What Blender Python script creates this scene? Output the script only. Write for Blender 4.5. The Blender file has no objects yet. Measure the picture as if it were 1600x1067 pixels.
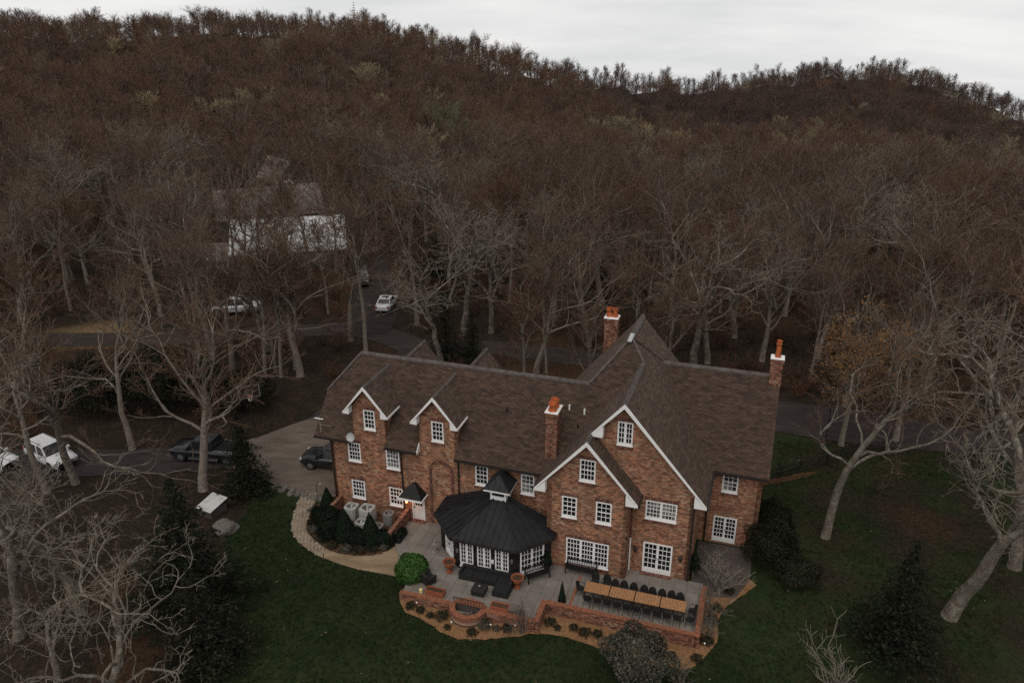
import bpy, bmesh, math, random
import numpy as np
from mathutils import Vector, Matrix
from mathutils.geometry import tessellate_polygon

random.seed(7)
R = math.radians
scene = bpy.context.scene
COL = scene.collection

# ------------------------------------------------------------------ camera
CAM_H = 32.0
TH, RO = R(22.55), R(-0.3)
cam_d = bpy.data.cameras.new('camera')
cam = bpy.data.objects.new('camera', cam_d)
COL.objects.link(cam)
cam_d.sensor_width = 36.0
cam_d.lens = 36.0 * 1240.0 / 1600.0
cam_d.clip_end = 6000.0
_f = Vector((0, math.cos(TH), -math.sin(TH)))
_u = Vector((0, math.sin(TH), math.cos(TH)))
_r = Vector((1, 0, 0))
_r2 = math.cos(RO) * _r + math.sin(RO) * _u
_u2 = -math.sin(RO) * _r + math.cos(RO) * _u
cam.matrix_world = Matrix(((_r2.x, _u2.x, -_f.x, 0), (_r2.y, _u2.y, -_f.y, 0), (_r2.z, _u2.z, -_f.z, CAM_H), (0, 0, 0, 1)))
scene.camera = cam

# ------------------------------------------------------------------ sky, sun, exposure
SUN_EL, SUN_AZ = R(58), R(200)          # azimuth measured clockwise from +Y: behind the camera, a little to the left
world = bpy.data.worlds.new('World')
scene.world = world
world.use_nodes = True
wn, wl = world.node_tree.nodes, world.node_tree.links
wn.clear()
w_out = wn.new('ShaderNodeOutputWorld')
w_bg = wn.new('ShaderNodeBackground')
w_bg2 = wn.new('ShaderNodeBackground')
w_mix = wn.new('ShaderNodeMixShader')
w_sky = wn.new('ShaderNodeTexSky')
w_sky.sky_type = 'NISHITA'
w_sky.sun_disc = False
w_sky.sun_elevation = SUN_EL
w_sky.sun_rotation = SUN_AZ
w_bg.inputs['Strength'].default_value = 0.10
w_tc = wn.new('ShaderNodeTexCoord')
w_sep = wn.new('ShaderNodeSeparateXYZ')
w_map = wn.new('ShaderNodeMapping')
w_map.inputs['Scale'].default_value = (1.6, 1.6, 11.0)
w_no = wn.new('ShaderNodeTexNoise')
w_no.inputs['Scale'].default_value = 1.5
w_no.inputs['Detail'].default_value = 6.0
w_no.inputs['Roughness'].default_value = 0.55
w_cr = wn.new('ShaderNodeValToRGB')
w_cr.color_ramp.elements[0].position = 0.38
w_cr.color_ramp.elements[0].color = (0.74, 0.752, 0.757, 1)
w_cr.color_ramp.elements[1].position = 0.60
w_cr.color_ramp.elements[1].color = (0.93, 0.925, 0.915, 1)
w_el = wn.new('ShaderNodeValToRGB')     # cloud cover thickens towards the zenith
w_el.color_ramp.elements[0].position = 0.0
w_el.color_ramp.elements[0].color = (1, 1, 1, 1)
w_el.color_ramp.elements[1].position = 0.75
w_el.color_ramp.elements[1].color = (0.58, 0.58, 0.585, 1)
w_mul = wn.new('ShaderNodeMixRGB')
w_mul.blend_type = 'MULTIPLY'
w_mul.inputs[0].default_value = 1.0
w_mix.inputs[0].default_value = 0.93
wl.new(w_sky.outputs[0], w_bg.inputs[0])
wl.new(w_tc.outputs['Generated'], w_map.inputs[0])
wl.new(w_map.outputs[0], w_no.inputs[0])
wl.new(w_no.outputs[0], w_cr.inputs[0])
wl.new(w_tc.outputs['Generated'], w_sep.inputs[0])
wl.new(w_sep.outputs[2], w_el.inputs[0])
wl.new(w_cr.outputs[0], w_mul.inputs[1])
wl.new(w_el.outputs[0], w_mul.inputs[2])
wl.new(w_mul.outputs[0], w_bg2.inputs[0])
wl.new(w_bg.outputs[0], w_mix.inputs[1])
wl.new(w_bg2.outputs[0], w_mix.inputs[2])
wl.new(w_mix.outputs[0], w_out.inputs[0])

sun_d = bpy.data.lights.new('sun', 'SUN')
sun_d.energy = 1.5
sun_d.angle = R(50)
sun_d.color = (1.0, 0.965, 0.92)
sun = bpy.data.objects.new('sun', sun_d)
COL.objects.link(sun)
_sd = Vector((math.sin(SUN_AZ) * math.cos(SUN_EL), math.cos(SUN_AZ) * math.cos(SUN_EL), math.sin(SUN_EL)))
sun.rotation_euler = _sd.to_track_quat('Z', 'Y').to_euler()
sun.location = (0, -20, 80)

vs = scene.view_settings
vs.view_transform = 'Standard'
vs.look = 'None'
vs.exposure = 0.0
vs.gamma = 1.0
vs.use_curve_mapping = False
scene.cycles.use_denoising = False
scene.cycles.max_bounces = 4
scene.cycles.diffuse_bounces = 2
scene.cycles.glossy_bounces = 2
scene.cycles.transparent_max_bounces = 4

# ------------------------------------------------------------------ coordinates
ZUP = Vector((0, 0, 1))
YA = R(18.45)
HO = Vector((6.79, 39.23, 0))           # house frame: front right corner of the small gable
CU, SU = math.cos(YA), math.sin(YA)


def hp(u, v, z=0.0):
    return Vector((HO.x + u * CU + v * SU, HO.y - u * SU + v * CU, z))


def uv_of(x, y):
    dx, dy = x - HO.x, y - HO.y
    return dx * CU - dy * SU, dx * SU + dy * CU


def sm(t):
    t = min(1.0, max(0.0, t))
    return t * t * (3 - 2 * t)


RAZ = [-60, -45, -30.8, -27.6, -24.1, -20.4, -16.6, -12.6, -10.1, -7.6, -4.2, -2.1, 0.1, 2.3, 4.5, 7.1, 8.9, 11.0, 13.1, 17.2, 21.0, 24.8, 28.5, 32.0, 40, 60]
REL = [-0.9, -0.8, -0.75, -1.15, -1.1, -1.1, -1.2, -1.3, -0.95, -1.4, -2.6, -3.1, -3.6, -4.1, -4.3, -4.65, -4.85, -4.85, -4.8, -4.25, -3.65, -3.85, -4.75, -5.6, -7.5, -7.5]
RDI = [380, 380, 400, 410, 420, 420, 420, 410, 400, 400, 400, 400, 400, 405, 410, 420, 440, 470, 480, 490, 490, 480, 460, 440, 430, 430]


def gh(x, y):
    d = math.hypot(x, y)
    u, v = uv_of(x, y)
    z = -0.12
    z += -0.36 * sm((-v - 1.0) / 2.0) * sm((u + 14.5) / 2.0)
    if y < 38:
        z -= 0.03 * (38 - y)
    if d > 100 and y > 0:
        az = math.degrees(math.atan2(x, y))
        Dr = np.interp(az, RAZ, RDI)
        zr = CAM_H + Dr * math.tan(R(float(np.interp(az, RAZ, REL)) - 0.35))
        zr += 1.3 * math.sin(az * 1.9 + .5) + 0.9 * math.sin(az * 4.3)
        t = (d - 100) / (Dr - 100)
        dip = 3 + 11 * sm((az + 8) / 25)
        if t <= 1:
            z += (zr + 0.12) * sm(t ** 1.25) - dip * math.sin(math.pi * min(1, t)) ** 1.5
        else:
            z = zr - min(460, (d - Dr) * 0.42 * sm((d - Dr) / 25))
        k = sm((d - 100) / 60)
        z += k * (1.6 * math.sin(x * 0.045 + 1.3) * math.sin(y * 0.038 + 0.4) + 0.8 * math.sin(x * 0.11) * math.cos(y * 0.09 + 1))
    return z


# ------------------------------------------------------------------ helpers
def tag(o, label=None, cat=None, group=None, kind=None):
    if label: o['label'] = label
    if cat: o['category'] = cat
    if group: o['group'] = group
    if kind: o['kind'] = kind
    return o


def thing(name, label, cat, loc=(0, 0, 0), rotz=0.0, group=None):
    o = bpy.data.objects.new(name, None)
    COL.objects.link(o)
    o.location = loc
    o.rotation_euler = (0, 0, rotz)
    o.empty_display_size = 0.3
    return tag(o, label, cat, group)


def dup(root, loc, rotz, label=None, group=None, scale=None, rot=None):
    r = root.copy()
    COL.objects.link(r)
    r.location = loc
    r.rotation_euler = rot if rot else (0, 0, rotz)
    if scale: r.scale = scale
    if label: r['label'] = label
    if group: r['group'] = group
    for ch in list(root.children):
        c = ch.copy()
        COL.objects.link(c)
        c.parent = r
        for g in ch.children:
            e = g.copy()
            COL.objects.link(e)
            e.parent = c
    return r


def link(name, me, parent=None):
    o = bpy.data.objects.new(name, me)
    COL.objects.link(o)
    if parent: o.parent = parent
    return o


class MB:
    def __init__(self):
        self.v, self.f = [], []

    def add(self, vs_, fs_):
        b = len(self.v)
        self.v.extend([tuple(p) for p in vs_])
        self.f.extend([tuple(i + b for i in f) for f in fs_])
        return self

    def box(self, x0, x1, y0, y1, z0, z1):
        return self.add([(x0, y0, z0), (x1, y0, z0), (x1, y1, z0), (x0, y1, z0), (x0, y0, z1), (x1, y0, z1), (x1, y1, z1), (x0, y1, z1)],
                        [(0, 3, 2, 1), (4, 5, 6, 7), (0, 1, 5, 4), (1, 2, 6, 5), (2, 3, 7, 6), (3, 0, 4, 7)])

    def bbox(self, x0, x1, y0, y1, z0, z1, b=0.02):
        """box with a chamfered top edge"""
        return self.add([(x0, y0, z0), (x1, y0, z0), (x1, y1, z0), (x0, y1, z0),
                         (x0, y0, z1 - b), (x1, y0, z1 - b), (x1, y1, z1 - b), (x0, y1, z1 - b),
                         (x0 + b, y0 + b, z1), (x1 - b, y0 + b, z1), (x1 - b, y1 - b, z1), (x0 + b, y1 - b, z1)],
                        [(0, 3, 2, 1), (0, 1, 5, 4), (1, 2, 6, 5), (2, 3, 7, 6), (3, 0, 4, 7),
                         (4, 5, 9, 8), (5, 6, 10, 9), (6, 7, 11, 10), (7, 4, 8, 11), (8, 9, 10, 11)])

    def hexa(self, lo, hi):
        """lo, hi: four corners each, counter clockwise seen from above"""
        return self.add(list(lo) + list(hi), [(0, 3, 2, 1), (4, 5, 6, 7), (0, 1, 5, 4), (1, 2, 6, 5), (2, 3, 7, 6), (3, 0, 4, 7)])

    def bar(self, p, q, w, h=None, up=(0, 0, 1)):
        p, q = Vector(p), Vector(q)
        h = h or w
        d = (q - p).normalized()
        s = d.cross(Vector(up))
        if s.length < 1e-4: s = d.cross(Vector((1, 0, 0)))
        s.normalize()
        t = s.cross(d).normalized()
        s, t = s * w / 2, t * h / 2
        return self.hexa([p - s - t, p + s - t, q + s - t, q - s - t], [p - s + t, p + s + t, q + s + t, q - s + t])

    def tube(self, pts, rad, n=8, cap=True):
        pts = [Vector(p) for p in pts]
        if not isinstance(rad, (list, tuple)): rad = [rad] * len(pts)
        b = len(self.v)
        a = None
        for i, p in enumerate(pts):
            d = (pts[min(i + 1, len(pts) - 1)] - pts[max(i - 1, 0)]).normalized()
            if a is None:
                a = d.cross(Vector((0, 0, 1)))
                if a.length < 1e-3: a = Vector((1, 0, 0))
            a = (a - d * a.dot(d)).normalized()
            c = d.cross(a)
            for k in range(n):
                an = 2 * math.pi * k / n
                self.v.append(tuple(p + (a * math.cos(an) + c * math.sin(an)) * rad[i]))
        for i in range(len(pts) - 1):
            for k in range(n):
                k2 = (k + 1) % n
                self.f.append((b + i * n + k, b + i * n + k2, b + (i + 1) * n + k2, b + (i + 1) * n + k))
        if cap:
            self.f.append(tuple(b + k for k in reversed(range(n))))
            self.f.append(tuple(b + (len(pts) - 1) * n + k for k in range(n)))
        return self

    def lathe(self, prof, n=16, c=(0, 0, 0)):
        b = len(self.v)
        for r, z in prof:
            for k in range(n):
                a = 2 * math.pi * k / n
                self.v.append((c[0] + r * math.cos(a), c[1] + r * math.sin(a), c[2] + z))
        for i in range(len(prof) - 1):
            for k in range(n):
                k2 = (k + 1) % n
                self.f.append((b + i * n + k, b + i * n + k2, b + (i + 1) * n + k2, b + (i + 1) * n + k))
        self.f.append(tuple(b + k for k in reversed(range(n))))
        self.f.append(tuple(b + (len(prof) - 1) * n + k for k in range(n)))
        return self

    def slab(self, pts, th=0.12, down=(0, 0, -1)):
        """flat polygon (any outline) given a thickness"""
        P = [Vector(p) for p in pts]
        D = Vector(down) * th
        tri = tessellate_polygon([P])
        nrm = Vector((0, 0, 0))
        for i in range(len(P)):
            a, b2 = P[i], P[(i + 1) % len(P)]
            nrm += a.cross(b2)
        n = len(P)
        b = len(self.v)
        self.v.extend([tuple(p) for p in P] + [tuple(p + D) for p in P])
        flip = nrm.dot(D) > 0
        for t in tri:
            a, c, e = t
            m = (P[c] - P[a]).cross(P[e] - P[a])
            up_ = m.dot(D) < 0
            t1 = (a, c, e) if up_ else (e, c, a)
            self.f.append(tuple(b + i for i in t1))
            self.f.append(tuple(b + n + i for i in reversed(t1)))
        for i in range(n):
            j = (i + 1) % n
            q = (b + i, b + n + i, b + n + j, b + j)
            self.f.append(q if not flip else tuple(reversed(q)))
        return self

    def mesh(self, name, mat, smooth=False, uv=True):
        me = bpy.data.meshes.new(name)
        me.from_pydata(self.v, [], self.f)
        if mat: me.materials.append(mat)
        if uv: box_uv(me)
        if smooth: me.polygons.foreach_set('use_smooth', [True] * len(me.polygons))
        me.update()
        return me

    def build(self, name, mat, parent=None, smooth=False, uv=True):
        return link(name, self.mesh(name, mat, smooth, uv), parent)


def box_uv(me):
    """metres along the surface: u level, v up the slope"""
    nl = len(me.loops)
    if nl == 0: return
    lay = me.uv_layers.new(name='UVMap')
    co = np.empty(len(me.vertices) * 3); me.vertices.foreach_get('co', co); co = co.reshape(-1, 3)
    vi = np.empty(nl, dtype=np.int32); me.loops.foreach_get('vertex_index', vi)
    nf = len(me.polygons)
    lt = np.empty(nf, dtype=np.int32); me.polygons.foreach_get('loop_total', lt)
    nr = np.empty(nf * 3); me.polygons.foreach_get('normal', nr); nr = nr.reshape(-1, 3)
    n = np.repeat(nr, lt, axis=0)
    t = np.stack([-n[:, 1], n[:, 0], np.zeros(nl)], 1)
    ln = np.linalg.norm(t, axis=1)
    t[ln < 0.02] = (1, 0, 0)
    ln[ln < 0.02] = 1
    t /= ln[:, None]
    b = np.cross(n, t)
    p = co[vi]
    uvs = np.stack([(p * t).sum(1), (p * b).sum(1)], 1)
    lay.data.foreach_set('uv', uvs.ravel())


# ------------------------------------------------------------------ materials
def mat(name, col, rough=0.8, spec=0.3, metal=0.0, emit=None, estr=0.0, noise=None, bump=0.0, bscale=20.0, coat=0.0):
    """noise = (scale, amount, second colour)"""
    m = bpy.data.materials.new(name)
    m.use_nodes = True
    nt = m.node_tree
    b = nt.nodes['Principled BSDF']
    b.inputs['Base Color'].default_value = (*col, 1)
    b.inputs['Roughness'].default_value = rough
    b.inputs['Specular IOR Level'].default_value = spec
    b.inputs['Metallic'].default_value = metal
    if coat: b.inputs['Coat Weight'].default_value = coat
    if emit:
        b.inputs['Emission Color'].default_value = (*emit, 1)
        b.inputs['Emission Strength'].default_value = estr
    tc = nt.nodes.new('ShaderNodeTexCoord')
    if noise:
        sc, amt, c2 = noise
        no = nt.nodes.new('ShaderNodeTexNoise')
        no.inputs['Scale'].default_value = sc
        no.inputs['Detail'].default_value = 7
        no.inputs['Roughness'].default_value = 0.65
        cr = nt.nodes.new('ShaderNodeValToRGB')
        cr.color_ramp.elements[0].position = 0.5 - 0.25 / max(amt, .01) * 0.5
        cr.color_ramp.elements[1].position = 0.5 + 0.25 / max(amt, .01) * 0.5
        cr.color_ramp.elements[0].color = (*col, 1)
        cr.color_ramp.elements[1].color = (*c2, 1)
        nt.links.new(tc.outputs['Object'], no.inputs['Vector'])
        nt.links.new(no.outputs[0], cr.inputs[0])
        nt.links.new(cr.outputs[0], b.inputs['Base Color'])
    if bump:
        n2 = nt.nodes.new('ShaderNodeTexNoise')
        n2.inputs['Scale'].default_value = bscale
        n2.inputs['Detail'].default_value = 5
        bp = nt.nodes.new('ShaderNodeBump')
        bp.inputs['Strength'].default_value = bump
        bp.inputs['Distance'].default_value = 0.05
        nt.links.new(tc.outputs['Object'], n2.inputs['Vector'])
        nt.links.new(n2.outputs[0], bp.inputs['Height'])
        nt.links.new(bp.outputs[0], b.inputs['Normal'])
    return m


def ramp(nt, src, stops):
    cr = nt.nodes.new('ShaderNodeValToRGB')
    e = cr.color_ramp.elements
    while len(e) < len(stops): e.new(0.5)
    for i, (p, c) in enumerate(stops):
        e[i].position = p
        e[i].color = (*c, 1) if len(c) == 3 else c
    nt.links.new(src, cr.inputs[0])
    return cr.outputs[0]


def mixc(nt, fac, a, b, mode='MIX'):
    m = nt.nodes.new('ShaderNodeMixRGB')
    m.blend_type = mode
    for sock, v in ((m.inputs[0], fac), (m.inputs[1], a), (m.inputs[2], b)):
        if isinstance(v, (int, float)): sock.default_value = v
        elif isinstance(v, tuple): sock.default_value = (*v, 1)
        else: nt.links.new(v, sock)
    return m.outputs[0]


def noise_n(nt, vec, scale, detail=5, rough=0.6):
    n = nt.nodes.new('ShaderNodeTexNoise')
    n.inputs['Scale'].default_value = scale
    n.inputs['Detail'].default_value = detail
    n.inputs['Roughness'].default_value = rough
    if vec: nt.links.new(vec, n.inputs['Vector'])
    return n.outputs[0]


def coursed(name, c1, c2, mortar, bw, bh, ms, patch=None, stain=None, rough=0.85, bump=0.6, bias=0.0, offset=0.5, streak=0.25, var=(0.45, 1.65)):
    """bricks or shingles laid in courses over the metre-scaled UVs"""
    m = bpy.data.materials.new(name)
    m.use_nodes = True
    nt = m.node_tree
    b = nt.nodes['Principled BSDF']
    b.inputs['Roughness'].default_value = rough
    b.inputs['Specular IOR Level'].default_value = 0.2
    tc = nt.nodes.new('ShaderNodeTexCoord')
    wob = noise_n(nt, tc.outputs['UV'], 3.0, 3)
    ma = nt.nodes.new('ShaderNodeVectorMath'); ma.operation = 'SCALE'
    cmb = nt.nodes.new('ShaderNodeCombineXYZ')
    nt.links.new(wob, cmb.inputs[0]); nt.links.new(wob, cmb.inputs[1])
    nt.links.new(cmb.outputs[0], ma.inputs[0]); ma.inputs['Scale'].default_value = 0.03
    ad = nt.nodes.new('ShaderNodeVectorMath'); ad.operation = 'ADD'
    nt.links.new(tc.outputs['UV'], ad.inputs[0]); nt.links.new(ma.outputs[0], ad.inputs[1])
    br = nt.nodes.new('ShaderNodeTexBrick')
    br.offset = offset
    br.inputs['Scale'].default_value = 1.0
    br.inputs['Brick Width'].default_value = bw
    br.inputs['Row Height'].default_value = bh
    br.inputs['Mortar Size'].default_value = ms
    br.inputs['Mortar Smooth'].default_value = 0.3
    br.inputs['Bias'].default_value = bias
    br.inputs['Color1'].default_value = (*c1, 1)
    br.inputs['Color2'].default_value = (*c2, 1)
    br.inputs['Mortar'].default_value = (*mortar, 1)
    nt.links.new(ad.outputs[0], br.inputs['Vector'])
    col = br.outputs[0]
    # per-piece variety from a cell noise of about one piece
    mp = nt.nodes.new('ShaderNodeMapping')
    mp.inputs['Scale'].default_value = (1 / bw * 0.93, 1 / bh * 0.97, 1)
    nt.links.new(tc.outputs['UV'], mp.inputs[0])
    wn_ = nt.nodes.new('ShaderNodeTexVoronoi')
    wn_.inputs['Scale'].default_value = 1.0
    nt.links.new(mp.outputs[0], wn_.inputs['Vector'])
    sp = nt.nodes.new('ShaderNodeSeparateColor')
    nt.links.new(wn_.outputs['Color'], sp.inputs[0])
    var = ramp(nt, sp.outputs[0], [(0.0, (var[0],) * 3), (0.5, (0.97,) * 3), (1.0, (var[1], var[1] * .97, var[1] * .93))])
    col = mixc(nt, 1.0, col, var, 'MULTIPLY')
    if patch:
        f = ramp(nt, sp.outputs[1], [(0.76, (0, 0, 0)), (0.86, (0.9, 0.9, 0.9))])
        big = noise_n(nt, tc.outputs['UV'], 0.55, 4)
        f2 = ramp(nt, big, [(0.38, (0.15, 0.15, 0.15)), (0.62, (1, 1, 1))])
        f = mixc(nt, 1.0, f, f2, 'MULTIPLY')
        col = mixc(nt, f, col, patch)
    if stain:
        smp = nt.nodes.new('ShaderNodeMapping'); smp.inputs['Scale'].default_value = (1.6, 0.55, 1)
        nt.links.new(tc.outputs['UV'], smp.inputs[0])
        s = noise_n(nt, smp.outputs[0], 0.6, 7, 0.7)
        f = ramp(nt, s, [(0.42, (0, 0, 0)), (0.68, (0.7, 0.7, 0.7))])
        col = mixc(nt, f, col, stain)
    g = noise_n(nt, tc.outputs['UV'], 2.2, 6, 0.7)
    gg = ramp(nt, g, [(0.3, (1 - streak,) * 3), (0.7, (1 + streak,) * 3)])
    col = mixc(nt, 1.0, col, gg, 'MULTIPLY')
    nt.links.new(col, b.inputs['Base Color'])
    bp = nt.nodes.new('ShaderNodeBump')
    bp.inputs['Strength'].default_value = bump
    bp.inputs['Distance'].default_value = 0.02
    inv = nt.nodes.new('ShaderNodeMath'); inv.operation = 'SUBTRACT'
    nt.links.new(sp.outputs[2], inv.inputs[0]); nt.links.new(br.outputs['Fac'], inv.inputs[1])
    nt.links.new(inv.outputs[0], bp.inputs['Height'])
    nt.links.new(bp.outputs[0], b.inputs['Normal'])
    return m


M = {}
M['brick'] = coursed('brick', (0.39, 0.128, 0.055), (0.18, 0.064, 0.036), (0.32, 0.25, 0.18), 0.21, 0.085, 0.012, patch=(0.46, 0.33, 0.22), stain=(0.15, 0.085, 0.055), var=(0.45, 1.5), streak=0.16)
M['brick_red'] = coursed('brick_red', (0.23, 0.072, 0.038), (0.13, 0.045, 0.028), (0.19, 0.145, 0.11), 0.21, 0.09, 0.012, patch=(0.34, 0.22, 0.15))
M['brick_trim'] = coursed('brick_trim', (0.17, 0.06, 0.04), (0.11, 0.042, 0.03), (0.15, 0.11, 0.09), 0.08, 0.22, 0.010, offset=0.0)
M['coping'] = mat('coping', (0.31, 0.115, 0.06), 0.85, 0.2, noise=(7.0, 1.2, (0.16, 0.062, 0.036)), bump=0.3)
M['brick_dark'] = coursed('brick_dark', (0.020, 0.018, 0.017), (0.013, 0.012, 0.012), (0.010, 0.010, 0.010), 0.22, 0.08, 0.010, rough=0.6)
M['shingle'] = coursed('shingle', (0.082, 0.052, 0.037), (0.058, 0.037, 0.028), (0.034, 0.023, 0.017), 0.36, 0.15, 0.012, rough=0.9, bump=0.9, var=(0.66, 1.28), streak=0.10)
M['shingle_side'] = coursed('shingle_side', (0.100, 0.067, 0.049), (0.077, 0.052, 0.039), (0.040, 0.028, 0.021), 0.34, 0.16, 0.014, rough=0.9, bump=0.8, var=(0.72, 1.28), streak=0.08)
M['ridge'] = mat('ridge', (0.062, 0.05, 0.044), 0.9, 0.2, noise=(3.0, 0.8, (0.12, 0.10, 0.09)), bump=0.4, bscale=8)
M['white'] = mat('white_paint', (0.80, 0.79, 0.77), 0.45, 0.4, noise=(2.0, 0.5, (0.72, 0.70, 0.67)))
M['glass'] = mat('glass', (0.010, 0.011, 0.012), 0.06, 0.45)
M['glass_curtain'] = mat('glass_curtain', (0.03, 0.03, 0.03), 0.10, 0.45, noise=(1.2, 2.5, (0.20, 0.19, 0.175)))
M['dark_metal'] = mat('dark_metal', (0.022, 0.017, 0.015), 0.45, 0.4)
M['black'] = mat('black_paint', (0.008, 0.008, 0.008), 0.55, 0.2, noise=(5.0, 0.8, (0.014, 0.013, 0.012)))
M['seam_roof'] = mat('seam_roof', (0.0085, 0.0090, 0.0105), 0.5, 0.25, noise=(1.3, 0.9, (0.016, 0.0165, 0.018)), bump=0.08, bscale=3)
M['pot'] = mat('terracotta_pot', (0.52, 0.135, 0.04), 0.85, 0.15, noise=(4.0, 1.5, (0.24, 0.065, 0.028)), bump=0.2)
M['terracotta'] = mat('terracotta', (0.30, 0.085, 0.04), 0.8, 0.2, noise=(6.0, 0.8, (0.20, 0.06, 0.03)))
M['soil'] = mat('soil', (0.05, 0.03, 0.02), 0.95, 0.1, noise=(14.0, 0.9, (0.10, 0.055, 0.03)), bump=0.6)
M['concrete'] = mat('concrete', (0.235, 0.21, 0.18), 0.85, 0.2, noise=(1.1, 0.6, (0.165, 0.145, 0.125)), bump=0.12)
M['concrete2'] = mat('concrete_dark', (0.195, 0.172, 0.15), 0.85, 0.2, noise=(1.6, 0.6, (0.14, 0.122, 0.105)), bump=0.12)
M['concrete3'] = mat('concrete_mid', (0.215, 0.188, 0.16), 0.85, 0.2, noise=(0.9, 0.7, (0.15, 0.128, 0.11)), bump=0.12)  # paving tone between the other two, picked at random per slab
M['joint'] = mat('joint', (0.085, 0.075, 0.065), 0.9, 0.2)
M['wood_top'] = mat('wood_top', (0.40, 0.20, 0.09), 0.65, 0.25, noise=(9.0, 1.3, (0.25, 0.12, 0.055)), bump=0.1)
M['cushion'] = mat('cushion', (0.012, 0.012, 0.0125), 0.9, 0.2, noise=(8.0, 0.6, (0.02, 0.02, 0.02)), bump=0.2)
M['wicker'] = mat('wicker', (0.016, 0.015, 0.014), 0.6, 0.35, bump=0.5, bscale=60)
M['ac'] = mat('ac_casing', (0.40, 0.40, 0.37), 0.55, 0.35, noise=(3.0, 0.6, (0.32, 0.31, 0.28)))
M['ac2'] = mat('ac_casing_grey', (0.20, 0.19, 0.175), 0.6, 0.3, noise=(3.0, 0.6, (0.15, 0.14, 0.13)))
M['stone'] = mat('stone', (0.16, 0.14, 0.12), 0.9, 0.2, noise=(5.0, 0.8, (0.09, 0.078, 0.066)), bump=0.5)
M['stone_pale'] = mat('stone_pale', (0.30, 0.27, 0.23), 0.9, 0.2, noise=(6.0, 0.8, (0.18, 0.16, 0.135)), bump=0.5)
M['weathered'] = mat('weathered_wood', (0.10, 0.08, 0.065), 0.9, 0.15, noise=(5.0, 0.8, (0.06, 0.047, 0.038)))
M['white_car'] = mat('white_car_paint', (0.58, 0.58, 0.57), 0.25, 0.5, coat=0.5)
M['black_car'] = mat('black_car_paint', (0.010, 0.010, 0.012), 0.22, 0.5, coat=0.5)
M['dark_car'] = mat('dark_car_paint', (0.03, 0.033, 0.036), 0.25, 0.5, coat=0.5)
M['tyre'] = mat('tyre', (0.012, 0.012, 0.012), 0.85, 0.2)
M['rim'] = mat('rim', (0.30, 0.30, 0.31), 0.35, 0.5, metal=0.8)
M['red_lens'] = mat('red_lens', (0.25, 0.012, 0.01), 0.25, 0.5)
M['clear_lens'] = mat('clear_lens', (0.55, 0.56, 0.58), 0.15, 0.5)
M['chrome'] = mat('chrome', (0.55, 0.55, 0.56), 0.25, 0.5, metal=0.9)
M['barn_roof'] = mat('barn_roof', (0.66, 0.66, 0.66), 0.5, 0.4, noise=(0.6, 0.8, (0.48, 0.47, 0.45)))
M['brown_roof'] = mat('brown_roof', (0.20, 0.165, 0.145), 0.9, 0.2, noise=(0.7, 0.7, (0.13, 0.105, 0.09)))
M['dark_siding'] = mat('dark_siding', (0.07, 0.055, 0.045), 0.9, 0.2)
M['lamp'] = mat('lamp_glow', (0.8, 0.4, 0.2), 0.5, 0.3, emit=(1.0, 0.32, 0.12), estr=6.0)
M['yellow'] = mat('pale_yellow', (0.65, 0.50, 0.20), 0.7, 0.3)
M['dish'] = mat('dish_grey', (0.36, 0.37, 0.36), 0.5, 0.4)
M['mulch'] = mat('mulch', (0.17, 0.085, 0.040), 0.95, 0.1, noise=(6.0, 1.0, (0.27, 0.15, 0.073)), bump=0.9, bscale=25)
# ------------------------------------------------------------------ ground
def clip_square(poly, x0, x1, y0, y1):
    """part of a polygon inside a rectangle"""
    def cut(P, ax, lim, keep):
        out = []
        for i in range(len(P)):
            a, b = P[i], P[(i + 1) % len(P)]
            ia, ib = keep(a[ax]), keep(b[ax])
            if ia: out.append(a)
            if ia != ib:
                t = (lim - a[ax]) / (b[ax] - a[ax])
                out.append((a[0] + (b[0] - a[0]) * t, a[1] + (b[1] - a[1]) * t))
        return out
    P = list(poly)
    for ax, lim, k in ((0, x0, lambda c: c >= x0), (0, x1, lambda c: c <= x1), (1, y0, lambda c: c >= y0), (1, y1, lambda c: c <= y1)):
        P = cut(P, ax, lim, k)
        if len(P) < 3: return []
    Q = []
    for p in P:
        if not Q or math.hypot(p[0] - Q[-1][0], p[1] - Q[-1][1]) > 1e-3: Q.append(p)
    if len(Q) > 2 and math.hypot(Q[0][0] - Q[-1][0], Q[0][1] - Q[-1][1]) < 1e-3: Q.pop()
    if len(Q) < 3: return []
    ar = sum(Q[i][0] * Q[(i + 1) % len(Q)][1] - Q[(i + 1) % len(Q)][0] * Q[i][1] for i in range(len(Q)))
    return Q if abs(ar) > 2e-3 else []


def inside(poly, x, y):
    c = False
    n = len(poly)
    for i in range(n):
        x0, y0 = poly[i]; x1, y1 = poly[(i + 1) % n]
        if (y0 > y) != (y1 > y) and x < (x1 - x0) * (y - y0) / (y1 - y0) + x0: c = not c
    return c


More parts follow.
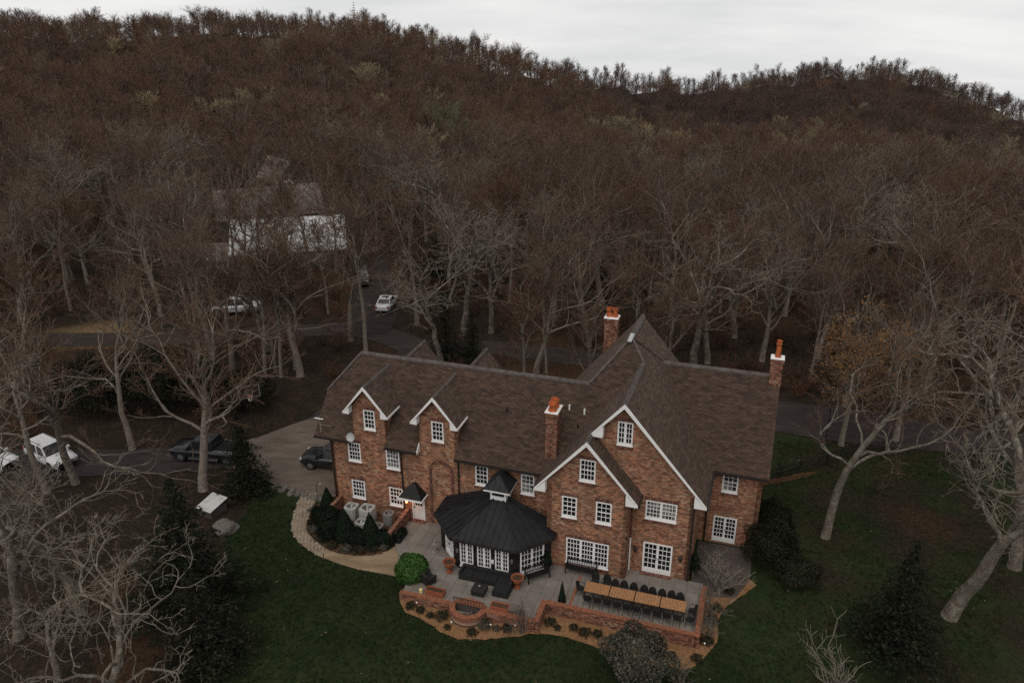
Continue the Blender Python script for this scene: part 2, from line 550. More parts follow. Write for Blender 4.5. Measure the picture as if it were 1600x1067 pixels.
def drape(name, poly, step, dz, m, rough=0.0):
    """sheet following the ground inside a polygon (world x, y)"""
    mb = MB()
    xs = [p[0] for p in poly]; ys = [p[1] for p in poly]
    i0, i1 = math.floor(min(xs) / step), math.ceil(max(xs) / step)
    j0, j1 = math.floor(min(ys) / step), math.ceil(max(ys) / step)
    rnd = random.Random(3)
    for i in range(i0, i1):
        for j in range(j0, j1):
            Q = clip_square(poly, i * step, (i + 1) * step, j * step, (j + 1) * step)
            if not Q: continue
            V = [(x, y, gh(x, y) + dz + rough * math.sin(x * 7.3 + y * 3.1) * math.cos(y * 6.1 - x * 2.2)) for x, y in Q]
            tri = tessellate_polygon([[Vector((x, y, 0)) for x, y in Q]])
            fs = []
            for t in tri:
                a, b, c = [V[k] for k in t]
                cr = (b[0] - a[0]) * (c[1] - a[1]) - (b[1] - a[1]) * (c[0] - a[0])
                if abs(cr) < 1e-7: continue
                fs.append(t if cr > 0 else tuple(reversed(t)))
            mb.add(V, fs)
    o = mb.build(name, m, None, True)
    o['kind'] = 'structure'
    return o


def strip(pts, w):
    """polygon along a centre line"""
    P = [Vector((x, y, 0)) for x, y in pts]
    L, Rr = [], []
    for i, p in enumerate(P):
        d = (P[min(i + 1, len(P) - 1)] - P[max(i - 1, 0)]).normalized()
        s = Vector((-d.y, d.x, 0)) * w / 2
        L.append(p + s); Rr.append(p - s)
    return [(p.x, p.y) for p in L] + [(p.x, p.y) for p in reversed(Rr)]


def smooth_line(pts, n=6):
    out = []
    for i in range(len(pts) - 1):
        p0 = pts[max(i - 1, 0)]; p1 = pts[i]; p2 = pts[i + 1]; p3 = pts[min(i + 2, len(pts) - 1)]
        for k in range(n):
            t = k / n
            out.append(tuple(0.5 * (2 * p1[c] + (-p0[c] + p2[c]) * t + (2 * p0[c] - 5 * p1[c] + 4 * p2[c] - p3[c]) * t * t + (-p0[c] + 3 * p1[c] - 3 * p2[c] + p3[c]) * t ** 3) for c in range(2)))
    out.append(pts[-1])
    return out


back_road = smooth_line([(-52, 78.5), (-40, 78.6), (-31, 79.3), (-22.4, 80.7), (-16.9, 80.9), (-12.6, 78.4), (-9.6, 76.0), (-2.7, 75.7), (2, 74.6), (6.4, 73), (12.4, 70.4), (18, 66), (23, 61.5), (27.5, 59.3), (32, 57.3), (39, 55.6), (55, 53), (70, 52)])
park_lane = smooth_line([(-16.0, 79.5), (-15.8, 86), (-17.5, 95), (-20, 108)])
left_drive = smooth_line([(-17.5, 54.6), (-22, 54.3), (-27, 53.6), (-35, 53.2), (-45, 53.6), (-60, 54)])
side_lane = smooth_line([(-16.6, 57), (-15.0, 62), (-11.5, 68.5), (-9.9, 75)])
ROADS = [(back_road, 1.9), (park_lane, 2.7), (left_drive, 2.0), (side_lane, 1.7)]


def road_dist(x, y):
    b = 99
    for L, hw in ROADS:
        for i in range(len(L) - 1):
            ax, ay = L[i]; bx, by = L[i + 1]
            dx, dy = bx - ax, by - ay
            t = max(0, min(1, ((x - ax) * dx + (y - ay) * dy) / (dx * dx + dy * dy + 1e-9)))
            b = min(b, math.hypot(x - ax - dx * t, y - ay - dy * t) - hw)
    return b


def axis(lo, fine0, fine1, hi, st):      # fine near the house, 9 m cells over the hills, coarse beyond
    a = list(np.arange(fine0, fine1 + 0.01, st))
    s, x = st, a[-1]
    while x < hi:
        s = min(s * 1.12, 8.5 if x < 500 else 70); x += s; a.append(x)
    s, x = st, a[0]
    while x > lo:
        s = min(s * 1.12, 8.5 if x > -330 else 70); x -= s; a.insert(0, x)
    return a


gx = axis(-1500, -46, 46, 1500, 0.7)
gy = axis(-250, 20, 92, 2200, 0.7)
gv, gc = [], []
for y in gy:
    for x in gx:
        z = gh(x, y)
        gv.append((x, y, z))
        wob = 1.2 * math.sin(x * 0.7 + y * 0.31) + 0.9 * math.sin(y * 0.83 - x * 0.4 + 2) + 0.5 * math.sin(x * 1.9 + 1.1) * math.sin(y * 1.7)
        lawn = sm((x + 19.3 + wob * 0.7) / 2.0) * sm((58.5 - y + wob) / 3.0)
        lawn *= 1 - 0.62 * sm((x - 12 + wob * 2.5) / 9) * (0.75 + 0.35 * math.sin(x * .9 + y * .4) * math.sin(y * .8 - x * .25))
        lawn *= 1 - .5 * sm(1.1 - math.hypot((x - 28) / 6.5, (y - 45.5) / 4.5) + wob * 0.16)
        lawn = max(lawn, 0.30 * sm((62 - y) / 5) * (0.5 + 0.5 * math.sin(x * 0.5 + 1) * math.sin(y * 0.45)))
        tan = max(sm(1 - math.hypot((x + 45.5) / 8.5, (y - 80) / 7.5) + wob * 0.08), 0)
        tan *= 0.8
        rust = max(sm(1 - math.hypot((x + 24.5) / 3.0, (y - 38.5) / 3.0) + wob * 0.1), 0.8 * sm(1.2 - math.hypot((x + 20) / 3.5, (y - 33) / 3) + wob * 0.1), 0.55 * sm(1.0 - math.hypot((x - 28) / 6, (y - 45.5) / 5) + wob * 0.16), 0.40 * sm(1 - math.hypot((x - 36) / 8, (y - 35) / 7) + wob * 0.2), .38 * sm(.9 - math.hypot((x - 22) / 6, (y - 47) / 4) + wob * .2))
        if y > 66:
            rust = max(rust, 0.85 * sm(0.45 + 0.5 * math.sin(x * 0.13 + 1.5) * math.sin(y * 0.11 + 0.6) + 0.25 * wob / 2))
        gc.append((lawn, tan, rust, 1))
nx = len(gx)
gf = [(j * nx + i, j * nx + i + 1, (j + 1) * nx + i + 1, (j + 1) * nx + i) for j in range(len(gy) - 1) for i in range(nx - 1)]
gm = bpy.data.meshes.new('ground')
gm.from_pydata(gv, [], gf)
ca = gm.color_attributes.new('cover', 'FLOAT_COLOR', 'POINT')
ca.data.foreach_set('color', np.array(gc, dtype=np.float32).ravel())
gm.polygons.foreach_set('use_smooth', [True] * len(gm.polygons))

m = bpy.data.materials.new('ground'); m.use_nodes = True
nt = m.node_tree
b = nt.nodes['Principled BSDF']; b.inputs['Roughness'].default_value = 0.95; b.inputs['Specular IOR Level'].default_value = 0.1
tc = nt.nodes.new('ShaderNodeTexCoord')
at = nt.nodes.new('ShaderNodeAttribute'); at.attribute_name = 'cover'
sp = nt.nodes.new('ShaderNodeSeparateColor'); nt.links.new(at.outputs['Color'], sp.inputs[0])
P = tc.outputs['Object']
n_big, n_mid, n_fine, n_lit = noise_n(nt, P, 0.12, 5), noise_n(nt, P, 0.7, 6, 0.7), noise_n(nt, P, 5.0, 6, 0.75), noise_n(nt, P, 13.0, 4, 0.8)
litter = ramp(nt, n_fine, [(0.28, (0.009, 0.0066, 0.005)), (0.50, (0.031, 0.021, 0.0145)), (0.76, (0.085, 0.052, 0.033))])
litter = mixc(nt, ramp(nt, n_mid, [(0.42, (0, 0, 0)), (0.62, (0.6, 0.6, 0.6))]), litter, (0.012, 0.0125, 0.007))
rustc = ramp(nt, n_fine, [(0.3, (0.020, 0.011, 0.0065)), (0.6, (0.062, 0.034, 0.019)), (0.82, (0.125, 0.072, 0.038))])
grass = ramp(nt, n_fine, [(0.25, (0.0070, 0.0125, 0.0045)), (0.5, (0.015, 0.0265, 0.0095)), (0.78, (0.031, 0.046, 0.017))])
grass = mixc(nt, ramp(nt, n_mid, [(0.40, (0, 0, 0)), (0.68, (0.7, 0.7, 0.7))]), grass, (0.030, 0.036, 0.014))
grass = mixc(nt, 1.0, grass, ramp(nt, n_big, [(0.35, (0.7, 0.7, 0.75)), (0.65, (1.35, 1.3, 1.15))]), 'MULTIPLY')
strw = ramp(nt, n_fine, [(0.3, (0.10, 0.065, 0.032)), (0.7, (0.30, 0.20, 0.10))])
edge = nt.nodes.new('ShaderNodeMath'); edge.operation = 'MULTIPLY_ADD'
nt.links.new(n_fine, edge.inputs[0]); edge.inputs[1].default_value = 0.8; edge.inputs[2].default_value = -0.4


def soft(ch, lo, hi):
    ad = nt.nodes.new('ShaderNodeMath'); ad.operation = 'ADD'
    nt.links.new(sp.outputs[ch], ad.inputs[0]); nt.links.new(edge.outputs[0], ad.inputs[1])
    return ramp(nt, ad.outputs[0], [(lo, (0, 0, 0)), (hi, (1, 1, 1))])


c = mixc(nt, soft(2, 0.3, 0.75), litter, rustc)
c = mixc(nt, soft(0, 0.3, 0.7), c, grass)
c = mixc(nt, soft(1, 0.25, 0.75), c, strw)
nt.links.new(c, b.inputs['Base Color'])
bp = nt.nodes.new('ShaderNodeBump'); bp.inputs['Strength'].default_value = 0.8; bp.inputs['Distance'].default_value = 0.08
nt.links.new(n_lit, bp.inputs['Height']); nt.links.new(bp.outputs[0], b.inputs['Normal'])
gm.materials.append(m)
ground = link('ground', gm); ground['kind'] = 'structure'


def road_mat(name, c1, c2, c3):
    m = bpy.data.materials.new(name); m.use_nodes = True
    nt = m.node_tree
    b = nt.nodes['Principled BSDF']; b.inputs['Roughness'].default_value = 0.9; b.inputs['Specular IOR Level'].default_value = 0.2
    tc = nt.nodes.new('ShaderNodeTexCoord')
    mp = nt.nodes.new('ShaderNodeMapping'); mp.inputs['Scale'].default_value = (0.35, 1.4, 1); mp.inputs['Rotation'].default_value = (0, 0, R(25))
    nt.links.new(tc.outputs['Object'], mp.inputs[0])
    n1, n2 = noise_n(nt, mp.outputs[0], 0.9, 6, 0.65), noise_n(nt, tc.outputs['Object'], 9, 5, 0.8)
    c = ramp(nt, n1, [(0.3, c1), (0.52, c2), (0.75, c3)])
    c = mixc(nt, 1.0, c, ramp(nt, n2, [(0.3, (0.75, 0.75, 0.75)), (0.7, (1.2, 1.2, 1.2))]), 'MULTIPLY')
    nt.links.new(c, b.inputs['Base Color'])
    bp = nt.nodes.new('ShaderNodeBump'); bp.inputs['Strength'].default_value = 0.3; bp.inputs['Distance'].default_value = 0.03
    nt.links.new(n2, bp.inputs['Height']); nt.links.new(bp.outputs[0], b.inputs['Normal'])
    return m


M['road'] = road_mat('road', (0.027, 0.020, 0.017), (0.042, 0.032, 0.027), (0.060, 0.047, 0.039))
M['gravel'] = road_mat('gravel', (0.085, 0.064, 0.050), (0.135, 0.105, 0.083), (0.19, 0.152, 0.122))
M['sand'] = road_mat('sand', (0.15, 0.10, 0.06), (0.24, 0.17, 0.105), (0.33, 0.245, 0.16))
M['dark_road'] = road_mat('dark_road', (0.024, 0.018, 0.016), (0.037, 0.028, 0.026), (0.050, 0.039, 0.036))
M['lane'] = road_mat('lane', (0.018, 0.013, 0.011), (0.030, 0.021, 0.018), (0.045, 0.032, 0.026))
drape('road', strip(back_road, 3.7), 1.4, 0.035, M['road'])
drape('parking_lane', strip(park_lane, 5.2), 1.4, 0.045, M['lane'])
drape('road', strip(left_drive, 3.9), 1.4, 0.045, M['dark_road'])
drape('road', strip(side_lane, 3.4), 1.4, 0.055, M['dark_road'])
drape('road', [(20.5, 58.0), (27, 55.6), (33, 54.3), (41, 53.0), (42, 55.5), (33, 60), (26, 62.5), (20.5, 64.0)], 1.4, 0.06, M['dark_road'])
hw = lambda L: [tuple(hp(u, v)[:2]) for u, v in L]
drape('driveway', [(-15.6, 61.5), (-18.2, 59.6), (-20.9, 57.0), (-22.2, 56.4), (-22.0, 52.4), (-19.2, 51.2), (-17.4, 49.9), (-15.2, 48.7), (-13.7, 48.2), (-12.6, 48.4), (-9.0, 58.5), (-11, 62.5)], 1.0, 0.065, M['gravel'])

# pale paver path round the planted corner, then sandy path to the terrace
p_out = [(-23.9, 2.2), (-23.83, 1.71), (-23.09, -0.23), (-22.27, -1.82), (-21.05, -2.9), (-19.61, -3.58), (-18.67, -3.87)]
p_in = [(-22.7, 2.5), (-22.76, 2.06), (-22.30, 1.15), (-22.05, 0.20), (-21.35, -1.45), (-20.48, -2.17), (-19.13, -2.9)]
cob_poly = smooth_line(p_out, 4) + list(reversed(smooth_line(p_in, 4)))
path = drape('path', hw(cob_poly), 0.6, 0.05, M['sand'])
rnd = random.Random(11)
mb = MB()
st = 0.27
for i in range(-95, -60):
    for j in range(-18, 14):
        u, v = (i + 0.5 * (j % 2)) * st + rnd.uniform(-.05, .05), j * st * 0.9 + rnd.uniform(-.05, .05)
        if not inside(cob_poly, u, v): continue
        q = hp(u, v); z = gh(q.x, q.y) + 0.05
        r_ = rnd.uniform(0.085, 0.135)
        n = rnd.choice((5, 6))
        a0 = rnd.uniform(0, 6)
        ring = [(q.x + r_ * math.cos(a0 + 2 * math.pi * k / n) * rnd.uniform(.85, 1.15), q.y + r_ * math.sin(a0 + 2 * math.pi * k / n) * rnd.uniform(.85, 1.15)) for k in range(n)]
        hgt = rnd.uniform(0.02, 0.045)
        mb.add([(x, y, z - .01) for x, y in ring] + [(q.x + (x - q.x) * .8, q.y + (y - q.y) * .8, z + hgt) for x, y in ring],
               [tuple(range(n, 2 * n))] + [(k, (k + 1) % n, n + (k + 1) % n, n + k) for k in range(n)])
M['cobble'] = mat('cobble', (0.20, 0.17, 0.14), 0.9, 0.2, noise=(4.0, 0.7, (0.32, 0.275, 0.225)), bump=0.4)
o = mb.build('cobblestones', M['cobble'], path); o['kind'] = 'stuff'
sand_poly = [(-18.6, -3.87), (-17.2, -4.1), (-15.94, -4.19), (-14.2, -4.08), (-13.1, -3.75), (-13.2, -3.4), (-14.3, -1.75), (-14.75, -1.2), (-15.05, -1.95), (-15.7, -2.66), (-16.98, -3.07), (-18.05, -3.17), (-19.1, -2.92)]
drape('path', hw(sand_poly), 0.6, 0.055, M['sand'])
bed_poly = smooth_line([(-22.2, 1.2), (-22.0, 0.2), (-21.3, -1.42), (-20.4, -2.12), (-19.05, -2.85), (-18.0, -3.12), (-16.98, -3.02), (-15.75, -2.6), (-15.1, -1.9), (-15.15, 1.6)], 4) + [(-20.8, 1.6), (-21.4, 2.0)]
drape('planting_bed', hw(bed_poly), 0.6, 0.05, M['soil'], 0.02)

# ------------------------------------------------------------------ terrace
patio_poly = [(-15.05, 1.68), (-15.05, -1.0), (-14.5, -1.7), (-13.3, -3.6), (-12.45, -4.7), (-12.45, -5.22), (-4.15, -5.22), (-4.15, -3.62), (4.62, -3.62), (4.62, 1.0), (0.0, 1.0), (0.0, -0.02), (-4.64, -0.02), (-4.64, -0.53), (-6.32, -2.12), (-10.14, -2.12), (-11.94, -0.42), (-11.94, 1.68)]
patio = MB()
patio.slab([(u, v, -0.035) for u, v in patio_poly], 1.2)
patio = patio.build('patio', M['joint'])
patio.location = hp(0, 0, 0); patio.rotation_euler = (0, 0, -YA); patio['kind'] = 'structure'
rnd = random.Random(5)
slabmats = [M['concrete'], M['concrete2'], M['concrete3']]
su, sv = 0.745, 0.70
for i in range(-21, 7):
    for j in range(-8, 3):
        off = 0.0
        Q = clip_square(patio_poly, i * su + .008, (i + 1) * su - .008, j * sv - 0.05 + .008, (j + 1) * sv - 0.05 - .008)
        if not Q: continue
        ar = abs(sum(Q[k][0] * Q[(k + 1) % len(Q)][1] - Q[(k + 1) % len(Q)][0] * Q[k][1] for k in range(len(Q)))) / 2
        if ar < 0.02: continue
        zt = rnd.uniform(-0.004, 0.004)
        s = MB().slab([(u, v, zt) for u, v in Q], 0.034)
        s.build('paving_slab', rnd.choice(slabmats), patio)
MB().box(-2.66, -2.50, -3.6, -0.5, -0.01, 0.012).build('brick_edging', M['coping'], patio)
drape('side_patio', hw([(3.9, -0.2), (6.6, 0.4), (7.3, 2.5), (7.3, 5.3), (3.9, 5.3)]), 0.6, 0.07, road_mat('old_paving', (0.05, 0.04, 0.036), (0.075, 0.06, 0.052), (0.10, 0.08, 0.07)))

# mulch beds in front of the terrace walls
mul = smooth_line([(-12.75, -4.5), (-11.9, -5.75), (-10.6, -6.1), (-9.6, -6.45), (-8.6, -6.85), (-7.3, -6.75), (-6.2, -6.3), (-5.2, -5.85), (-3.9, -5.15), (-2.2, -4.85), (-0.5, -5.0), (1.3, -5.2), (3.0, -5.35), (4.5, -5.05), (5.3, -4.2), (5.9, -2.9), (5.8, -1.6), (6.2, -0.4), (7.1, 1.0), (7.7, 2.0)], 4)
mul = [(u - .05, v - .45 * sm((6.2 - u) / 1.5)) if u < 6.2 else (u, v) for u, v in mul]
mul = [(u, v + rnd.uniform(-.07, .07)) for u, v in mul]
drape('mulch_bed', hw(mul + [(7.0, 2.6), (6.4, 0.9), (5.2, 0.4), (4.9, 0.4), (4.9, -3.8), (-4.0, -3.8), (-4.2, -5.3), (-12.3, -5.3)]), 0.5, 0.05, M['mulch'], 0.025)
M['mulch_old'] = mat('mulch_old', (0.06, 0.030, 0.016), 0.95, 0.1, noise=(4.5, 0.9, (0.12, 0.06, 0.03)), bump=0.9, bscale=25)
drape('mulch_bed', smooth_line([(17.9, 49.5), (19.6, 49.9), (21.4, 50.5), (22.9, 51.3), (21.6, 51.2), (19.6, 50.5), (17.9, 50.1)], 4), 0.5, 0.05, M['mulch_old'], 0.02)

rw = thing('terrace_wall', 'low red brick retaining wall with orange coping around the terrace', 'wall', hp(0, 0, 0), -YA)


def wall_run(p, q, z0, z1, th=0.28, cm='coping'):
    p, q = Vector((*p, 0)), Vector((*q, 0))
    d = (q - p); L = d.length; d.normalize()
    s = Vector((-d.y, d.x, 0)) * th / 2
    MB().hexa([p - s + ZUP * z0, q - s + ZUP * z0, q + s + ZUP * z0, p + s + ZUP * z0], [p - s + ZUP * z1, q - s + ZUP * z1, q + s + ZUP * z1, p + s + ZUP * z1]).build('wall', M['brick_red'], rw)
    mb = MB()
    n = max(1, int(L / 0.115))
    s2 = s * 1.12
    for i in range(n):
        a, b_ = p + d * (L * i / n + .006), p + d * (L * (i + 1) / n - .006)
        zt = z1 + 0.062 + random.uniform(-.006, .006)
        mb.hexa([a - s2 + ZUP * (z1 + .002), b_ - s2 + ZUP * (z1 + .002), b_ + s2 + ZUP * (z1 + .002), a + s2 + ZUP * (z1 + .002)], [a - s2 + ZUP * zt, b_ - s2 + ZUP * zt, b_ + s2 + ZUP * zt, a + s2 + ZUP * zt])
    o = mb.build('coping_bricks', M[cm], rw); o['kind'] = 'stuff'


wall_run((-12.5, -5.36), (-9.25, -5.36), -1.1, 0.02)
wall_run((-7.0, -5.36), (-4.0, -5.36), -1.1, 0.10)
wall_run((-4.0, -5.50), (-4.0, -3.62), -1.1, 0.24)
wall_run((-3.86, -3.76), (4.76, -3.76), -1.1, 0.24)
wall_run((4.76, -3.9), (4.76, 0.45), -1.1, 0.24)
wall_run((-15.2, 1.62), (-15.2, -1.25), -0.6, 0.80, 0.24, 'brick_red')
# round brick well with a railing across it
well = thing('brick_well', 'half round brick well with orange rim and iron railing at the terrace edge', 'well', hp(-8.12, -5.36, 0), -YA)
mb = MB(); cop = MB()
N, ro, ri = 40, 1.08, 0.82
for i in range(N):
    a0, a1 = math.pi + math.pi * i / N, math.pi + math.pi * (i + 1) / N
    f = lambda r_, a, z: Vector((r_ * math.cos(a), r_ * math.sin(a), z))
    mb.hexa([f(ri, a0, -1.1), f(ro, a0, -1.1), f(ro, a1, -1.1), f(ri, a1, -1.1)], [f(ri, a0, 0.10), f(ro, a0, 0.10), f(ro, a1, 0.10), f(ri, a1, 0.10)])
    g = 0.004
    cop.hexa([f(ri - .03, a0 + g, 0.102), f(ro + .04, a0 + g, 0.102), f(ro + .04, a1 - g, 0.102), f(ri - .03, a1 - g, 0.102)], [f(ri - .03, a0 + g, 0.17), f(ro + .04, a0 + g, 0.17), f(ro + .04, a1 - g, 0.17), f(ri - .03, a1 - g, 0.17)])
mb.build('ring', M['brick_red'], well)
o = cop.build('rim_bricks', M['coping'], well); o['kind'] = 'stuff'
mb = MB()
apr = [(-1.0, 0.16)] + [(1.05 * math.cos(a), 0.16 + 0.62 * math.sin(a)) for a in [math.pi - math.pi * i / 16 for i in range(1, 16)]] + [(1.05, 0.16)]
MB().slab([(x, y, 0.03) for x, y in apr], 0.06).build('brick_apron', M['coping'], well)
MB().box(-0.80, 0.80, -0.80, 0.1, -0.55, -0.45).build('floor', M['stone_pale'], well)
ral = MB()
ral.bar((-0.98, 0.05, 0.52), (0.98, 0.05, 0.52), 0.04, 0.03); ral.bar((-0.98, 0.05, 0.10), (0.98, 0.05, 0.10), 0.03, 0.03)
for i in range(21):
    x = -0.96 + 1.92 * i / 20
    ral.box(x - .01, x + .01, 0.04, 0.06, 0.115, 0.505)
ral.build('railing', M['dark_metal'], well)
for (x, y, l, a) in ((-0.35, -0.35, 0.9, 0.3), (0.05, -0.3, 1.0, 1.05), (0.3, -0.25, 0.7, 2.2)):
    d = Vector((math.cos(a), math.sin(a), 0)) * l / 2
    MB().tube([Vector((x, y, -0.38)) - d * .7, Vector((x, y, -0.20)) + d * .7], 0.07, 8).build('log', M['weathered'], well)
# ------------------------------------------------------------------ the brick house

house = thing('brick_house', 'long red brick country house with steep brown shingled roofs and white trimmed gables', 'house', hp(0, 0, 0), -YA)


class Face:
    """a vertical wall plane: s runs along it, z up, d inwards"""
    def __init__(self, o, a):
        self.o, self.a = Vector(o), Vector(a).normalized()
        self.n = self.a.cross(ZUP)          # outward

    def p(self, s, z, d=0.0):
        return self.o + self.a * s + ZUP * z - self.n * d


FRONT_A = Face((0, 1.70, 0), (1, 0, 0))
FRONT_B = Face((0, 0.0, 0), (1, 0, 0))
FRONT_C = Face((0, 1.02, 0), (1, 0, 0))
FRONT_D = Face((0, 5.54, 0), (1, 0, 0))


def wall(face, outline, holes=(), th=0.30, m='brick', name='wall', parent=None, reveal=0.13):
    mb = MB()
    loops = [[Vector((s, z, 0)) for s, z in outline]] + [[Vector(p) for p in ((a, c, 0), (a, d, 0), (b, d, 0), (b, c, 0))] for a, b, c, d in holes]
    flat = [p for l in loops for p in l]
    tri = tessellate_polygon(loops)
    V = [face.p(p.x, p.y) for p in flat]
    fs = []
    for t in tri:
        nn = (V[t[1]] - V[t[0]]).cross(V[t[2]] - V[t[0]])
        fs.append(t if nn.dot(face.n) > 0 else tuple(reversed(t)))
    mb.add(V, fs)
    n = len(outline)
    for i in range(n):
        (s0, z0), (s1, z1) = outline[i], outline[(i + 1) % n]
        mb.add([face.p(s0, z0), face.p(s1, z1), face.p(s1, z1, th), face.p(s0, z0, th)], [(0, 3, 2, 1)])
    for a, b, c, d in holes:
        q = [(a, c), (b, c), (b, d), (a, d)]
        for i in range(4):
            (s0, z0), (s1, z1) = q[i], q[(i + 1) % 4]
            mb.add([face.p(s0, z0), face.p(s1, z1), face.p(s1, z1, reveal), face.p(s0, z0, reveal)], [(0, 1, 2, 3)])
    return mb.build(name, M[m], parent or house)


def fbox(mb, face, s0, s1, z0, z1, d0, d1):
    """box on a wall: d0 (outer, negative = proud) to d1 (inner)"""
    P = face.p
    return mb.hexa([P(s0, z0, d0), P(s1, z0, d0), P(s1, z0, d1), P(s0, z0, d1)], [P(s0, z1, d0), P(s1, z1, d0), P(s1, z1, d1), P(s0, z1, d1)])


def window(face, s0, s1, z0, z1, cols, rows, parent=None, glass='glass', mid=True, sill=True, frame=0.085, name='window', stiles=0, wall_d=0.13, sillm='brick_trim', lower_panel=0.0):
    parent = parent or house
    mb = MB()
    fw = frame
    for a, b, c, d in ((s0, s0 + fw, z0, z1), (s1 - fw, s1, z0, z1), (s0 + fw, s1 - fw, z1 - fw, z1), (s0 + fw, s1 - fw, z0, z0 + fw * 1.5 + lower_panel)):
        fbox(mb, face, a, b, c, d, -0.025, 0.10)
    w = mb.build(name, M['white'], parent)
    gl = MB()
    fbox(gl, face, s0 + fw, s1 - fw, z0 + fw * 1.5 + lower_panel, z1 - fw, 0.055, 0.075)
    gl.build('glass', M[glass], w)
    mu = MB()
    a0, a1, b0, b1 = s0 + fw, s1 - fw, z0 + fw * 1.5 + lower_panel, z1 - fw
    t = 0.024
    xs = []
    if stiles:                                      # leaves of a double door or a row of casements
        st = 0.075
        edges = [a0 + (a1 - a0) * i / stiles for i in range(stiles + 1)]
        for i in range(1, stiles):
            fbox(mu, face, edges[i] - st, edges[i] + st, b0, b1, 0.0, 0.054)
        per = cols // stiles
        for i in range(stiles):
            l = edges[i] + (st if i > 0 else 0)
            r_ = edges[i + 1] - (st if i < stiles - 1 else 0)
            for k in range(1, per):
                xs.append(l + (r_ - l) * k / per)
    else:
        xs = [a0 + (a1 - a0) * k / cols for k in range(1, cols)]
    for x in xs:
        fbox(mu, face, x - t / 2 - .004, x + t / 2 + .004, b0, b1, 0.012, 0.053)
    for k in range(1, rows):
        z = b0 + (b1 - b0) * k / rows
        tt = t * 2.2 if (mid and k == rows // 2) else t
        fbox(mu, face, a0, a1, z - tt / 2, z + tt / 2, 0.008 if tt > t else 0.016, 0.052)
    mu.build('muntin', M['white'], w)
    if sill:
        sb = MB()
        fbox(sb, face, s0 - 0.04, s1 + 0.04, z0 - 0.05, z0 - 0.003, -0.07, 0.03)
        sb.build('sill', M['white'], w)
        bb = MB()
        fbox(bb, face, s0 - 0.06, s1 + 0.06, z0 - 0.20, z0 - 0.053, -0.11, -0.003)
        bb.build('brick_sill', M[sillm], w)
        lb = MB()
        fbox(lb, face, s0 - 0.08, s1 + 0.08, z1 + 0.004, z1 + 0.23, -0.02, -0.001)
        lb.build('brick_lintel', M[sillm], w)
    return w


# --- window openings: (s0, s1, z0, z1, cols, rows, glass)
winA = [(-19.50, -18.55, 3.78, 5.22, 4, 4, 'glass'), (-16.64, -15.66, 3.70, 5.20, 4, 4, 'glass_curtain'),
        (-18.10, -17.27, 6.43, 7.88, 3, 4, 'glass'), (-13.22, -12.38, 6.38, 7.83, 3, 4, 'glass'),
        (-19.45, -18.45, 0.85, 2.28, 4, 4, 'glass'), (-16.60, -15.58, 0.80, 2.24, 4, 4, 'glass'),
        (-10.26, -9.40, 3.68, 5.15, 3, 4, 'glass'), (-7.17, -6.28, 3.62, 5.06, 3, 4, 'glass_curtain')]
holesA = [w[:4] for w in winA] + [(-14.92, -13.98, 0.02, 1.98)]
dz = 9.55
outA = [(-20.87, -0.6), (-4.8, -0.6), (-4.8, 5.95), (-11.52, 5.95), (-11.60, 7.95), (-12.87, dz), (-14.12, 7.95), (-14.12, 5.95), (-16.52, 5.95), (-16.52, 7.95),
        (-17.75, dz), (-18.98, 7.95), (-18.98, 5.95), (-20.87, 5.95)]
wall(FRONT_A, outA, holesA)
for w in winA: window(FRONT_A, *w[:6], glass=w[6])
winB = [(-3.00, -2.05, 6.42, 7.90, 4, 4, 'glass'), (-4.03, -3.10, 3.70, 5.17, 3, 4, 'glass'), (-1.94, -0.99, 3.68, 5.18, 3, 4, 'glass')]
wall(FRONT_B, [(-4.96, -1.0), (0, -1.0), (0, 6.05), (-2.55, 9.05), (-4.96, 6.20)], [w[:4] for w in winB] + [(-3.70, -1.05, 0.42, 2.23)])
for w in winB: window(FRONT_B, *w[:6], glass=w[6])
window(FRONT_B, -3.70, -1.05, 0.42, 2.23, 12, 5, mid=False, stiles=3)
winC = [(-1.06, -0.16, 8.66, 10.18, 4, 4), (0.86, 2.70, 3.95, 5.22, 8, 4)]
wall(FRONT_C, [(-0.02, -1.0), (3.72, -1.0), (3.72, 6.15), (-0.65, 11.25), (-4.9, 6.25), (-4.9, 5.5), (-0.02, 5.5)], [(-1.06, -0.16, 8.66, 10.18), (0.86, 2.70, 3.95, 5.22), (0.88, 2.64, 0.06, 2.24)])
window(FRONT_C, *winC[0], stiles=2, mid=False)
window(FRONT_C, *winC[1], stiles=2, mid=False, glass='glass_curtain')
winD = (4.98, 5.93, 3.83, 5.27, 3, 4)
wall(FRONT_D, [(3.7, -0.6), (7.40, -0.6), (7.40, 6.05), (3.7, 6.05)], [winD[:4], (4.68, 6.14, 0.04, 1.95)])
window(FRONT_D, *winD, glass='glass_curtain')


def french_door(face, s0, s1, z0, z1, rows=5, per=3, parent=None, leaves=2, name='french_door'):
    w = window(face, s0, s1, z0, z1, per * leaves, rows, parent, mid=False, sill=False, frame=0.10, name=name, stiles=leaves, lower_panel=0.16)
    c = (s0 + s1) / 2
    for sg in (-1, 1):
        mb = MB()
        fbox(mb, face, c + sg * 0.06 - 0.012, c + sg * 0.06 + 0.012, (z0 + z1) / 2 - 0.09, (z0 + z1) / 2 + 0.05, -0.05, -0.002)
        mb.build('handle', M['dark_metal'], w)
    return w


french_door(FRONT_C, 0.88, 2.64, 0.06, 2.24)
mb = MB(); fbox(mb, FRONT_C, 0.80, 2.72, -0.02, 0.056, -0.30, -0.002); mb.build('door_step', M['brick_trim'], house)
french_door(FRONT_D, 4.68, 6.14, 0.04, 1.95)

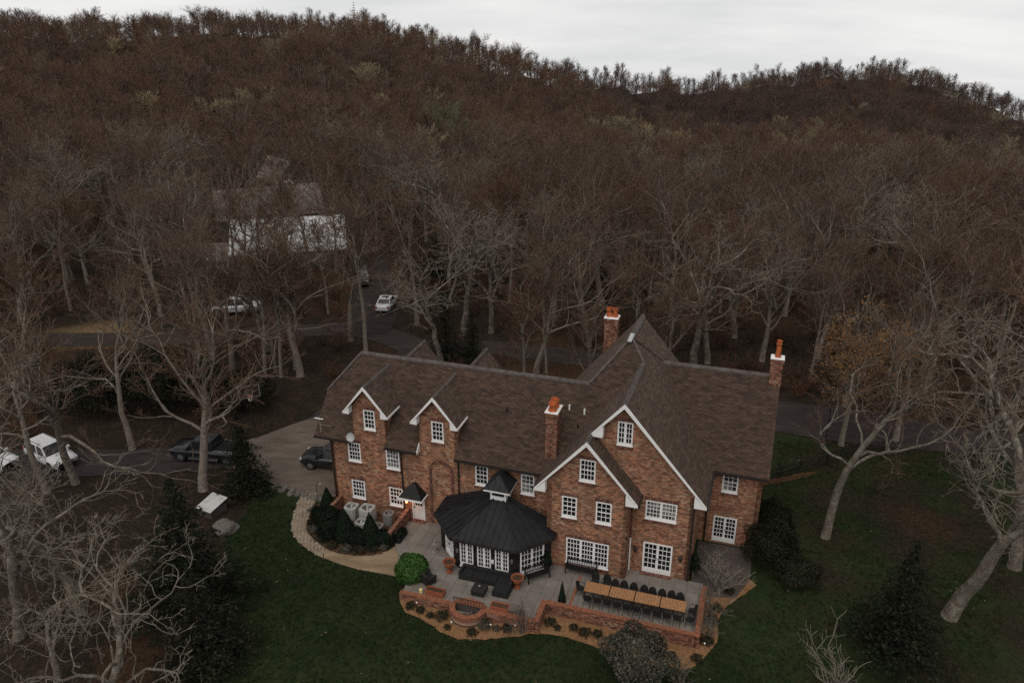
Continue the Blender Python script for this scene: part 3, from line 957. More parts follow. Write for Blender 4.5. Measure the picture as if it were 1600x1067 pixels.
# side door with six panes, its casing and the little hipped canopy
mb = MB()
for a, b, c, d in ((-14.92, -14.84, 0.02, 1.98), (-14.06, -13.98, 0.02, 1.98), (-14.84, -14.06, 1.90, 1.98)):
    fbox(mb, FRONT_A, a, b, c, d, -0.03, 0.10)
sdoor = mb.build('side_door', M['white'], house)
mb = MB()
for a, b, c, d in ((-14.84, -14.06, 0.03, 1.12), (-14.84, -14.72, 1.12, 1.90), (-14.18, -14.06, 1.12, 1.90), (-14.72, -14.18, 1.80, 1.90)):
    fbox(mb, FRONT_A, a, b, c, d, 0.03, 0.09)
for x in (-14.54, -14.36): fbox(mb, FRONT_A, x - .015, x + .015, 1.12, 1.80, 0.035, 0.085)
fbox(mb, FRONT_A, -14.72, -14.18, 1.445, 1.475, 0.034, 0.084)
mb.build('door_leaf', M['white'], sdoor)
mb = MB(); fbox(mb, FRONT_A, -14.72, -14.18, 1.12, 1.80, 0.06, 0.08); mb.build('glass', M['glass'], sdoor)
mb = MB(); fbox(mb, FRONT_A, -14.79, -14.75, 0.93, 1.05, -0.03, 0.028); mb.build('handle', M['dark_metal'], sdoor)
mb = MB(); fbox(mb, FRONT_A, -15.05, -13.85, -0.10, 0.015, -0.35, -0.002); mb.build('door_step', M['brick_trim'], house)
can = MB()
zc, ze, pr_ = 2.98, 2.18, 0.95
cu = -14.62
can.add([(cu - 0.85, 1.698, ze), (cu + 0.85, 1.698, ze), (cu + 0.85, 1.7 - pr_, ze), (cu - 0.85, 1.7 - pr_, ze), (cu - 0.12, 1.698, zc), (cu + 0.12, 1.698, zc), (cu + 0.12, 1.45, zc), (cu - 0.12, 1.45, zc)],
        [(3, 2, 6, 7), (0, 3, 7, 4), (2, 1, 5, 6), (4, 7, 6, 5), (0, 1, 2, 3)])
canopy = can.build('door_canopy', M['black'], house)
mb = MB()
mb.box(cu - 0.90, cu + 0.90, 1.7 - pr_ - 0.05, 1.7 - pr_, ze - 0.10, ze + 0.02)
mb.box(cu - 0.90, cu - 0.853, 1.7 - pr_, 1.69, ze - 0.10, ze + 0.02)
mb.box(cu + 0.853, cu + 0.90, 1.7 - pr_, 1.69, ze - 0.10, ze + 0.02)
mb.build('fascia', M['white'], canopy)

# brick arch standing proud of the front wall
mb = MB()
ac, az_, ro, ri = -12.66, 4.15, 0.86, 0.70
N = 18
pts_o = [(ac - ro, -0.6)] + [(ac - ro * math.cos(math.pi * i / N), az_ + ro * math.sin(math.pi * i / N)) for i in range(N + 1)] + [(ac + ro, -0.6)]
pts_i = [(ac - ri, -0.6)] + [(ac - ri * math.cos(math.pi * i / N), az_ + ri * math.sin(math.pi * i / N)) for i in range(N + 1)] + [(ac + ri, -0.6)]
for i in range(len(pts_o) - 1):
    o0, o1, i0, i1 = pts_o[i], pts_o[i + 1], pts_i[i], pts_i[i + 1]
    P = FRONT_A.p
    mb.hexa([P(*o0, -0.07), P(*i0, -0.07), P(*i0, 0.0), P(*o0, 0.0)], [P(*o1, -0.07), P(*i1, -0.07), P(*i1, 0.0), P(*o1, 0.0)])
mb.build('brick_arch', M['brick_trim'], house)


def vwall(pts_vz, u, name='wall', m='brick', th=0.3, outward=1):
    face = Face((u, 0, 0), (0, outward, 0))
    return wall(face, [(v * outward, z) for v, z in pts_vz], (), th, m, name)


# side walls
vwall([(1.7, -0.6), (9.3, -0.6), (9.3, 5.6), (7.4, 7.7), (3.6, 7.7), (1.7, 5.85)], -20.87, outward=-1)
vwall([(0.0, -1.0), (1.7, -1.0), (1.7, 5.9), (0.0, 5.9)], -4.96, outward=-1)
vwall([(0.0, -1.0), (1.02, -1.0), (1.02, 5.95), (0.0, 5.95)], 0.0)
vwall([(1.02, -1.0), (5.54, -1.0), (5.54, 5.9), (1.02, 5.9)], 3.72)
vwall([(5.54, -0.6), (13.7, -0.6), (13.7, 6.0), (9.65, 10.1), (5.54, 5.95)], 7.40)
# rear walls
REAR = Face((0, 9.3, 0), (-1, 0, 0))
wall(REAR, [(7.6, -0.6), (20.87, -0.6), (20.87, 5.7), (7.6, 5.7)])
REAR2 = Face((0, 11.75, 0), (-1, 0, 0))
wall(REAR2, [(-4.4, -0.6), (7.4, -0.6), (7.4, 5.7), (1.65, 12.35), (-4.4, 5.5)])
REAR3 = Face((0, 13.7, 0), (-1, 0, 0))
wall(REAR3, [(-7.4, -0.6), (-2.2, -0.6), (-2.2, 5.9), (-7.4, 5.9)])
# dormer cheeks
for u, sg in ((-18.98, -1), (-16.52, 1), (-14.12, -1), (-11.56, 1)):
    vwall([(1.7, 5.9), (3.6, 7.9), (1.7, 7.9)], u, outward=sg, th=0.1)


def lf(v): return 5.6 + 1.08 * (v - 1.25)


def ce(u): return 11.5 - 1.17 * (u + 0.65)


def cw(u): return 11.5 + 1.17 * (u + 0.65)


def df(v): return 5.8 + 1.02 * (v - 5.1)


def roof(pts, m='shingle', th=0.14, name='roof'):
    return MB().slab(pts, th).build(name, M[m], house)


d1, d2, dh = -17.75, -12.87, 1.60
DZ = 9.75
LFZ = lambda v: (v, lf(v))
notch = lambda a, b: [(a, 1.25, lf(1.25)), (a, 1.72, lf(1.72)), (b, 1.72, lf(1.72)), (b, 1.25, lf(1.25))]
roof_front = roof([(-21.75, 1.25, lf(1.25))] + notch(-19.0, -16.5) + notch(-14.14, -11.54) +
     [(-5.69, 1.25, lf(1.25)), (-0.65, 6.713, 11.5), (-1.65, 7.80, 12.67), (-3.74, 5.5, 10.19), (-20.0, 5.5, 10.19), (-21.75, 3.42, lf(3.42))])
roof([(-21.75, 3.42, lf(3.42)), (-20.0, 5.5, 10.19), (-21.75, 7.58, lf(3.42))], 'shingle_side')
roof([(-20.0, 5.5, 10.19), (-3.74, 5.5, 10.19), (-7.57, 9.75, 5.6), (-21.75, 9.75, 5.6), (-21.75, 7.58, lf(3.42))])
for dc in (d1, d2):
    vr = 1.25 + (DZ - 5.6) / 1.08
    ve = 1.25 + (7.75 - 5.6) / 1.08
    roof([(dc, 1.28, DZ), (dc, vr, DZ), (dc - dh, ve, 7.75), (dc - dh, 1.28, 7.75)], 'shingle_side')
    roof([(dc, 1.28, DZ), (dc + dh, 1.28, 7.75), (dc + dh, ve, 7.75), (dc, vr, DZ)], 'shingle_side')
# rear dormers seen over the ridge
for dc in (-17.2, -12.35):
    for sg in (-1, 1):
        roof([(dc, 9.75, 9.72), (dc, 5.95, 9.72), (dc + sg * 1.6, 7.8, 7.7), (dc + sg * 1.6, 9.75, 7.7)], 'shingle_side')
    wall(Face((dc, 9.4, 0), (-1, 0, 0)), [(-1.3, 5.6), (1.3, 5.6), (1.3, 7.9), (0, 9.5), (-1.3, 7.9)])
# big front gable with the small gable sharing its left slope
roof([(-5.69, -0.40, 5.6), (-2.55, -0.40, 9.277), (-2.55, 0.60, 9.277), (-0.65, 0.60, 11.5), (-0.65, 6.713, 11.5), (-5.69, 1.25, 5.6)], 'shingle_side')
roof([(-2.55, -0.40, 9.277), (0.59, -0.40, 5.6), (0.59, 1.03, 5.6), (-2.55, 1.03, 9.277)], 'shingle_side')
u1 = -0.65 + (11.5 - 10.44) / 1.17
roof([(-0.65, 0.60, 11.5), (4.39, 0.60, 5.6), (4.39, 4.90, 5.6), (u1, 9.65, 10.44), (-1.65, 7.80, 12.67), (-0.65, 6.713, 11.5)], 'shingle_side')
# high rear roof
E1 = lambda u: 12.70 - 1.17 * (u + 1.65)
EW = lambda u: 12.70 + 1.20 * (u + 1.65)
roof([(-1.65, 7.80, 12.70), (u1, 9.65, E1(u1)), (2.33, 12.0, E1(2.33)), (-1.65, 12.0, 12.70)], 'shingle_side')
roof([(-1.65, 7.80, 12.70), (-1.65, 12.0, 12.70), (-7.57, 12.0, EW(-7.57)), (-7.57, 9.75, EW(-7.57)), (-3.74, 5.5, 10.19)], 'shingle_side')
# right wing
roof([(u1, 9.65, 10.44), (4.39, 4.90, 5.6), (7.72, 4.90, 5.6), (7.72, 9.65, 10.44)])
roof([(u1, 9.65, 10.44), (7.72, 9.65, 10.44), (7.72, 14.4, 5.6), (4.39, 14.4, 5.6), (2.33, 12.0, 8.04)])


def ridge(p, q, w=0.30):
    p, q = Vector(p), Vector(q)
    d = (q - p).normalized()
    s = d.cross(ZUP).normalized() * w / 2
    k = ZUP * 0.06
    dr = ZUP * (w * 0.42)
    mb = MB()
    A = [p - s - dr + k, p + k * 1.6, p + s - dr + k, p + s - dr - k * .5, p - k, p - s - dr - k * .5]
    B = [x + (q - p) for x in A]
    mb.add(A + B, [(0, 1, 7, 6), (1, 2, 8, 7), (2, 3, 9, 8), (3, 4, 10, 9), (4, 5, 11, 10), (5, 0, 6, 11), (5, 4, 3, 2, 1, 0), (6, 7, 8, 9, 10, 11)])
    mb.build('ridge_cap', M['ridge'], house)


ridge((-20.0, 5.5, 10.19), (-3.74, 5.5, 10.19))
ridge((-0.65, 0.58, 11.5), (-0.65, 6.7, 11.5))
ridge((-2.55, -0.42, 9.277), (-2.55, 1.0, 9.277))
ridge((-1.65, 7.8, 12.70), (-1.65, 12.02, 12.70), 0.36)
ridge((u1, 9.65, 10.44), (7.74, 9.65, 10.44))
for dc in (d1, d2):
    ridge((dc, 1.26, DZ), (dc, 5.05, DZ), 0.24)
for dc in (-17.2, -12.35): ridge((dc, 5.95, 9.72), (dc, 9.8, 9.72), 0.24)
# hips, valleys and flashings
for p, q, w in (((-21.75, 3.42, lf(3.42)), (-20.0, 5.5, 10.19), .22), ((-3.74, 5.5, 10.20), (-1.65, 7.80, 12.69), .2), ((-1.65, 7.8, 12.69), (-0.65, 6.713, 11.52), .16),
                ((-1.55, 7.86, 12.62), (u1, 9.65, 10.47), .12)):
    mb = MB().bar(Vector(p) + ZUP * 0.015, Vector(q) + ZUP * 0.015, w, 0.06)
    mb.build('hip_cap', M['ridge'], house)
mb = MB().bar((-1.72, 7.35, 12.52), (-1.62, 7.95, 12.86), 0.26, 0.10)
mb.build('flashing', M['dish'], house)
# gutters, fascias and downspouts
gut = [((-21.75, 1.20, 5.50), (-19.0, 1.20, 5.50)), ((-16.5, 1.20, 5.50), (-14.14, 1.20, 5.50)), ((-11.54, 1.20, 5.50), (-5.75, 1.20, 5.50)), ((4.42, 4.85, 5.50), (7.70, 4.85, 5.50)), ((0.64, -0.38, 5.50), (0.64, 0.98, 5.5)), ((4.44, 0.62, 5.5), (4.44, 4.8, 5.5)), ((-5.74, -0.38, 5.5), (-5.74, 1.15, 5.5))]
for p, q in gut:
    MB().bar(p, q, 0.12, 0.12).build('gutter', M['dark_metal'], house)
for pts in ([(-20.72, 1.25, 5.45), (-20.72, 1.62, 5.1), (-20.72, 1.62, -0.1)], [(-15.50, 1.25, 5.45), (-15.50, 1.62, 5.1), (-15.50, 1.62, -0.1)],
            [(-11.42, 1.25, 5.45), (-11.42, 1.62, 5.1), (-11.42, 1.62, 0)], [(4.35, 5.35, 5.4), (4.20, 5.46, 5.0), (4.20, 5.46, -0.1)],
            [(3.64, 1.0, 5.3), (3.66, 0.94, 4.9), (3.66, 0.94, -0.1)]):
    MB().tube(pts, 0.055, 8).build('downspout', M['dark_metal'], house)
MB().tube([(0.08, 0.95, 5.3), (0.08, 0.93, 2.4)], 0.05, 8).build('downspout', M['brick_trim'], house)
MB().tube([(0.08, 0.93, 2.4), (0.08, 0.93, 0.0)], 0.05, 8).build('downspout', M['white'], house)


def rake(apex, slope, half_l, half_r, v, h=0.20, th=0.07, ret=0.75, name='bargeboard', back=0.38):
    """white boards under the verge of a gable, with boxed returns at the eaves"""
    ua, za = apex
    for sg, hf in ((-1, half_l), (1, half_r)):
        if not hf: continue
        e = (ua + sg * hf, za - slope * hf)
        k = 0.0
        mb = MB()
        lo = [(ua, v - th, za - h - 0.06), (e[0], v - th, e[1] - h * 0.5), (e[0], v, e[1] - h * 0.5), (ua, v, za - h - 0.06)]
        hi = [(ua, v - th, za + 0.03), (e[0], v - th, e[1] + 0.03), (e[0], v, e[1] + 0.03), (ua, v, za + 0.03)]
        if sg < 0: lo, hi = [lo[i] for i in (1, 0, 3, 2)], [hi[i] for i in (1, 0, 3, 2)]
        mb.hexa(lo, hi)
        b = mb.build(name, M['white'], house)
        if ret:
            t = (e[0] - sg * ret, e[1] + slope * ret - h)
            P = [(e[0], e[1] - h * 0.5), (t[0], t[1]), (t[0], e[1] - 0.10)]
            m2 = MB()
            A = [(x, v - th - 0.004, z) for x, z in P]; Bk = [(x, v + back, z) for x, z in P]
            m2.add(A + Bk, [(0, 1, 2), (5, 4, 3), (0, 3, 4, 1), (1, 4, 5, 2), (2, 5, 3, 0)])
            m2.build('eave_return', M['white'], b)


rake((-0.65, 11.5), 1.17, 1.9, 5.04, 0.60, ret=0.72)
rake((-2.55, 9.277), 1.17, 3.14, 3.14, -0.40, ret=0.72)
for dc in (d1, d2): rake((dc, DZ), 1.25, dh, dh, 1.28, h=0.18, ret=0.45)
# white cheek fascia along the dormer eaves
for dc in (d1, d2):
    for sg in (-1, 1):
        MB().bar((dc + sg * (dh + 0.02), 1.25, 7.70), (dc + sg * (dh + 0.02), 3.1, 7.70), 0.05, 0.13).build('fascia', M['white'], house)
mb = MB()
mb.add([(-14.16, 1.20, 5.42), (-14.16, 1.20, 5.62), (-14.16, 1.69, 6.08), (-14.16, 1.69, 5.42), (-14.12, 1.20, 5.42), (-14.12, 1.20, 5.62), (-14.12, 1.69, 6.08), (-14.12, 1.69, 5.42)],
       [(0, 1, 2, 3), (7, 6, 5, 4), (0, 4, 5, 1), (1, 5, 6, 2), (2, 6, 7, 3), (3, 7, 4, 0)])
mb.build('eave_return', M['white'], house)
# chimneys
def chimney(u0, u1_, v0, v1, z0, z1, pots, slant=0.0):
    mb = MB().hexa([(u0, v0, z0), (u1_, v0, z0), (u1_, v1, z0), (u0, v1, z0)], [(u0, v0, z1), (u1_, v0, z1), (u1_, v1, z1), (u0, v1, z1)])
    for i, (k, h) in enumerate(((0.04, 0.16), (0.08, 0.10))):
        zz = z1 - 0.30 + i * 0.16
        mb.box(u0 - k, u1_ + k, v0 - k, v1 + k, zz, zz + h - 0.003)
    c = mb.build('chimney', M['brick_red'], house)
    MB().bbox(u0 - 0.06, u1_ + 0.06, v0 - 0.06, v1 + 0.06, z1 + 0.002, z1 + 0.075, 0.03).build('cap', M['white'], c)
    for (pu, pv, h, r) in pots:
        MB().lathe([(r * 1.15, 0), (r * 1.15, 0.08), (r * 0.95, 0.12), (r * 0.85, h * 0.7), (r * 1.05, h * 0.75), (r * 1.05, h * 0.82), (r * 0.88, h * 0.85), (r * 0.88, h * 0.93), (r * 1.0, h), (r * 0.7, h), (r * 0.7, h - 0.1)], 14, (pu, pv, z1 + 0.075)).build('chimney_pot', M['pot'], c)
    return c


chimney(-5.68, -4.96, 1.95, 3.10, 5.6, 9.50, [(-5.32, 2.25, 0.55, 0.25), (-5.32, 2.78, 0.55, 0.25)])
chimney(7.02, 7.74, 9.15, 9.75, 9.3, 11.75, [(7.38, 9.45, 1.1, 0.17)])
chimney(-4.32, -3.42, 12.1, 12.85, -0.3, 12.10, [(-4.08, 12.47, 0.62, 0.20), (-3.66, 12.47, 0.62, 0.20)])
# roof vents
for u, v, h in ((-5.9, 4.2, 0.30), (-4.75, 4.2, 0.30), (-3.75, 4.1, 0.32), (-4.0, 3.45, 0.2)):
    MB().tube([(u, v, lf(v) - 0.1), (u, v, lf(v) + h)], 0.06, 8).build('vent_pipe', M['white'] if h > .25 else M['dark_metal'], house)
MB().tube([(-8.75, 3.7, lf(3.7) - .1), (-8.75, 3.7, lf(3.7) + 0.28)], 0.07, 8).build('vent_pipe', M['dark_metal'], house)

# ------------------------------------------------------------------ octagonal garden room
pav = thing('garden_room', 'black octagonal garden room with standing seam roof, cupola and white french doors', 'garden room', hp(0, 0, 0), -YA)
CP = (-8.22, 0.90, 3.98)
EV = [(-12.30, 1.66), (-12.30, -0.46), (-10.34, -2.58), (-6.12, -2.58), (-4.32, -0.62), (-4.32, 0.0)]
WL = [(-11.92, 1.66), (-11.92, -0.40), (-10.14, -2.10), (-6.32, -2.10), (-4.66, -0.52), (-4.66, 0.0)]
PZ = 2.42
pan = 0
for i in range(len(EV) - 1):
    a, b = EV[i], EV[i + 1]
    pts = [(a[0], a[1], PZ), (b[0], b[1], PZ), CP]
    if i == 0: pts = [(a[0], a[1], PZ), (b[0], b[1], PZ), CP, (CP[0], 1.66, CP[2] - 0.02)]
    if i == 4: pts = [(a[0], a[1], PZ), (b[0], b[1], PZ), (-4.97, 0.02, PZ + 0.30), (-4.97, 0.7, PZ + 0.42), CP]
    rp = MB().slab(pts, 0.10).build('roof', M['seam_roof'], pav)
    # standing seams perpendicular to the eave, running up to the hips
    A, B, C_ = Vector((a[0], a[1], PZ)), Vector((b[0], b[1], PZ)), Vector(CP)
    e = (B - A)
    L = e.length
    e.normalize()
    nrm = (B - A).cross(C_ - A).normalized()
    up_ = nrm.cross(e)
    h = (C_ - A).dot(up_)
    fx = (C_ - A).dot(e)
    k = max(2, int(L / 0.42))
    for j in range(1, k):
        s = L * j / k
        top = h * (s / fx) if s < fx else h * ((L - s) / max(1e-4, (L - fx)))
        if i == 0 and s < fx: top = h
        top = min(top, h) - 0.03
        if top < 0.2: continue
        q0 = A + e * s + nrm * 0.02
        MB().bar(q0, q0 + up_ * top, 0.032, 0.05, up=nrm).build('seam', M['seam_roof'], rp)
for i in range(1, 5):
    a = Vector((EV[i][0], EV[i][1], PZ))
    MB().bar(a + ZUP * 0.03, Vector(CP) + ZUP * 0.03, 0.09, 0.06).build('hip_cap', M['seam_roof'], pav)
    b = Vector((EV[i - 1][0], EV[i - 1][1], PZ))
    MB().bar(a - ZUP * 0.09, b - ZUP * 0.09, 0.12, 0.11).build('gutter', M['dark_metal'], pav)
b = Vector((EV[5][0], EV[5][1] - 0.02, PZ)); MB().bar(Vector((EV[4][0], EV[4][1], PZ)) - ZUP * 0.09, b - ZUP * 0.09, 0.12, 0.11).build('gutter', M['dark_metal'], pav)
# walls
pf = Face((WL[2][0], WL[2][1], 0), (1, 0, 0))
dd = [(0.22, 1.10), (1.36, 2.25), (2.52, 3.40)]
wall(pf, [(0, -0.2), (3.82, -0.2), (3.82, 2.40), (0, 2.40)], [(a, b, 0.20, 1.98) for a, b in dd], 0.2, 'brick_dark', parent=pav, reveal=0.1)
for a, b in dd:
    w = window(pf, a, b, 0.20, 1.98, 4, 5, pav, mid=False, sill=False, frame=0.085, name='french_door', stiles=2, lower_panel=0.10)
    mb = MB(); fbox(mb, pf, a - 0.02, b + 0.02, 0.13, 0.197, -0.08, -0.002); mb.build('sill', M['white'], w)
    for s in (a + 0.04, b - 0.04):
        mb = MB(); fbox(mb, pf, s - 0.045, s + 0.045, 1.983, 2.28, -0.03, -0.002); mb.build('post', M['white'], w)
for (i, holes_, kind) in ((1, None, 'left'), (3, None, 'right')):
    a, b = Vector((*WL[i], 0)), Vector((*WL[i + 1], 0))
    L = (b - a).length
    fc = Face(a, b - a)
    if kind == 'left':
        hl = [(0.75, 1.95, 0.08, 2.02)]
    else:
        hl = [(0.32, 1.95, 0.08, 2.05)]
    wall(fc, [(0, -0.2), (L, -0.2), (L, 2.40), (0, 2.40)], hl, 0.2, 'brick_dark', parent=pav, reveal=0.1)
    french_door(fc, *hl[0], rows=5 if kind == 'left' else 4, parent=pav)
    if kind == 'right':
        for s in (0.37, 1.13, 1.90):
            mb = MB(); fbox(mb, fc, s - 0.05, s + 0.05, 2.053, 2.32, -0.03, -0.002); mb.build('post', M['white'], pav)
for i in (0, 4):
    a, b = Vector((*WL[i], 0)), Vector((*WL[i + 1], 0))
    fc = Face(a, b - a)
    L = (b - a).length
    wall(fc, [(0, -0.2), (L, -0.2), (L, 2.40), (0, 2.40)], (), 0.2, 'brick_dark', parent=pav)
mb = MB(); fbox(mb, pf, 2.285, 2.44, 0.85, 1.10, -0.06, -0.002); mb.build('notice_box', M['white'], pav)
for s in (0.08, 3.62):
    mb = MB().lathe([(0.02, 0), (0.08, 0.03), (0.10, 0.22), (0.05, 0.30), (0.02, 0.36)], 8, tuple(pf.p(s, 1.15, -0.10)))
    mb.build('wall_lantern', M['stone'], pav)
# cupola
cu_ = MB()
cx, cy = -8.25, 0.86
CZ = 0.20
cu_.box(cx - 0.52, cx + 0.52, cy - 0.52, cy + 0.52, 3.50, 3.78 + CZ)
for a, b, c, d in ((-.52, -.40, -.52, -.40), (.40, .52, -.52, -.40), (-.52, -.40, .40, .52), (.40, .52, .40, .52)):
    cu_.box(cx + a, cx + b, cy + c, cy + d, 3.78 + CZ, 4.24 + CZ)
cu_.box(cx - 0.398, cx + 0.398, cy - 0.515, cy - 0.405, 4.12 + CZ, 4.235 + CZ)
cu_.box(cx + 0.405, cx + 0.515, cy - 0.398, cy + 0.398, 4.12 + CZ, 4.235 + CZ)
cup = cu_.build('cupola', M['white'], pav)
MB().box(cx - 0.39, cx + 0.39, cy - 0.46, cy + 0.46, 3.785 + CZ, 4.16 + CZ).build('louvre', M['black'], cup)  # black block fills the open cupola: its dark interior put into colour
MB().box(cx - 0.86, cx + 0.86, cy - 0.84, cy + 0.80, 4.24 + CZ, 4.36 + CZ).build('fascia', M['white'], cup)
rf = MB()
rf.add([(cx - .87, cy - .85, 4.363 + CZ), (cx + .87, cy - .85, 4.363 + CZ), (cx + .87, cy + .81, 4.363 + CZ), (cx - .87, cy + .81, 4.363 + CZ), (cx, cy - 0.22, 5.28 + CZ), (cx, cy + 0.42, 5.28 + CZ)],
       [(0, 1, 4), (1, 2, 5, 4), (2, 3, 5), (3, 0, 4, 5), (0, 3, 2, 1)])
cr_ = rf.build('cupola_roof', M['seam_roof'], pav)
for j in range(1, 5):
    s = -0.87 + 1.74 * j / 5
    tt = 1 - abs(s) / 0.87
    MB().bar((cx + s, cy - .86, 4.375 + CZ), (cx + s, cy - .86 + 0.63 * tt, 4.375 + CZ + 0.915 * tt), 0.03, 0.04).build('seam', M['seam_roof'], cr_)
for sx in (-1, 1):
    MB().bar((cx + sx * .87, cy - .85, 4.38 + CZ), (cx, cy - .22, 5.29 + CZ), 0.06, 0.05).build('hip_cap', M['seam_roof'], cr_)

# things fixed to the house that could be taken down
t = thing('satellite_dish', 'small grey satellite dish on the eave under the leftmost dormer', 'dish', hp(-18.85, 1.0, 5.35), -YA)
mb = MB()
prof = [(0.0, 0.0), (0.12, 0.012), (0.22, 0.045), (0.30, 0.09)]
n = 18
rot = Matrix.Rotation(R(72), 4, 'X') @ Matrix.Rotation(0, 4, 'Z')
vv, ff = [], []
for r_, z in prof:
    for k in range(n):
        a = 2 * math.pi * k / n
        vv.append(tuple(rot @ Vector((r_ * math.cos(a), r_ * 1.05 * math.sin(a), z)) + Vector((0.12, -0.05, 0.75))))
for i in range(len(prof) - 1):
    for k in range(n): ff.append((i * n + k, i * n + (k + 1) % n, (i + 1) * n + (k + 1) % n, (i + 1) * n + k))
mb.add(vv, ff)
mb.add([tuple(Vector(p) + Vector((0, 0.03, 0))) for p in vv], [tuple(reversed(f)) for f in ff])
mb.build('reflector', M['dish'], t)
MB().tube([(-0.05, 0.2, 0.15), (0.0, 0.05, 0.45), (0.12, 0.0, 0.72)], 0.03, 8).build('mast', M['dish'], t)
MB().tube([(0.12, -0.02, 0.50), (0.12, -0.40, 0.62)], 0.018, 6).build('feed_arm', M['dish'], t)
t = thing('roof_antenna', 'thin pale antenna standing on the left corner of the eave', 'antenna', hp(-21.5, 1.35, 5.68), -YA)
MB().tube([(0.25, 0, 0), (0.25, 0, 1.15)], 0.025, 6).build('mast', M['stone_pale'], t)
MB().tube([(-0.12, 0, 1.17), (0.52, 0, 1.17)], 0.035, 6).build('crossbar', M['white'], t)
MB().tube([(0.25, 0, 0.75), (0.95, 0.2, 0.62)], 0.018, 6).build('arm', M['stone_pale'], t)
t = thing('wall_lantern', 'lit orange lantern on the brick wall beside the white side door', 'lantern', hp(-15.22, 1.60, 1.55), -YA)
MB().box(-0.06, 0.06, 0.0, 0.098, -0.12, 0.12).build('bracket', M['dark_metal'], t)
lan = MB().lathe([(0.05, -0.16), (0.075, -0.14), (0.09, 0.10), (0.05, 0.12)], 8, (0, -0.14, 0)).build('glass_body', M['lamp'], t)
MB().lathe([(0.12, 0.125), (0.05, 0.22), (0.01, 0.26)], 8, (0, -0.14, 0)).build('lantern_cap', M['dark_metal'], t)
ld = bpy.data.lights.new('lantern_light', 'POINT'); ld.energy = 14; ld.color = (1.0, 0.35, 0.14); ld.shadow_soft_size = 0.1
lo = link('lantern_light', ld, t); lo.location = (0, -0.36, 0.0)
t = thing('flood_light', 'small white flood light high on the left end of the house', 'light', hp(-21.0, 3.0, 6.3), -YA)
MB().tube([(0.1, 0, 0), (-0.25, -0.05, 0.05)], 0.03, 6).build('bracket', M['dark_metal'], t)
MB().lathe([(0.04, 0), (0.08, -0.1), (0.10, -0.28), (0.02, -0.28)], 8, (-0.28, -0.05, 0.1)).build('lamp_head', M['white'], t)
for (fc, s, z, lab) in ((FRONT_C, 0.42, 1.65, 'dark wall lantern left of the terrace french doors'), (FRONT_C, 3.15, 1.55, 'dark wall lantern right of the terrace french doors')):
    p = fc.p(s, z, -0.0)
    t = thing('wall_sconce', lab, 'lantern', hp(p.x, p.y, p.z), -YA)
    MB().box(-0.05, 0.05, -0.04, -0.002, -0.14, 0.14).build('bracket', M['dark_metal'], t)
    MB().lathe([(0.03, -0.22), (0.10, -0.12), (0.12, 0.10), (0.03, 0.26)], 8, (0, -0.16, 0)).build('lantern_body', M['dark_metal'], t)
# ------------------------------------------------------------------ terrace furniture
def top4(t, x0, x1, y0, y1, z, n, m='wood_top'):
    for i in range(n):
        a, b_ = x0 + (x1 - x0) * i / n + .004, x0 + (x1 - x0) * (i + 1) / n - .004
        MB().bbox(a, b_, y0, y1, z - 0.022, z + random.uniform(0, .003), 0.004).build('slat', M[m], t)


def table(name, label, loc, L, W):
    t = thing(name, label, 'table', loc, -YA, 'wooden tables set end to end on the terrace')
    f = MB()
    f.box(-L / 2 + .01, L / 2 - .01, -W / 2 + .01, -W / 2 + .05, 0.665, 0.725); f.box(-L / 2 + .01, L / 2 - .01, W / 2 - .05, W / 2 - .01, 0.665, 0.725)
    f.box(-L / 2 + .01, -L / 2 + .05, -W / 2 + .052, W / 2 - .052, 0.665, 0.725); f.box(L / 2 - .05, L / 2 - .01, -W / 2 + .052, W / 2 - .052, 0.665, 0.725)
    f.build('frame', M['black'], t)
    for sx in (-1, 1):
        for sy in (-1, 1):
            MB().box(sx * (L / 2 - .05) - .025, sx * (L / 2 - .05) + .025, sy * (W / 2 - .06) - .025, sy * (W / 2 - .06) + .025, 0.0, 0.663).build('leg', M['black'], t)
    top4(t, -L / 2, L / 2, -W / 2, W / 2, 0.75, 9)
    return t


tabs = ['first wooden table of the row, its left end nearest the small potted cypress', 'second wooden table from the left in the terrace row', 'third wooden table from the left in the terrace row', 'last wooden table of the row, nearest the right end wall']
for i in range(4):
    table('patio_table', tabs[i], hp(-1.20 + i * 1.475, -2.26, 0), 1.42, 0.90)


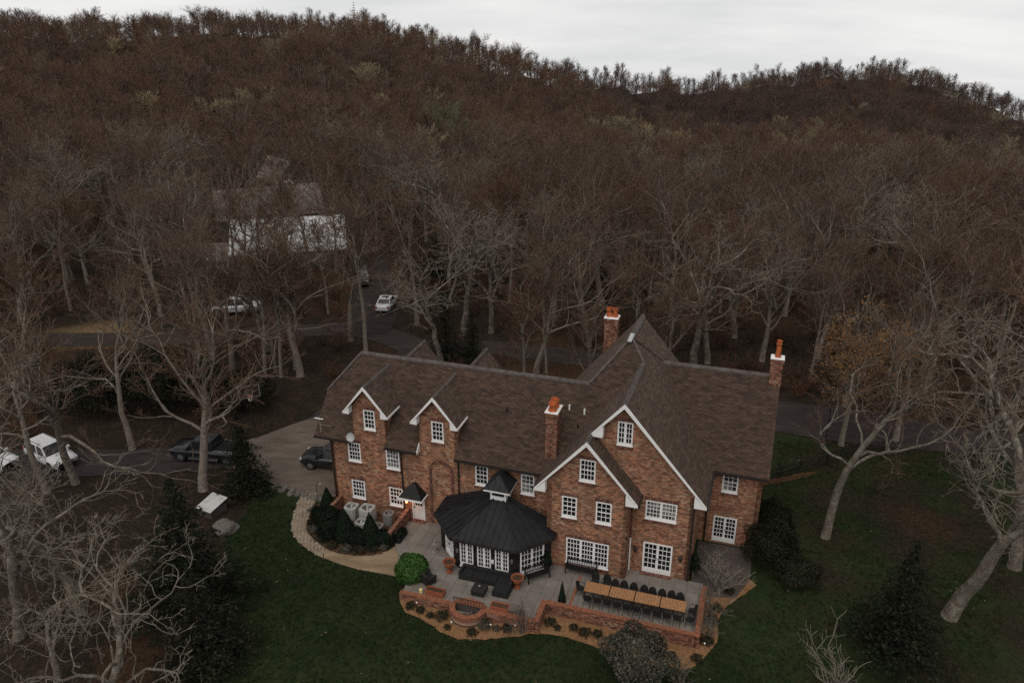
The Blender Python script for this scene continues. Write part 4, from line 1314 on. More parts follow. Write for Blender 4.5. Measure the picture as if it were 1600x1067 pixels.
def make_chair(label):
    """round backed black metal armchair; faces +y"""
    t = thing('patio_chair', label, 'chair', (0, 0, 0))
    n = 14
    MB().lathe([(0.21, 0.42), (0.235, 0.435), (0.235, 0.455), (0.20, 0.465)], n, (0, 0, 0)).build('seat', M['wicker'], t)
    MB().lathe([(0.20, 0.467), (0.205, 0.50), (0.17, 0.515)], n).build('cushion', M['cushion'], t)
    bk = MB()
    arc = [(0.25 * math.cos(a), 0.25 * math.sin(a)) for a in [R(200) + R(140) * i / 12 for i in range(13)]]
    for i in range(12):
        (x0, y0), (x1, y1) = arc[i], arc[i + 1]
        h = lambda k: 0.74 + 0.16 * math.sin(math.pi * k / 12)
        q = 0.92
        bk.hexa([(x0 * q, y0 * q, .47), (x1 * q, y1 * q, .47), (x1, y1, .47), (x0, y0, .47)][::-1], [(x0 * q, y0 * q - .04, h(i)), (x1 * q, y1 * q - .04, h(i + 1)), (x1, y1 - .05, h(i + 1)), (x0, y0 - .05, h(i))][::-1])
    bk.build('backrest', M['wicker'], t)
    for s in (-1, 1):
        MB().tube([(s * 0.25, -0.10, 0.68), (s * 0.29, 0.08, 0.67), (s * 0.26, 0.20, 0.65), (s * 0.22, 0.18, 0.45)], 0.016, 6).build('armrest', M['black'], t)
        MB().tube([(s * 0.17, 0.15, 0.44), (s * 0.22, 0.22, 0.0)], 0.014, 6).build('leg', M['black'], t)
        MB().tube([(s * 0.15, -0.15, 0.44), (s * 0.21, -0.24, 0.0)], 0.014, 6).build('leg', M['black'], t)
    return t


ch0 = make_chair('black round backed patio chair at the wooden table row')
used = False


def chair(u, v, rz, label, group):
    global used
    o = ch0 if not used else dup(ch0, (0, 0, 0), 0)
    used = True
    o.location = hp(u, v, 0.006); o.rotation_euler = (0, 0, rz - YA)
    o['label'] = label; o['group'] = group


far_u = [-1.55, -0.85, -0.30, 0.22, 0.80, 1.42, 1.90, 2.45, 3.00, 3.52]
ordn = ['first', 'second', 'third', 'fourth', 'fifth', 'sixth', 'seventh', 'eighth', 'ninth', 'tenth']
for i, u in enumerate(far_u):
    far = 0.26 if i < 2 else 0.0
    chair(u, -1.56 + far + random.uniform(-.03, .03), math.pi + random.uniform(-.12, .12), '%s black round backed chair from the left on the house side of the tables' % ordn[i], 'chairs along the house side of the tables')
for i in range(10):
    u = -1.62 + i * 0.575
    chair(u, -2.96 + random.uniform(-.03, .03), random.uniform(-.1, .1), '%s black chair from the left on the lawn side of the tables' % ordn[i], 'chairs along the lawn side of the tables')
chair(-2.22, -2.22, R(-90), 'black armchair at the left end of the table row', 'chairs at the ends of the tables')
chair(4.30, -2.12, R(90), 'black armchair at the right end of the table row', 'chairs at the ends of the tables')
chair(4.26, -2.86, R(75), 'black chair turned aside at the right front corner of the tables', 'chairs at the ends of the tables')


def bench(loc, rz, label, L=1.55):
    t = thing('garden_bench', label, 'bench', loc, rz)
    for i in range(4):
        y = -0.20 + i * 0.115
        MB().box(-L / 2, L / 2, y, y + .09, 0.40, 0.43).build('seat_slat', M['black'], t)
    fr = MB(); fr.box(-L / 2, L / 2, 0.27, 0.30, 0.82, 0.88); fr.box(-L / 2, L / 2, 0.26, 0.29, 0.50, 0.54); fr.build('back_rail', M['black'], t)
    for i in range(13):
        x = -L / 2 + .06 + (L - .12) * i / 12
        MB().box(x - .02, x + .02, 0.268, 0.288, 0.543, 0.818).build('back_slat', M['weathered'] if False else M['black'], t)
    for s in (-1, 1):
        MB().box(s * (L / 2 - .03) - .03, s * (L / 2 - .03) + .03, -0.22, -0.16, 0, 0.40).build('leg', M['black'], t)
        MB().box(s * (L / 2 - .03) - .03, s * (L / 2 - .03) + .03, 0.30, 0.36, 0, 0.86).build('leg', M['black'], t)
        MB().box(s * (L / 2 - .03) - .035, s * (L / 2 - .03) + .035, -0.24, 0.295, 0.60, 0.64).build('armrest', M['black'], t)
    return t


dg = math.atan2(WL[4][1] - WL[3][1], WL[4][0] - WL[3][0])
bc = Vector(((WL[3][0] + WL[4][0]) / 2 + 0.12, (WL[3][1] + WL[4][1]) / 2, 0)) + Vector((math.sin(dg), -math.cos(dg), 0)) * 0.52
bench(hp(bc.x, bc.y, 0.006), dg - YA, 'black slatted bench in front of the white double doors of the garden room', 1.5)
bench(hp(-2.62, -0.48, 0.006), -YA, 'dark slatted bench on the terrace under the wide picture window', 1.9)

# sectional sofa with chaise, ottoman and low table
t = thing('sectional_sofa', 'black L shaped outdoor sofa along the garden room doors', 'sofa', hp(-7.9, -2.75, 0.006), -YA)
MB().bbox(-1.72, 1.72, -0.42, 0.45, 0.04, 0.30, 0.02).build('base', M['wicker'], t)
MB().bbox(0.72, 1.72, -1.25, -0.425, 0.04, 0.30, 0.02).build('chaise_base', M['wicker'], t)
for i in range(3):
    MB().bbox(-1.55 + i * 0.755, -1.55 + i * 0.755 + 0.74, -0.42, 0.20, 0.302, 0.44, 0.04).build('seat_cushion', M['cushion'], t)
MB().bbox(0.73, 1.70, -1.25, 0.20, 0.302, 0.44, 0.04).build('seat_cushion', M['cushion'], t)
for i in range(4):
    MB().bbox(-1.55 + i * 0.80, -1.55 + i * 0.80 + 0.78, 0.20, 0.42, 0.303, 0.64, 0.06).build('back_cushion', M['cushion'], t)
MB().bbox(-1.72, -1.56, -0.42, 0.44, 0.302, 0.60, 0.03).build('armrest', M['wicker'], t)
MB().bbox(1.55, 1.72, -0.55, 0.19, 0.442, 0.60, 0.03).build('armrest', M['wicker'], t)
t = thing('coffee_table', 'square black low table with a small pale bowl before the sofa', 'table', hp(-7.98, -3.92, 0.006), -YA)
MB().bbox(-0.40, 0.40, -0.40, 0.40, 0.05, 0.34, 0.02).build('body', M['wicker'], t)
MB().bbox(-0.42, 0.42, -0.42, 0.42, 0.342, 0.38, 0.012).build('top', M['wicker'], t)
t2 = tag(MB().lathe([(0.03, 0), (0.05, 0.01), (0.075, 0.05), (0.06, 0.05), (0.03, 0.02)], 10).build('bowl', M['stone_pale']), 'small pale bowl on the black low table', 'bowl')
t2.location = hp(-8.0, -3.85, 0.386)
# wicker armchair by the round bush
t = thing('armchair', 'dark wicker armchair beside the round green bush', 'armchair', hp(-11.25, -4.05, 0.006), -YA + R(150))
MB().bbox(-0.36, 0.36, -0.36, 0.36, 0.12, 0.40, 0.03).build('seat', M['wicker'], t)
MB().bbox(-0.28, 0.28, -0.34, 0.24, 0.402, 0.50, 0.04).build('cushion', M['cushion'], t)
MB().bbox(-0.38, 0.38, 0.25, 0.40, 0.403, 0.85, 0.05).build('backrest', M['wicker'], t)
for s in (-1, 1):
    MB().bbox(s * 0.33 - .06, s * 0.33 + .06, -0.38, 0.245, 0.403, 0.62, 0.03).build('armrest', M['wicker'], t)
    for y in (-0.3, 0.3): MB().box(s * .32 - .03, s * .32 + .03, y - .03, y + .03, 0, 0.118).build('leg', M['black'], t)
# urns
for u, v, lab in ((-10.42, -2.72, 'terracotta pedestal urn at the left end of the black sofa'), (-5.95, -2.82, 'terracotta pedestal urn between the sofa and the black bench')):
    t = thing('urn', lab, 'urn', hp(u, v, 0.006), -YA, 'terracotta urns on the terrace')
    MB().lathe([(0.20, 0), (0.20, 0.06), (0.12, 0.10), (0.09, 0.26), (0.13, 0.32), (0.22, 0.40)], 16).build('pedestal', M['terracotta'], t)
    MB().lathe([(0.18, 0.402), (0.29, 0.52), (0.31, 0.70), (0.40, 0.74), (0.40, 0.80), (0.33, 0.80), (0.30, 0.72), (0.02, 0.70)], 18).build('bowl', M['terracotta'], t)
    MB().lathe([(0.295, 0.722), (0.24, 0.75), (0.02, 0.76)], 14).build('soil', M['soil'], t)


def planter(u, v, L, W, lab, cross=True):
    t = thing('planter_box', lab, 'planter', hp(u, v, 0.006), -YA)
    for a, b_, c, d in ((-L / 2, L / 2, -W / 2, -W / 2 + .05), (-L / 2, L / 2, W / 2 - .05, W / 2), (-L / 2, -L / 2 + .05, -W / 2 + .051, W / 2 - .051), (L / 2 - .05, L / 2, -W / 2 + .051, W / 2 - .051)):
        MB().bbox(a, b_, c, d, 0, 0.34, 0.01).build('side_panel', M['terracotta'], t)
    MB().box(-L / 2 + .052, L / 2 - .052, -W / 2 + .052, W / 2 - .052, 0.02, 0.26).build('soil', M['soil'], t)
    if cross:
        for i in range(7):
            x = -L / 2 + L * (i + 1) / 8
            MB().box(x - .02, x + .02, -W / 2 + .055, W / 2 - .055, 0.261, 0.30).build('plant_row', M['soil'], t)
    return t


planter(-10.42, -4.86, 1.15, 0.45, 'long terracotta planter on the left terrace edge beside the pale yellow lantern')
planter(-6.32, -4.94, 1.10, 0.50, 'long terracotta planter of bare soil right of the brick well', False)
t = thing('crate', 'weathered grey crate standing against the terrace edge wall', 'crate', hp(-5.42, -4.90, 0.006), -YA)
for i in range(5): MB().box(-0.34, 0.34, -0.28 + i * 0.113, -0.28 + i * .113 + .10, 0.30, 0.325).build('plank', M['stone'], t)
MB().box(-0.34, 0.34, -0.28, 0.28, 0.0, 0.298).build('body', M['weathered'], t)
t = thing('garden_lantern', 'small pale yellow lantern at the end of a planter', 'lantern', hp(-11.3, -5.0, 0.006), -YA)
MB().lathe([(0.10, 0), (0.11, 0.03), (0.09, 0.22), (0.12, 0.24), (0.03, 0.34)], 10).build('body', M['yellow'], t)
MB().tube([(-0.05, 0, .33), (0, 0, .42), (0.05, 0, .33)], 0.01, 5).build('handle', M['dark_metal'], t)
# statue of stone by the garden room, and its low pedestal
t = thing('garden_statue', 'small pale stone figure ornament standing by the left side of the garden room', 'statue', hp(-12.05, -1.15, 0.006), -YA)
MB().lathe([(0.22, 0), (0.22, 0.06), (0.15, 0.09), (0.15, 0.16)], 12).build('pedestal', M['stone_pale'], t)
st_ = MB().lathe([(0.11, 0.16), (0.14, 0.28), (0.10, 0.42), (0.145, 0.55), (0.12, 0.64), (0.05, 0.70), (0.075, 0.76), (0.08, 0.83), (0.04, 0.90)], 12)
st_.tube([(0.12, -.02, .60), (0.18, -.08, .48), (0.06, -.15, .46)], [0.045, .04, .03], 7); st_.tube([(-0.12, -.02, .60), (-0.18, -.08, .46), (-0.05, -.15, .44)], [0.045, .04, .03], 7)
st_.build('figure', M['stone_pale'], t, True)

# air conditioning units inside the hedge
def ac_unit(u, v, s, h, lab, m='ac', rz=0.0):
    t = thing('air_conditioner', lab, 'air conditioner', hp(u, v, -0.05), -YA + rz, 'outdoor air conditioners by the left wing')
    MB().box(-s / 2 - .05, s / 2 + .05, -s / 2 - .05, s / 2 + .05, 0, 0.06).build('base', M['joint'], t)
    b_ = MB()
    c = s * 0.12
    oct_ = [(-s / 2 + c, -s / 2), (s / 2 - c, -s / 2), (s / 2, -s / 2 + c), (s / 2, s / 2 - c), (s / 2 - c, s / 2), (-s / 2 + c, s / 2), (-s / 2, s / 2 - c), (-s / 2, -s / 2 + c)]
    n = 8
    b_.add([(x, y, 0.062) for x, y in oct_] + [(x, y, h) for x, y in oct_], [(i, (i + 1) % n, n + (i + 1) % n, n + i) for i in range(n)])
    N = 24
    rr = s * 0.39
    ring = [(rr * math.cos(2 * math.pi * k / N), rr * math.sin(2 * math.pi * k / N)) for k in range(N)]
    outer = []
    for k in range(N):
        a = 2 * math.pi * k / N
        sc = min((s / 2) / max(1e-6, abs(math.cos(a))), (s / 2) / max(1e-6, abs(math.sin(a))), (s - c) / max(1e-6, abs(math.cos(a)) + abs(math.sin(a))))
        outer.append((sc * math.cos(a), sc * math.sin(a)))
    b_.add([(x, y, h) for x, y in outer] + [(x, y, h + .02) for x, y in ring] + [(x, y, h - .14) for x, y in ring],
           [(k, (k + 1) % N, N + (k + 1) % N, N + k) for k in range(N)] + [(N + k, N + (k + 1) % N, 2 * N + (k + 1) % N, 2 * N + k) for k in range(N)])
    b_.build('casing', M[m], t)
    MB().lathe([(rr * .99, h - .16), (rr * .99, h - .14)], N).build('fan_well', M['dark_metal'], t)
    fb = MB()
    for k in range(4):
        a = math.pi / 2 * k + .4
        d, q = Vector((math.cos(a), math.sin(a), 0)), Vector((-math.sin(a), math.cos(a), 0))
        A = [d * .08 - q * .03, d * rr * .9 - q * .10, d * rr * .9 + q * .10, d * .08 + q * .03]
        fb.hexa([p + ZUP * (h - .13 + .03 * (i in (2, 3))) for i, p in enumerate(A)], [p + ZUP * (h - .12 + .03 * (i in (2, 3))) for i, p in enumerate(A)])
    fb.lathe([(0.08, h - .135), (0.09, h - .08), (0.03, h - .07)], 10)
    fb.build('fan', M[m], t)
    for k in range(5):
        z = 0.15 + (h - .3) * k / 5
        MB().box(-s / 2 + c, s / 2 - c, -s / 2 - .006, -s / 2 + .004, z, z + .05).build('louvre', M[m], t)


ac_unit(-19.02, 0.62, 0.86, 0.92, 'pale square air conditioner at the back beside the first lower window')
ac_unit(-17.80, 0.62, 0.95, 1.05, 'largest pale air conditioner standing nearest the second lower window')
ac_unit(-16.25, 0.72, 0.66, 0.88, 'small grey air conditioner nearest the side door', 'ac2')
ac_unit(-19.35, -0.42, 0.74, 0.70, 'pale air conditioner half hidden behind the left cone bush')
ac_unit(-17.75, -0.40, 0.74, 0.62, 'low pale air conditioner between the two front cone bushes')
ac_unit(-16.62, -0.35, 0.80, 0.50, 'low round topped grey air conditioner at the corner of the brick wall', 'ac2')
wl_ = thing('enclosure_wall', 'low brick wall closing off the air conditioner corner on the left', 'wall', hp(0, 0, 0), -YA)
MB().box(-20.50, -20.28, 0.1, 1.68, -0.5, 0.75).build('wall', M['brick_red'], wl_)
MB().box(-20.53, -20.25, 0.05, 1.685, 0.752, 0.82).build('coping', M['brick_red'], wl_)
# bin / doormat / planter bits
t = thing('planter_trough', 'dark low trough of clipped greenery against the side door brick wall', 'planter', hp(-14.75, -0.55, 0.006), -YA)
MB().bbox(-0.2, 0.2, -0.6, 0.6, 0, 0.35, 0.02).build('trough', M['black'], t)

# garden lights and small plants in the mulch
lights = [(-6.55, -5.95), (-9.35, -6.15), (-8.75, -6.45), (-11.3, -5.65), (-5.2, -5.55), (5.2, -3.6), (5.35, -2.4), (5.05, -0.6)]
for i, (u, v) in enumerate(lights):
    q = hp(u, v)
    t = thing('garden_light', 'small white globe garden light in the mulch bed', 'garden light', (q.x, q.y, gh(q.x, q.y) + .04), 0, 'globe lights in the mulch bed')
    MB().tube([(0, 0, 0), (0, 0, .18)], .012, 5).build('stake', M['dark_metal'], t)
    MB().lathe([(.01, .17), (.045, .19), (.055, .225), (.045, .26), (.01, .275)], 8).build('globe', M['white'], t)

# ------------------------------------------------------------------ yard things
def place(t, x, y, dz=0.0): t.location = (x, y, gh(x, y) + dz)


M['lid'] = mat('weathered_lid', (0.50, 0.50, 0.48), 0.6, 0.3, noise=(1.5, 1.0, (0.36, 0.35, 0.33)))
t = thing('well_house', 'low shed with a pale sloping lid beside the dark evergreen', 'shed', (0, 0, 0), R(-28)); place(t, -20.9, 46.6); t.scale = (.72, .72, .8)
MB().box(-0.85, 0.85, -0.95, 0.95, -0.1, 0.75).build('body', M['dark_siding'], t)
MB().hexa([(-1.0, -1.12, .78), (1.0, -1.12, .78), (1.0, 1.12, 1.16), (-1.0, 1.12, 1.16)], [(-1.0, -1.12, .84), (1.0, -1.12, .84), (1.0, 1.12, 1.22), (-1.0, 1.12, 1.22)]).build('lid', M['lid'], t)
def boulder(x, y, s, lab, seed, m='stone_pale'):
    bm = bmesh.new(); bmesh.ops.create_icosphere(bm, subdivisions=3, radius=1)
    rr = random.Random(seed)
    ph = [rr.uniform(0, 6) for _ in range(6)]
    for v in bm.verts:
        c = v.co
        k = 1 + .14 * math.sin(c.x * 3 + ph[0]) + .12 * math.sin(c.y * 4 + ph[1]) + .10 * math.sin(c.z * 5 + c.x * 3 + ph[2]) + .05 * math.sin(c.y * 11 + ph[3])
        v.co = Vector((c.x * s[0], c.y * s[1], c.z * s[2])) * k
    me = bpy.data.meshes.new('boulder'); bm.to_mesh(me); bm.free(); me.materials.append(M[m])
    o = link('boulder', me); tag(o, lab, 'boulder'); o.location = (x, y, gh(x, y) + s[2] * .3)
    o.rotation_euler = (0, 0, rr.uniform(0, 6))
    return o


boulder(-19.3, 44.6, (.85, .7, .45), 'large pale boulder below the shed with the pale lid', 1, 'stone')
# dry stone edging by the drive: each stone a part
t = thing('stone_edging', 'rough dry stone edging along the front corner of the drive', 'stone wall', (0, 0, 0))
rr = random.Random(4)
for i in range(46):
    k = rr.random()
    x, y = -17.6 + 3.9 * k + rr.uniform(-.25, .25), 49.6 - 1.5 * k + rr.uniform(-.35, .35)
    s = rr.uniform(.13, .27)
    mb = MB()
    a0 = rr.uniform(0, 6); n = 6
    ring = [(s * math.cos(a0 + 2 * math.pi * q / n) * rr.uniform(.8, 1.2), s * math.sin(a0 + 2 * math.pi * q / n) * rr.uniform(.7, 1.1)) for q in range(n)]
    z = gh(x, y)
    mb.add([(x + a, y + c, z - .05) for a, c in ring] + [(x + a * .95, y + c * .95, z + s * .5) for a, c in ring] + [(x + a * .55, y + c * .55, z + s * .85) for a, c in ring],
           [(q, (q + 1) % n, n + (q + 1) % n, n + q) for q in range(n)] + [(n + q, n + (q + 1) % n, 2 * n + (q + 1) % n, 2 * n + q) for q in range(n)] + [tuple(range(2 * n, 3 * n))])
    mb.build('stone', M['stone'], t)
# basketball hoop
t = thing('basketball_hoop', 'basketball hoop with white outlined backboard at the edge of the drive', 'basketball hoop', (0, 0, 0), R(25)); place(t, -21.9, 59.3)
MB().tube([(0, 0, 0), (0, 0, 2.7), (0, -.35, 3.1)], .06, 8).build('pole', M['dark_metal'], t)
MB().box(-.85, .85, -.42, -.39, 2.75, 3.85).build('backboard', M['dark_metal'], t)
bo = MB()
for a, b_, c, d in ((-.85, .85, 2.75, 2.81), (-.85, .85, 3.79, 3.85), (-.85, -.79, 2.812, 3.788), (.79, .85, 2.812, 3.788), (-.30, .30, 2.98, 3.03), (-.30, .30, 3.38, 3.43), (-.30, -.25, 3.032, 3.378), (.25, .30, 3.032, 3.378)):
    bo.box(a, b_, -.432, -.421, c, d)
bo.build('backboard_lines', M['stone_pale'], t)
MB().tube([(.23 * math.cos(2 * math.pi * k / 16), -.68 + .23 * math.sin(2 * math.pi * k / 16), 3.0) for k in range(17)], .018, 6).build('rim', M['pot'], t)
ne = MB()
for k in range(12):
    a = 2 * math.pi * k / 12
    ne.tube([(.22 * math.cos(a), -.68 + .22 * math.sin(a), 2.99), (.12 * math.cos(a + .3), -.68 + .12 * math.sin(a + .3), 2.58)], .010, 4)
ne.build('net', M['white'], t)
# small lamp post at the path
t = thing('path_lamp', 'thin dark lamp post at the corner of the drive and the cobbled path', 'lamp post', (0, 0, 0)); place(t, *hp(-22.3, 1.6)[:2])
MB().tube([(0, 0, 0), (0, 0, 1.5), (0.1, 0.0, 1.62), (.28, 0, 1.6)], .022, 6).build('post', M['dark_metal'], t)
MB().lathe([(.10, 1.50), (.08, 1.56), (.02, 1.60)], 8, (.3, 0, 0)).build('lamp_shade', M['stone_pale'], t)
# tall thin pole near the right parking
t = thing('lamp_post', 'tall thin dark post beside the parking on the right', 'post', (0, 0, 0)); place(t, 25.2, 55.9)
MB().tube([(0, 0, 0), (0, 0, 3.6)], [.06, .045], 8).build('post', M['dark_metal'], t)
MB().lathe([(.05, 3.6), (.11, 3.68), (.09, 3.92), (.02, 4.0)], 8).build('lantern', M['dark_metal'], t)
# dark fence on the right of the house
t = thing('garden_fence', 'low dark wire fence with posts right of the house', 'fence', (0, 0, 0))
fp = [(18.6, 50.2), (20.0, 50.75), (21.6, 51.4), (23.2, 52.0), (24.0, 52.5), (25.4, 53.2), (27.0, 54.0), (29.0, 54.2)]
for i, (x, y) in enumerate(fp):
    z = gh(x, y)
    MB().box(x - .045, x + .045, y - .045, y + .045, z - .1, z + 1.05).build('post', M['dark_metal'], t)
    if i:
        x0, y0 = fp[i - 1]
        for h in (.15, .55, .95): MB().bar((x0, y0, gh(x0, y0) + h), (x, y, z + h), .035, .06).build('rail', M['dark_metal'], t)
        n = 12
        pk = MB()
        for k in range(1, n):
            q = k / n
            pk.bar((x0 + (x - x0) * q, y0 + (y - y0) * q, z + .05), (x0 + (x - x0) * q, y0 + (y - y0) * q, z + 1.0), .018, .018)
        o = pk.build('wire_pickets', M['dark_metal'], t); o['kind'] = 'stuff'
t = thing('garden_gate', 'dark wire gate standing open in the low fence right of the house', 'gate', (0, 0, 0), R(-62)); place(t, 24.0, 52.45)
for a, b_, c, d in ((0.06, .12, 0.05, 1.2), (1.0, 1.06, 0.05, 1.2)): MB().box(a, b_, -.02, .02, c, d).build('stile', M['dark_metal'], t)
for z in (.1, .6, 1.12): MB().box(.122, .998, -.015, .015, z, z + .05).build('rail', M['dark_metal'], t)
# wooden stairs on the far left
for (x, y, rz, lab) in ((-47.5, 71.5, .4, 'upper flight of weathered wooden steps far left in the woods'), (-42.5, 66.5, .4, 'lower flight of weathered wooden steps far left in the woods')):
    t = thing('wooden_steps', lab, 'steps', (0, 0, 0), rz); place(t, x, y)
    for k in range(5): MB().box(-.9, .9, -.9 + k * .42, -.9 + k * .42 + .34, .12 + k * .19, .17 + k * .19).build('tread', M['stone'], t)
    for s in (-1, 1):
        MB().hexa([(s * .95 - .03, -.95, 0), (s * .95 + .03, -.95, 0), (s * .95 + .03, 1.2, .75), (s * .95 - .03, 1.2, .75)], [(s * .95 - .03, -.95, .2), (s * .95 + .03, -.95, .2), (s * .95 + .03, 1.2, 1.0), (s * .95 - .03, 1.2, 1.0)]).build('stringer', M['weathered'], t)
        for yy, zz in ((-.9, .1), (1.1, .9)): MB().box(s * .95 - .04, s * .95 + .04, yy - .04, yy + .04, zz + .05, zz + 1.0).build('post', M['weathered'], t)
        MB().bar((s * .95, -.9, 1.14), (s * .95, 1.1, 1.94), .07, .05).build('handrail', M['stone_pale'], t)
# small gabled arbour among the trees behind the house
t = thing('garden_arbour', 'small gabled wooden arbour with one pale post behind the house by the dark evergreen', 'arbour', (0, 0, 0), R(12)); place(t, -8.9, 84.2)
for sx in (-1, 1):
    for sy in (-1, 1): MB().box(sx * .9 - .07, sx * .9 + .07, sy * .7 - .07, sy * .7 + .07, 0, 2.0).build('post', M['stone_pale'] if (sx, sy) == (-1, -1) else M['weathered'], t)
    MB().slab([(0, -1.0, 3.2), (0, 1.0, 3.2), (sx * 1.25, 1.0, 1.95), (sx * 1.25, -1.0, 1.95)], .07).build('roof', M['weathered'], t)
    MB().bar((0, -1.03, 3.24), (sx * 1.27, -1.03, 1.97), .05, .13).build('bargeboard', M['stone'], t)

# ------------------------------------------------------------------ buildings in the woods
def building(name, lab, x, y, rz, L, W, hw_, hr, roofm, wallm, over=.5, z0=None):
    t = thing(name, lab, 'building', (x, y, (gh(x, y) if z0 is None else z0) - .2), rz)
    for sy in (-1, 1): MB().box(-L / 2, L / 2, sy * W / 2 - .1, sy * W / 2 + .1, -1, hw_).build('wall', M[wallm], t)
    for sx in (-1, 1):
        MB().add([(sx * L / 2 - .1, -W / 2 + .102, -1), (sx * L / 2 - .1, W / 2 - .102, -1), (sx * L / 2 - .1, W / 2 - .102, hw_), (sx * L / 2 - .1, 0, hr - .1), (sx * L / 2 - .1, -W / 2 + .102, hw_),
                  (sx * L / 2 + .1, -W / 2 + .102, -1), (sx * L / 2 + .1, W / 2 - .102, -1), (sx * L / 2 + .1, W / 2 - .102, hw_), (sx * L / 2 + .1, 0, hr - .1), (sx * L / 2 + .1, -W / 2 + .102, hw_)],
                 [(4, 3, 2, 1, 0), (5, 6, 7, 8, 9), (0, 1, 6, 5), (1, 2, 7, 6), (2, 3, 8, 7), (3, 4, 9, 8), (4, 0, 5, 9)]).build('gable_wall', M[wallm], t)
    for sy in (-1, 1):
        e = W / 2 + over
        sl = (hr - hw_) / (W / 2)
        r_ = MB().slab([(-L / 2 - over, 0, hr), (L / 2 + over, 0, hr), (L / 2 + over, sy * e, hr - sl * e), (-L / 2 - over, sy * e, hr - sl * e)], .14).build('roof', M[roofm], t)
        for k in range(int(L / 1.2)):
            xx = -L / 2 + k * 1.2 + .5
            MB().bar((xx, sy * .05, hr + .02), (xx, sy * e, hr - sl * e + .02), .06, .05).build('seam', M[roofm], r_)
    for k in range(3):
        xx = -L / 2 + L * (k + .6) / 3.4
        w = MB(); w.box(xx, xx + .9, -W / 2 - .13, -W / 2 - .102, 1.0, 2.2)
        p = w.build('window', M['white'], t)
        MB().box(xx + .08, xx + .82, -W / 2 - .14, -W / 2 - .131, 1.08, 2.12).build('pane', M['glass'], p)
    return t


building('barn', 'long barn with a pale white metal roof among the bare trees on the left', -31.2, 109.0, R(12), 14.5, 10.5, 3.0, 6.1, 'barn_roof', 'dark_siding')
building('barn_annexe', 'brown roofed building directly behind the white roofed barn', -38.0, 123, R(22), 15, 10, 4.0, 7.2, 'brown_roof', 'dark_siding')
building('outbuilding', 'small far building with a steep pale roof behind the barns', -41.0, 142, R(-50), 8, 4.6, 4.0, 7.0, 'brown_roof', 'dark_siding', z0=1.5)
building('shed', 'low brown shed roof at the left end of the white roofed barn', -41.5, 104.5, R(8), 6, 5, 2.2, 3.6, 'brown_roof', 'dark_siding')
for dx in (0, ):
    t = thing('skylight_lantern', 'small pale roof lantern on the brown roofed building', 'roof lantern', (-35.0, 124.8, gh(-38.0, 123) + 6.2), R(22))
    MB().box(-.6, .6, -.6, .6, -.3, 1.0).build('body', M['stone_pale'], t)
    MB().add([(-.75, -.75, 1.003), (.75, -.75, 1.003), (.75, .75, 1.003), (-.75, .75, 1.003), (0, 0, 1.7)], [(0, 1, 4), (1, 2, 4), (2, 3, 4), (3, 0, 4), (3, 2, 1, 0)]).build('cap', M['barn_roof'], t)
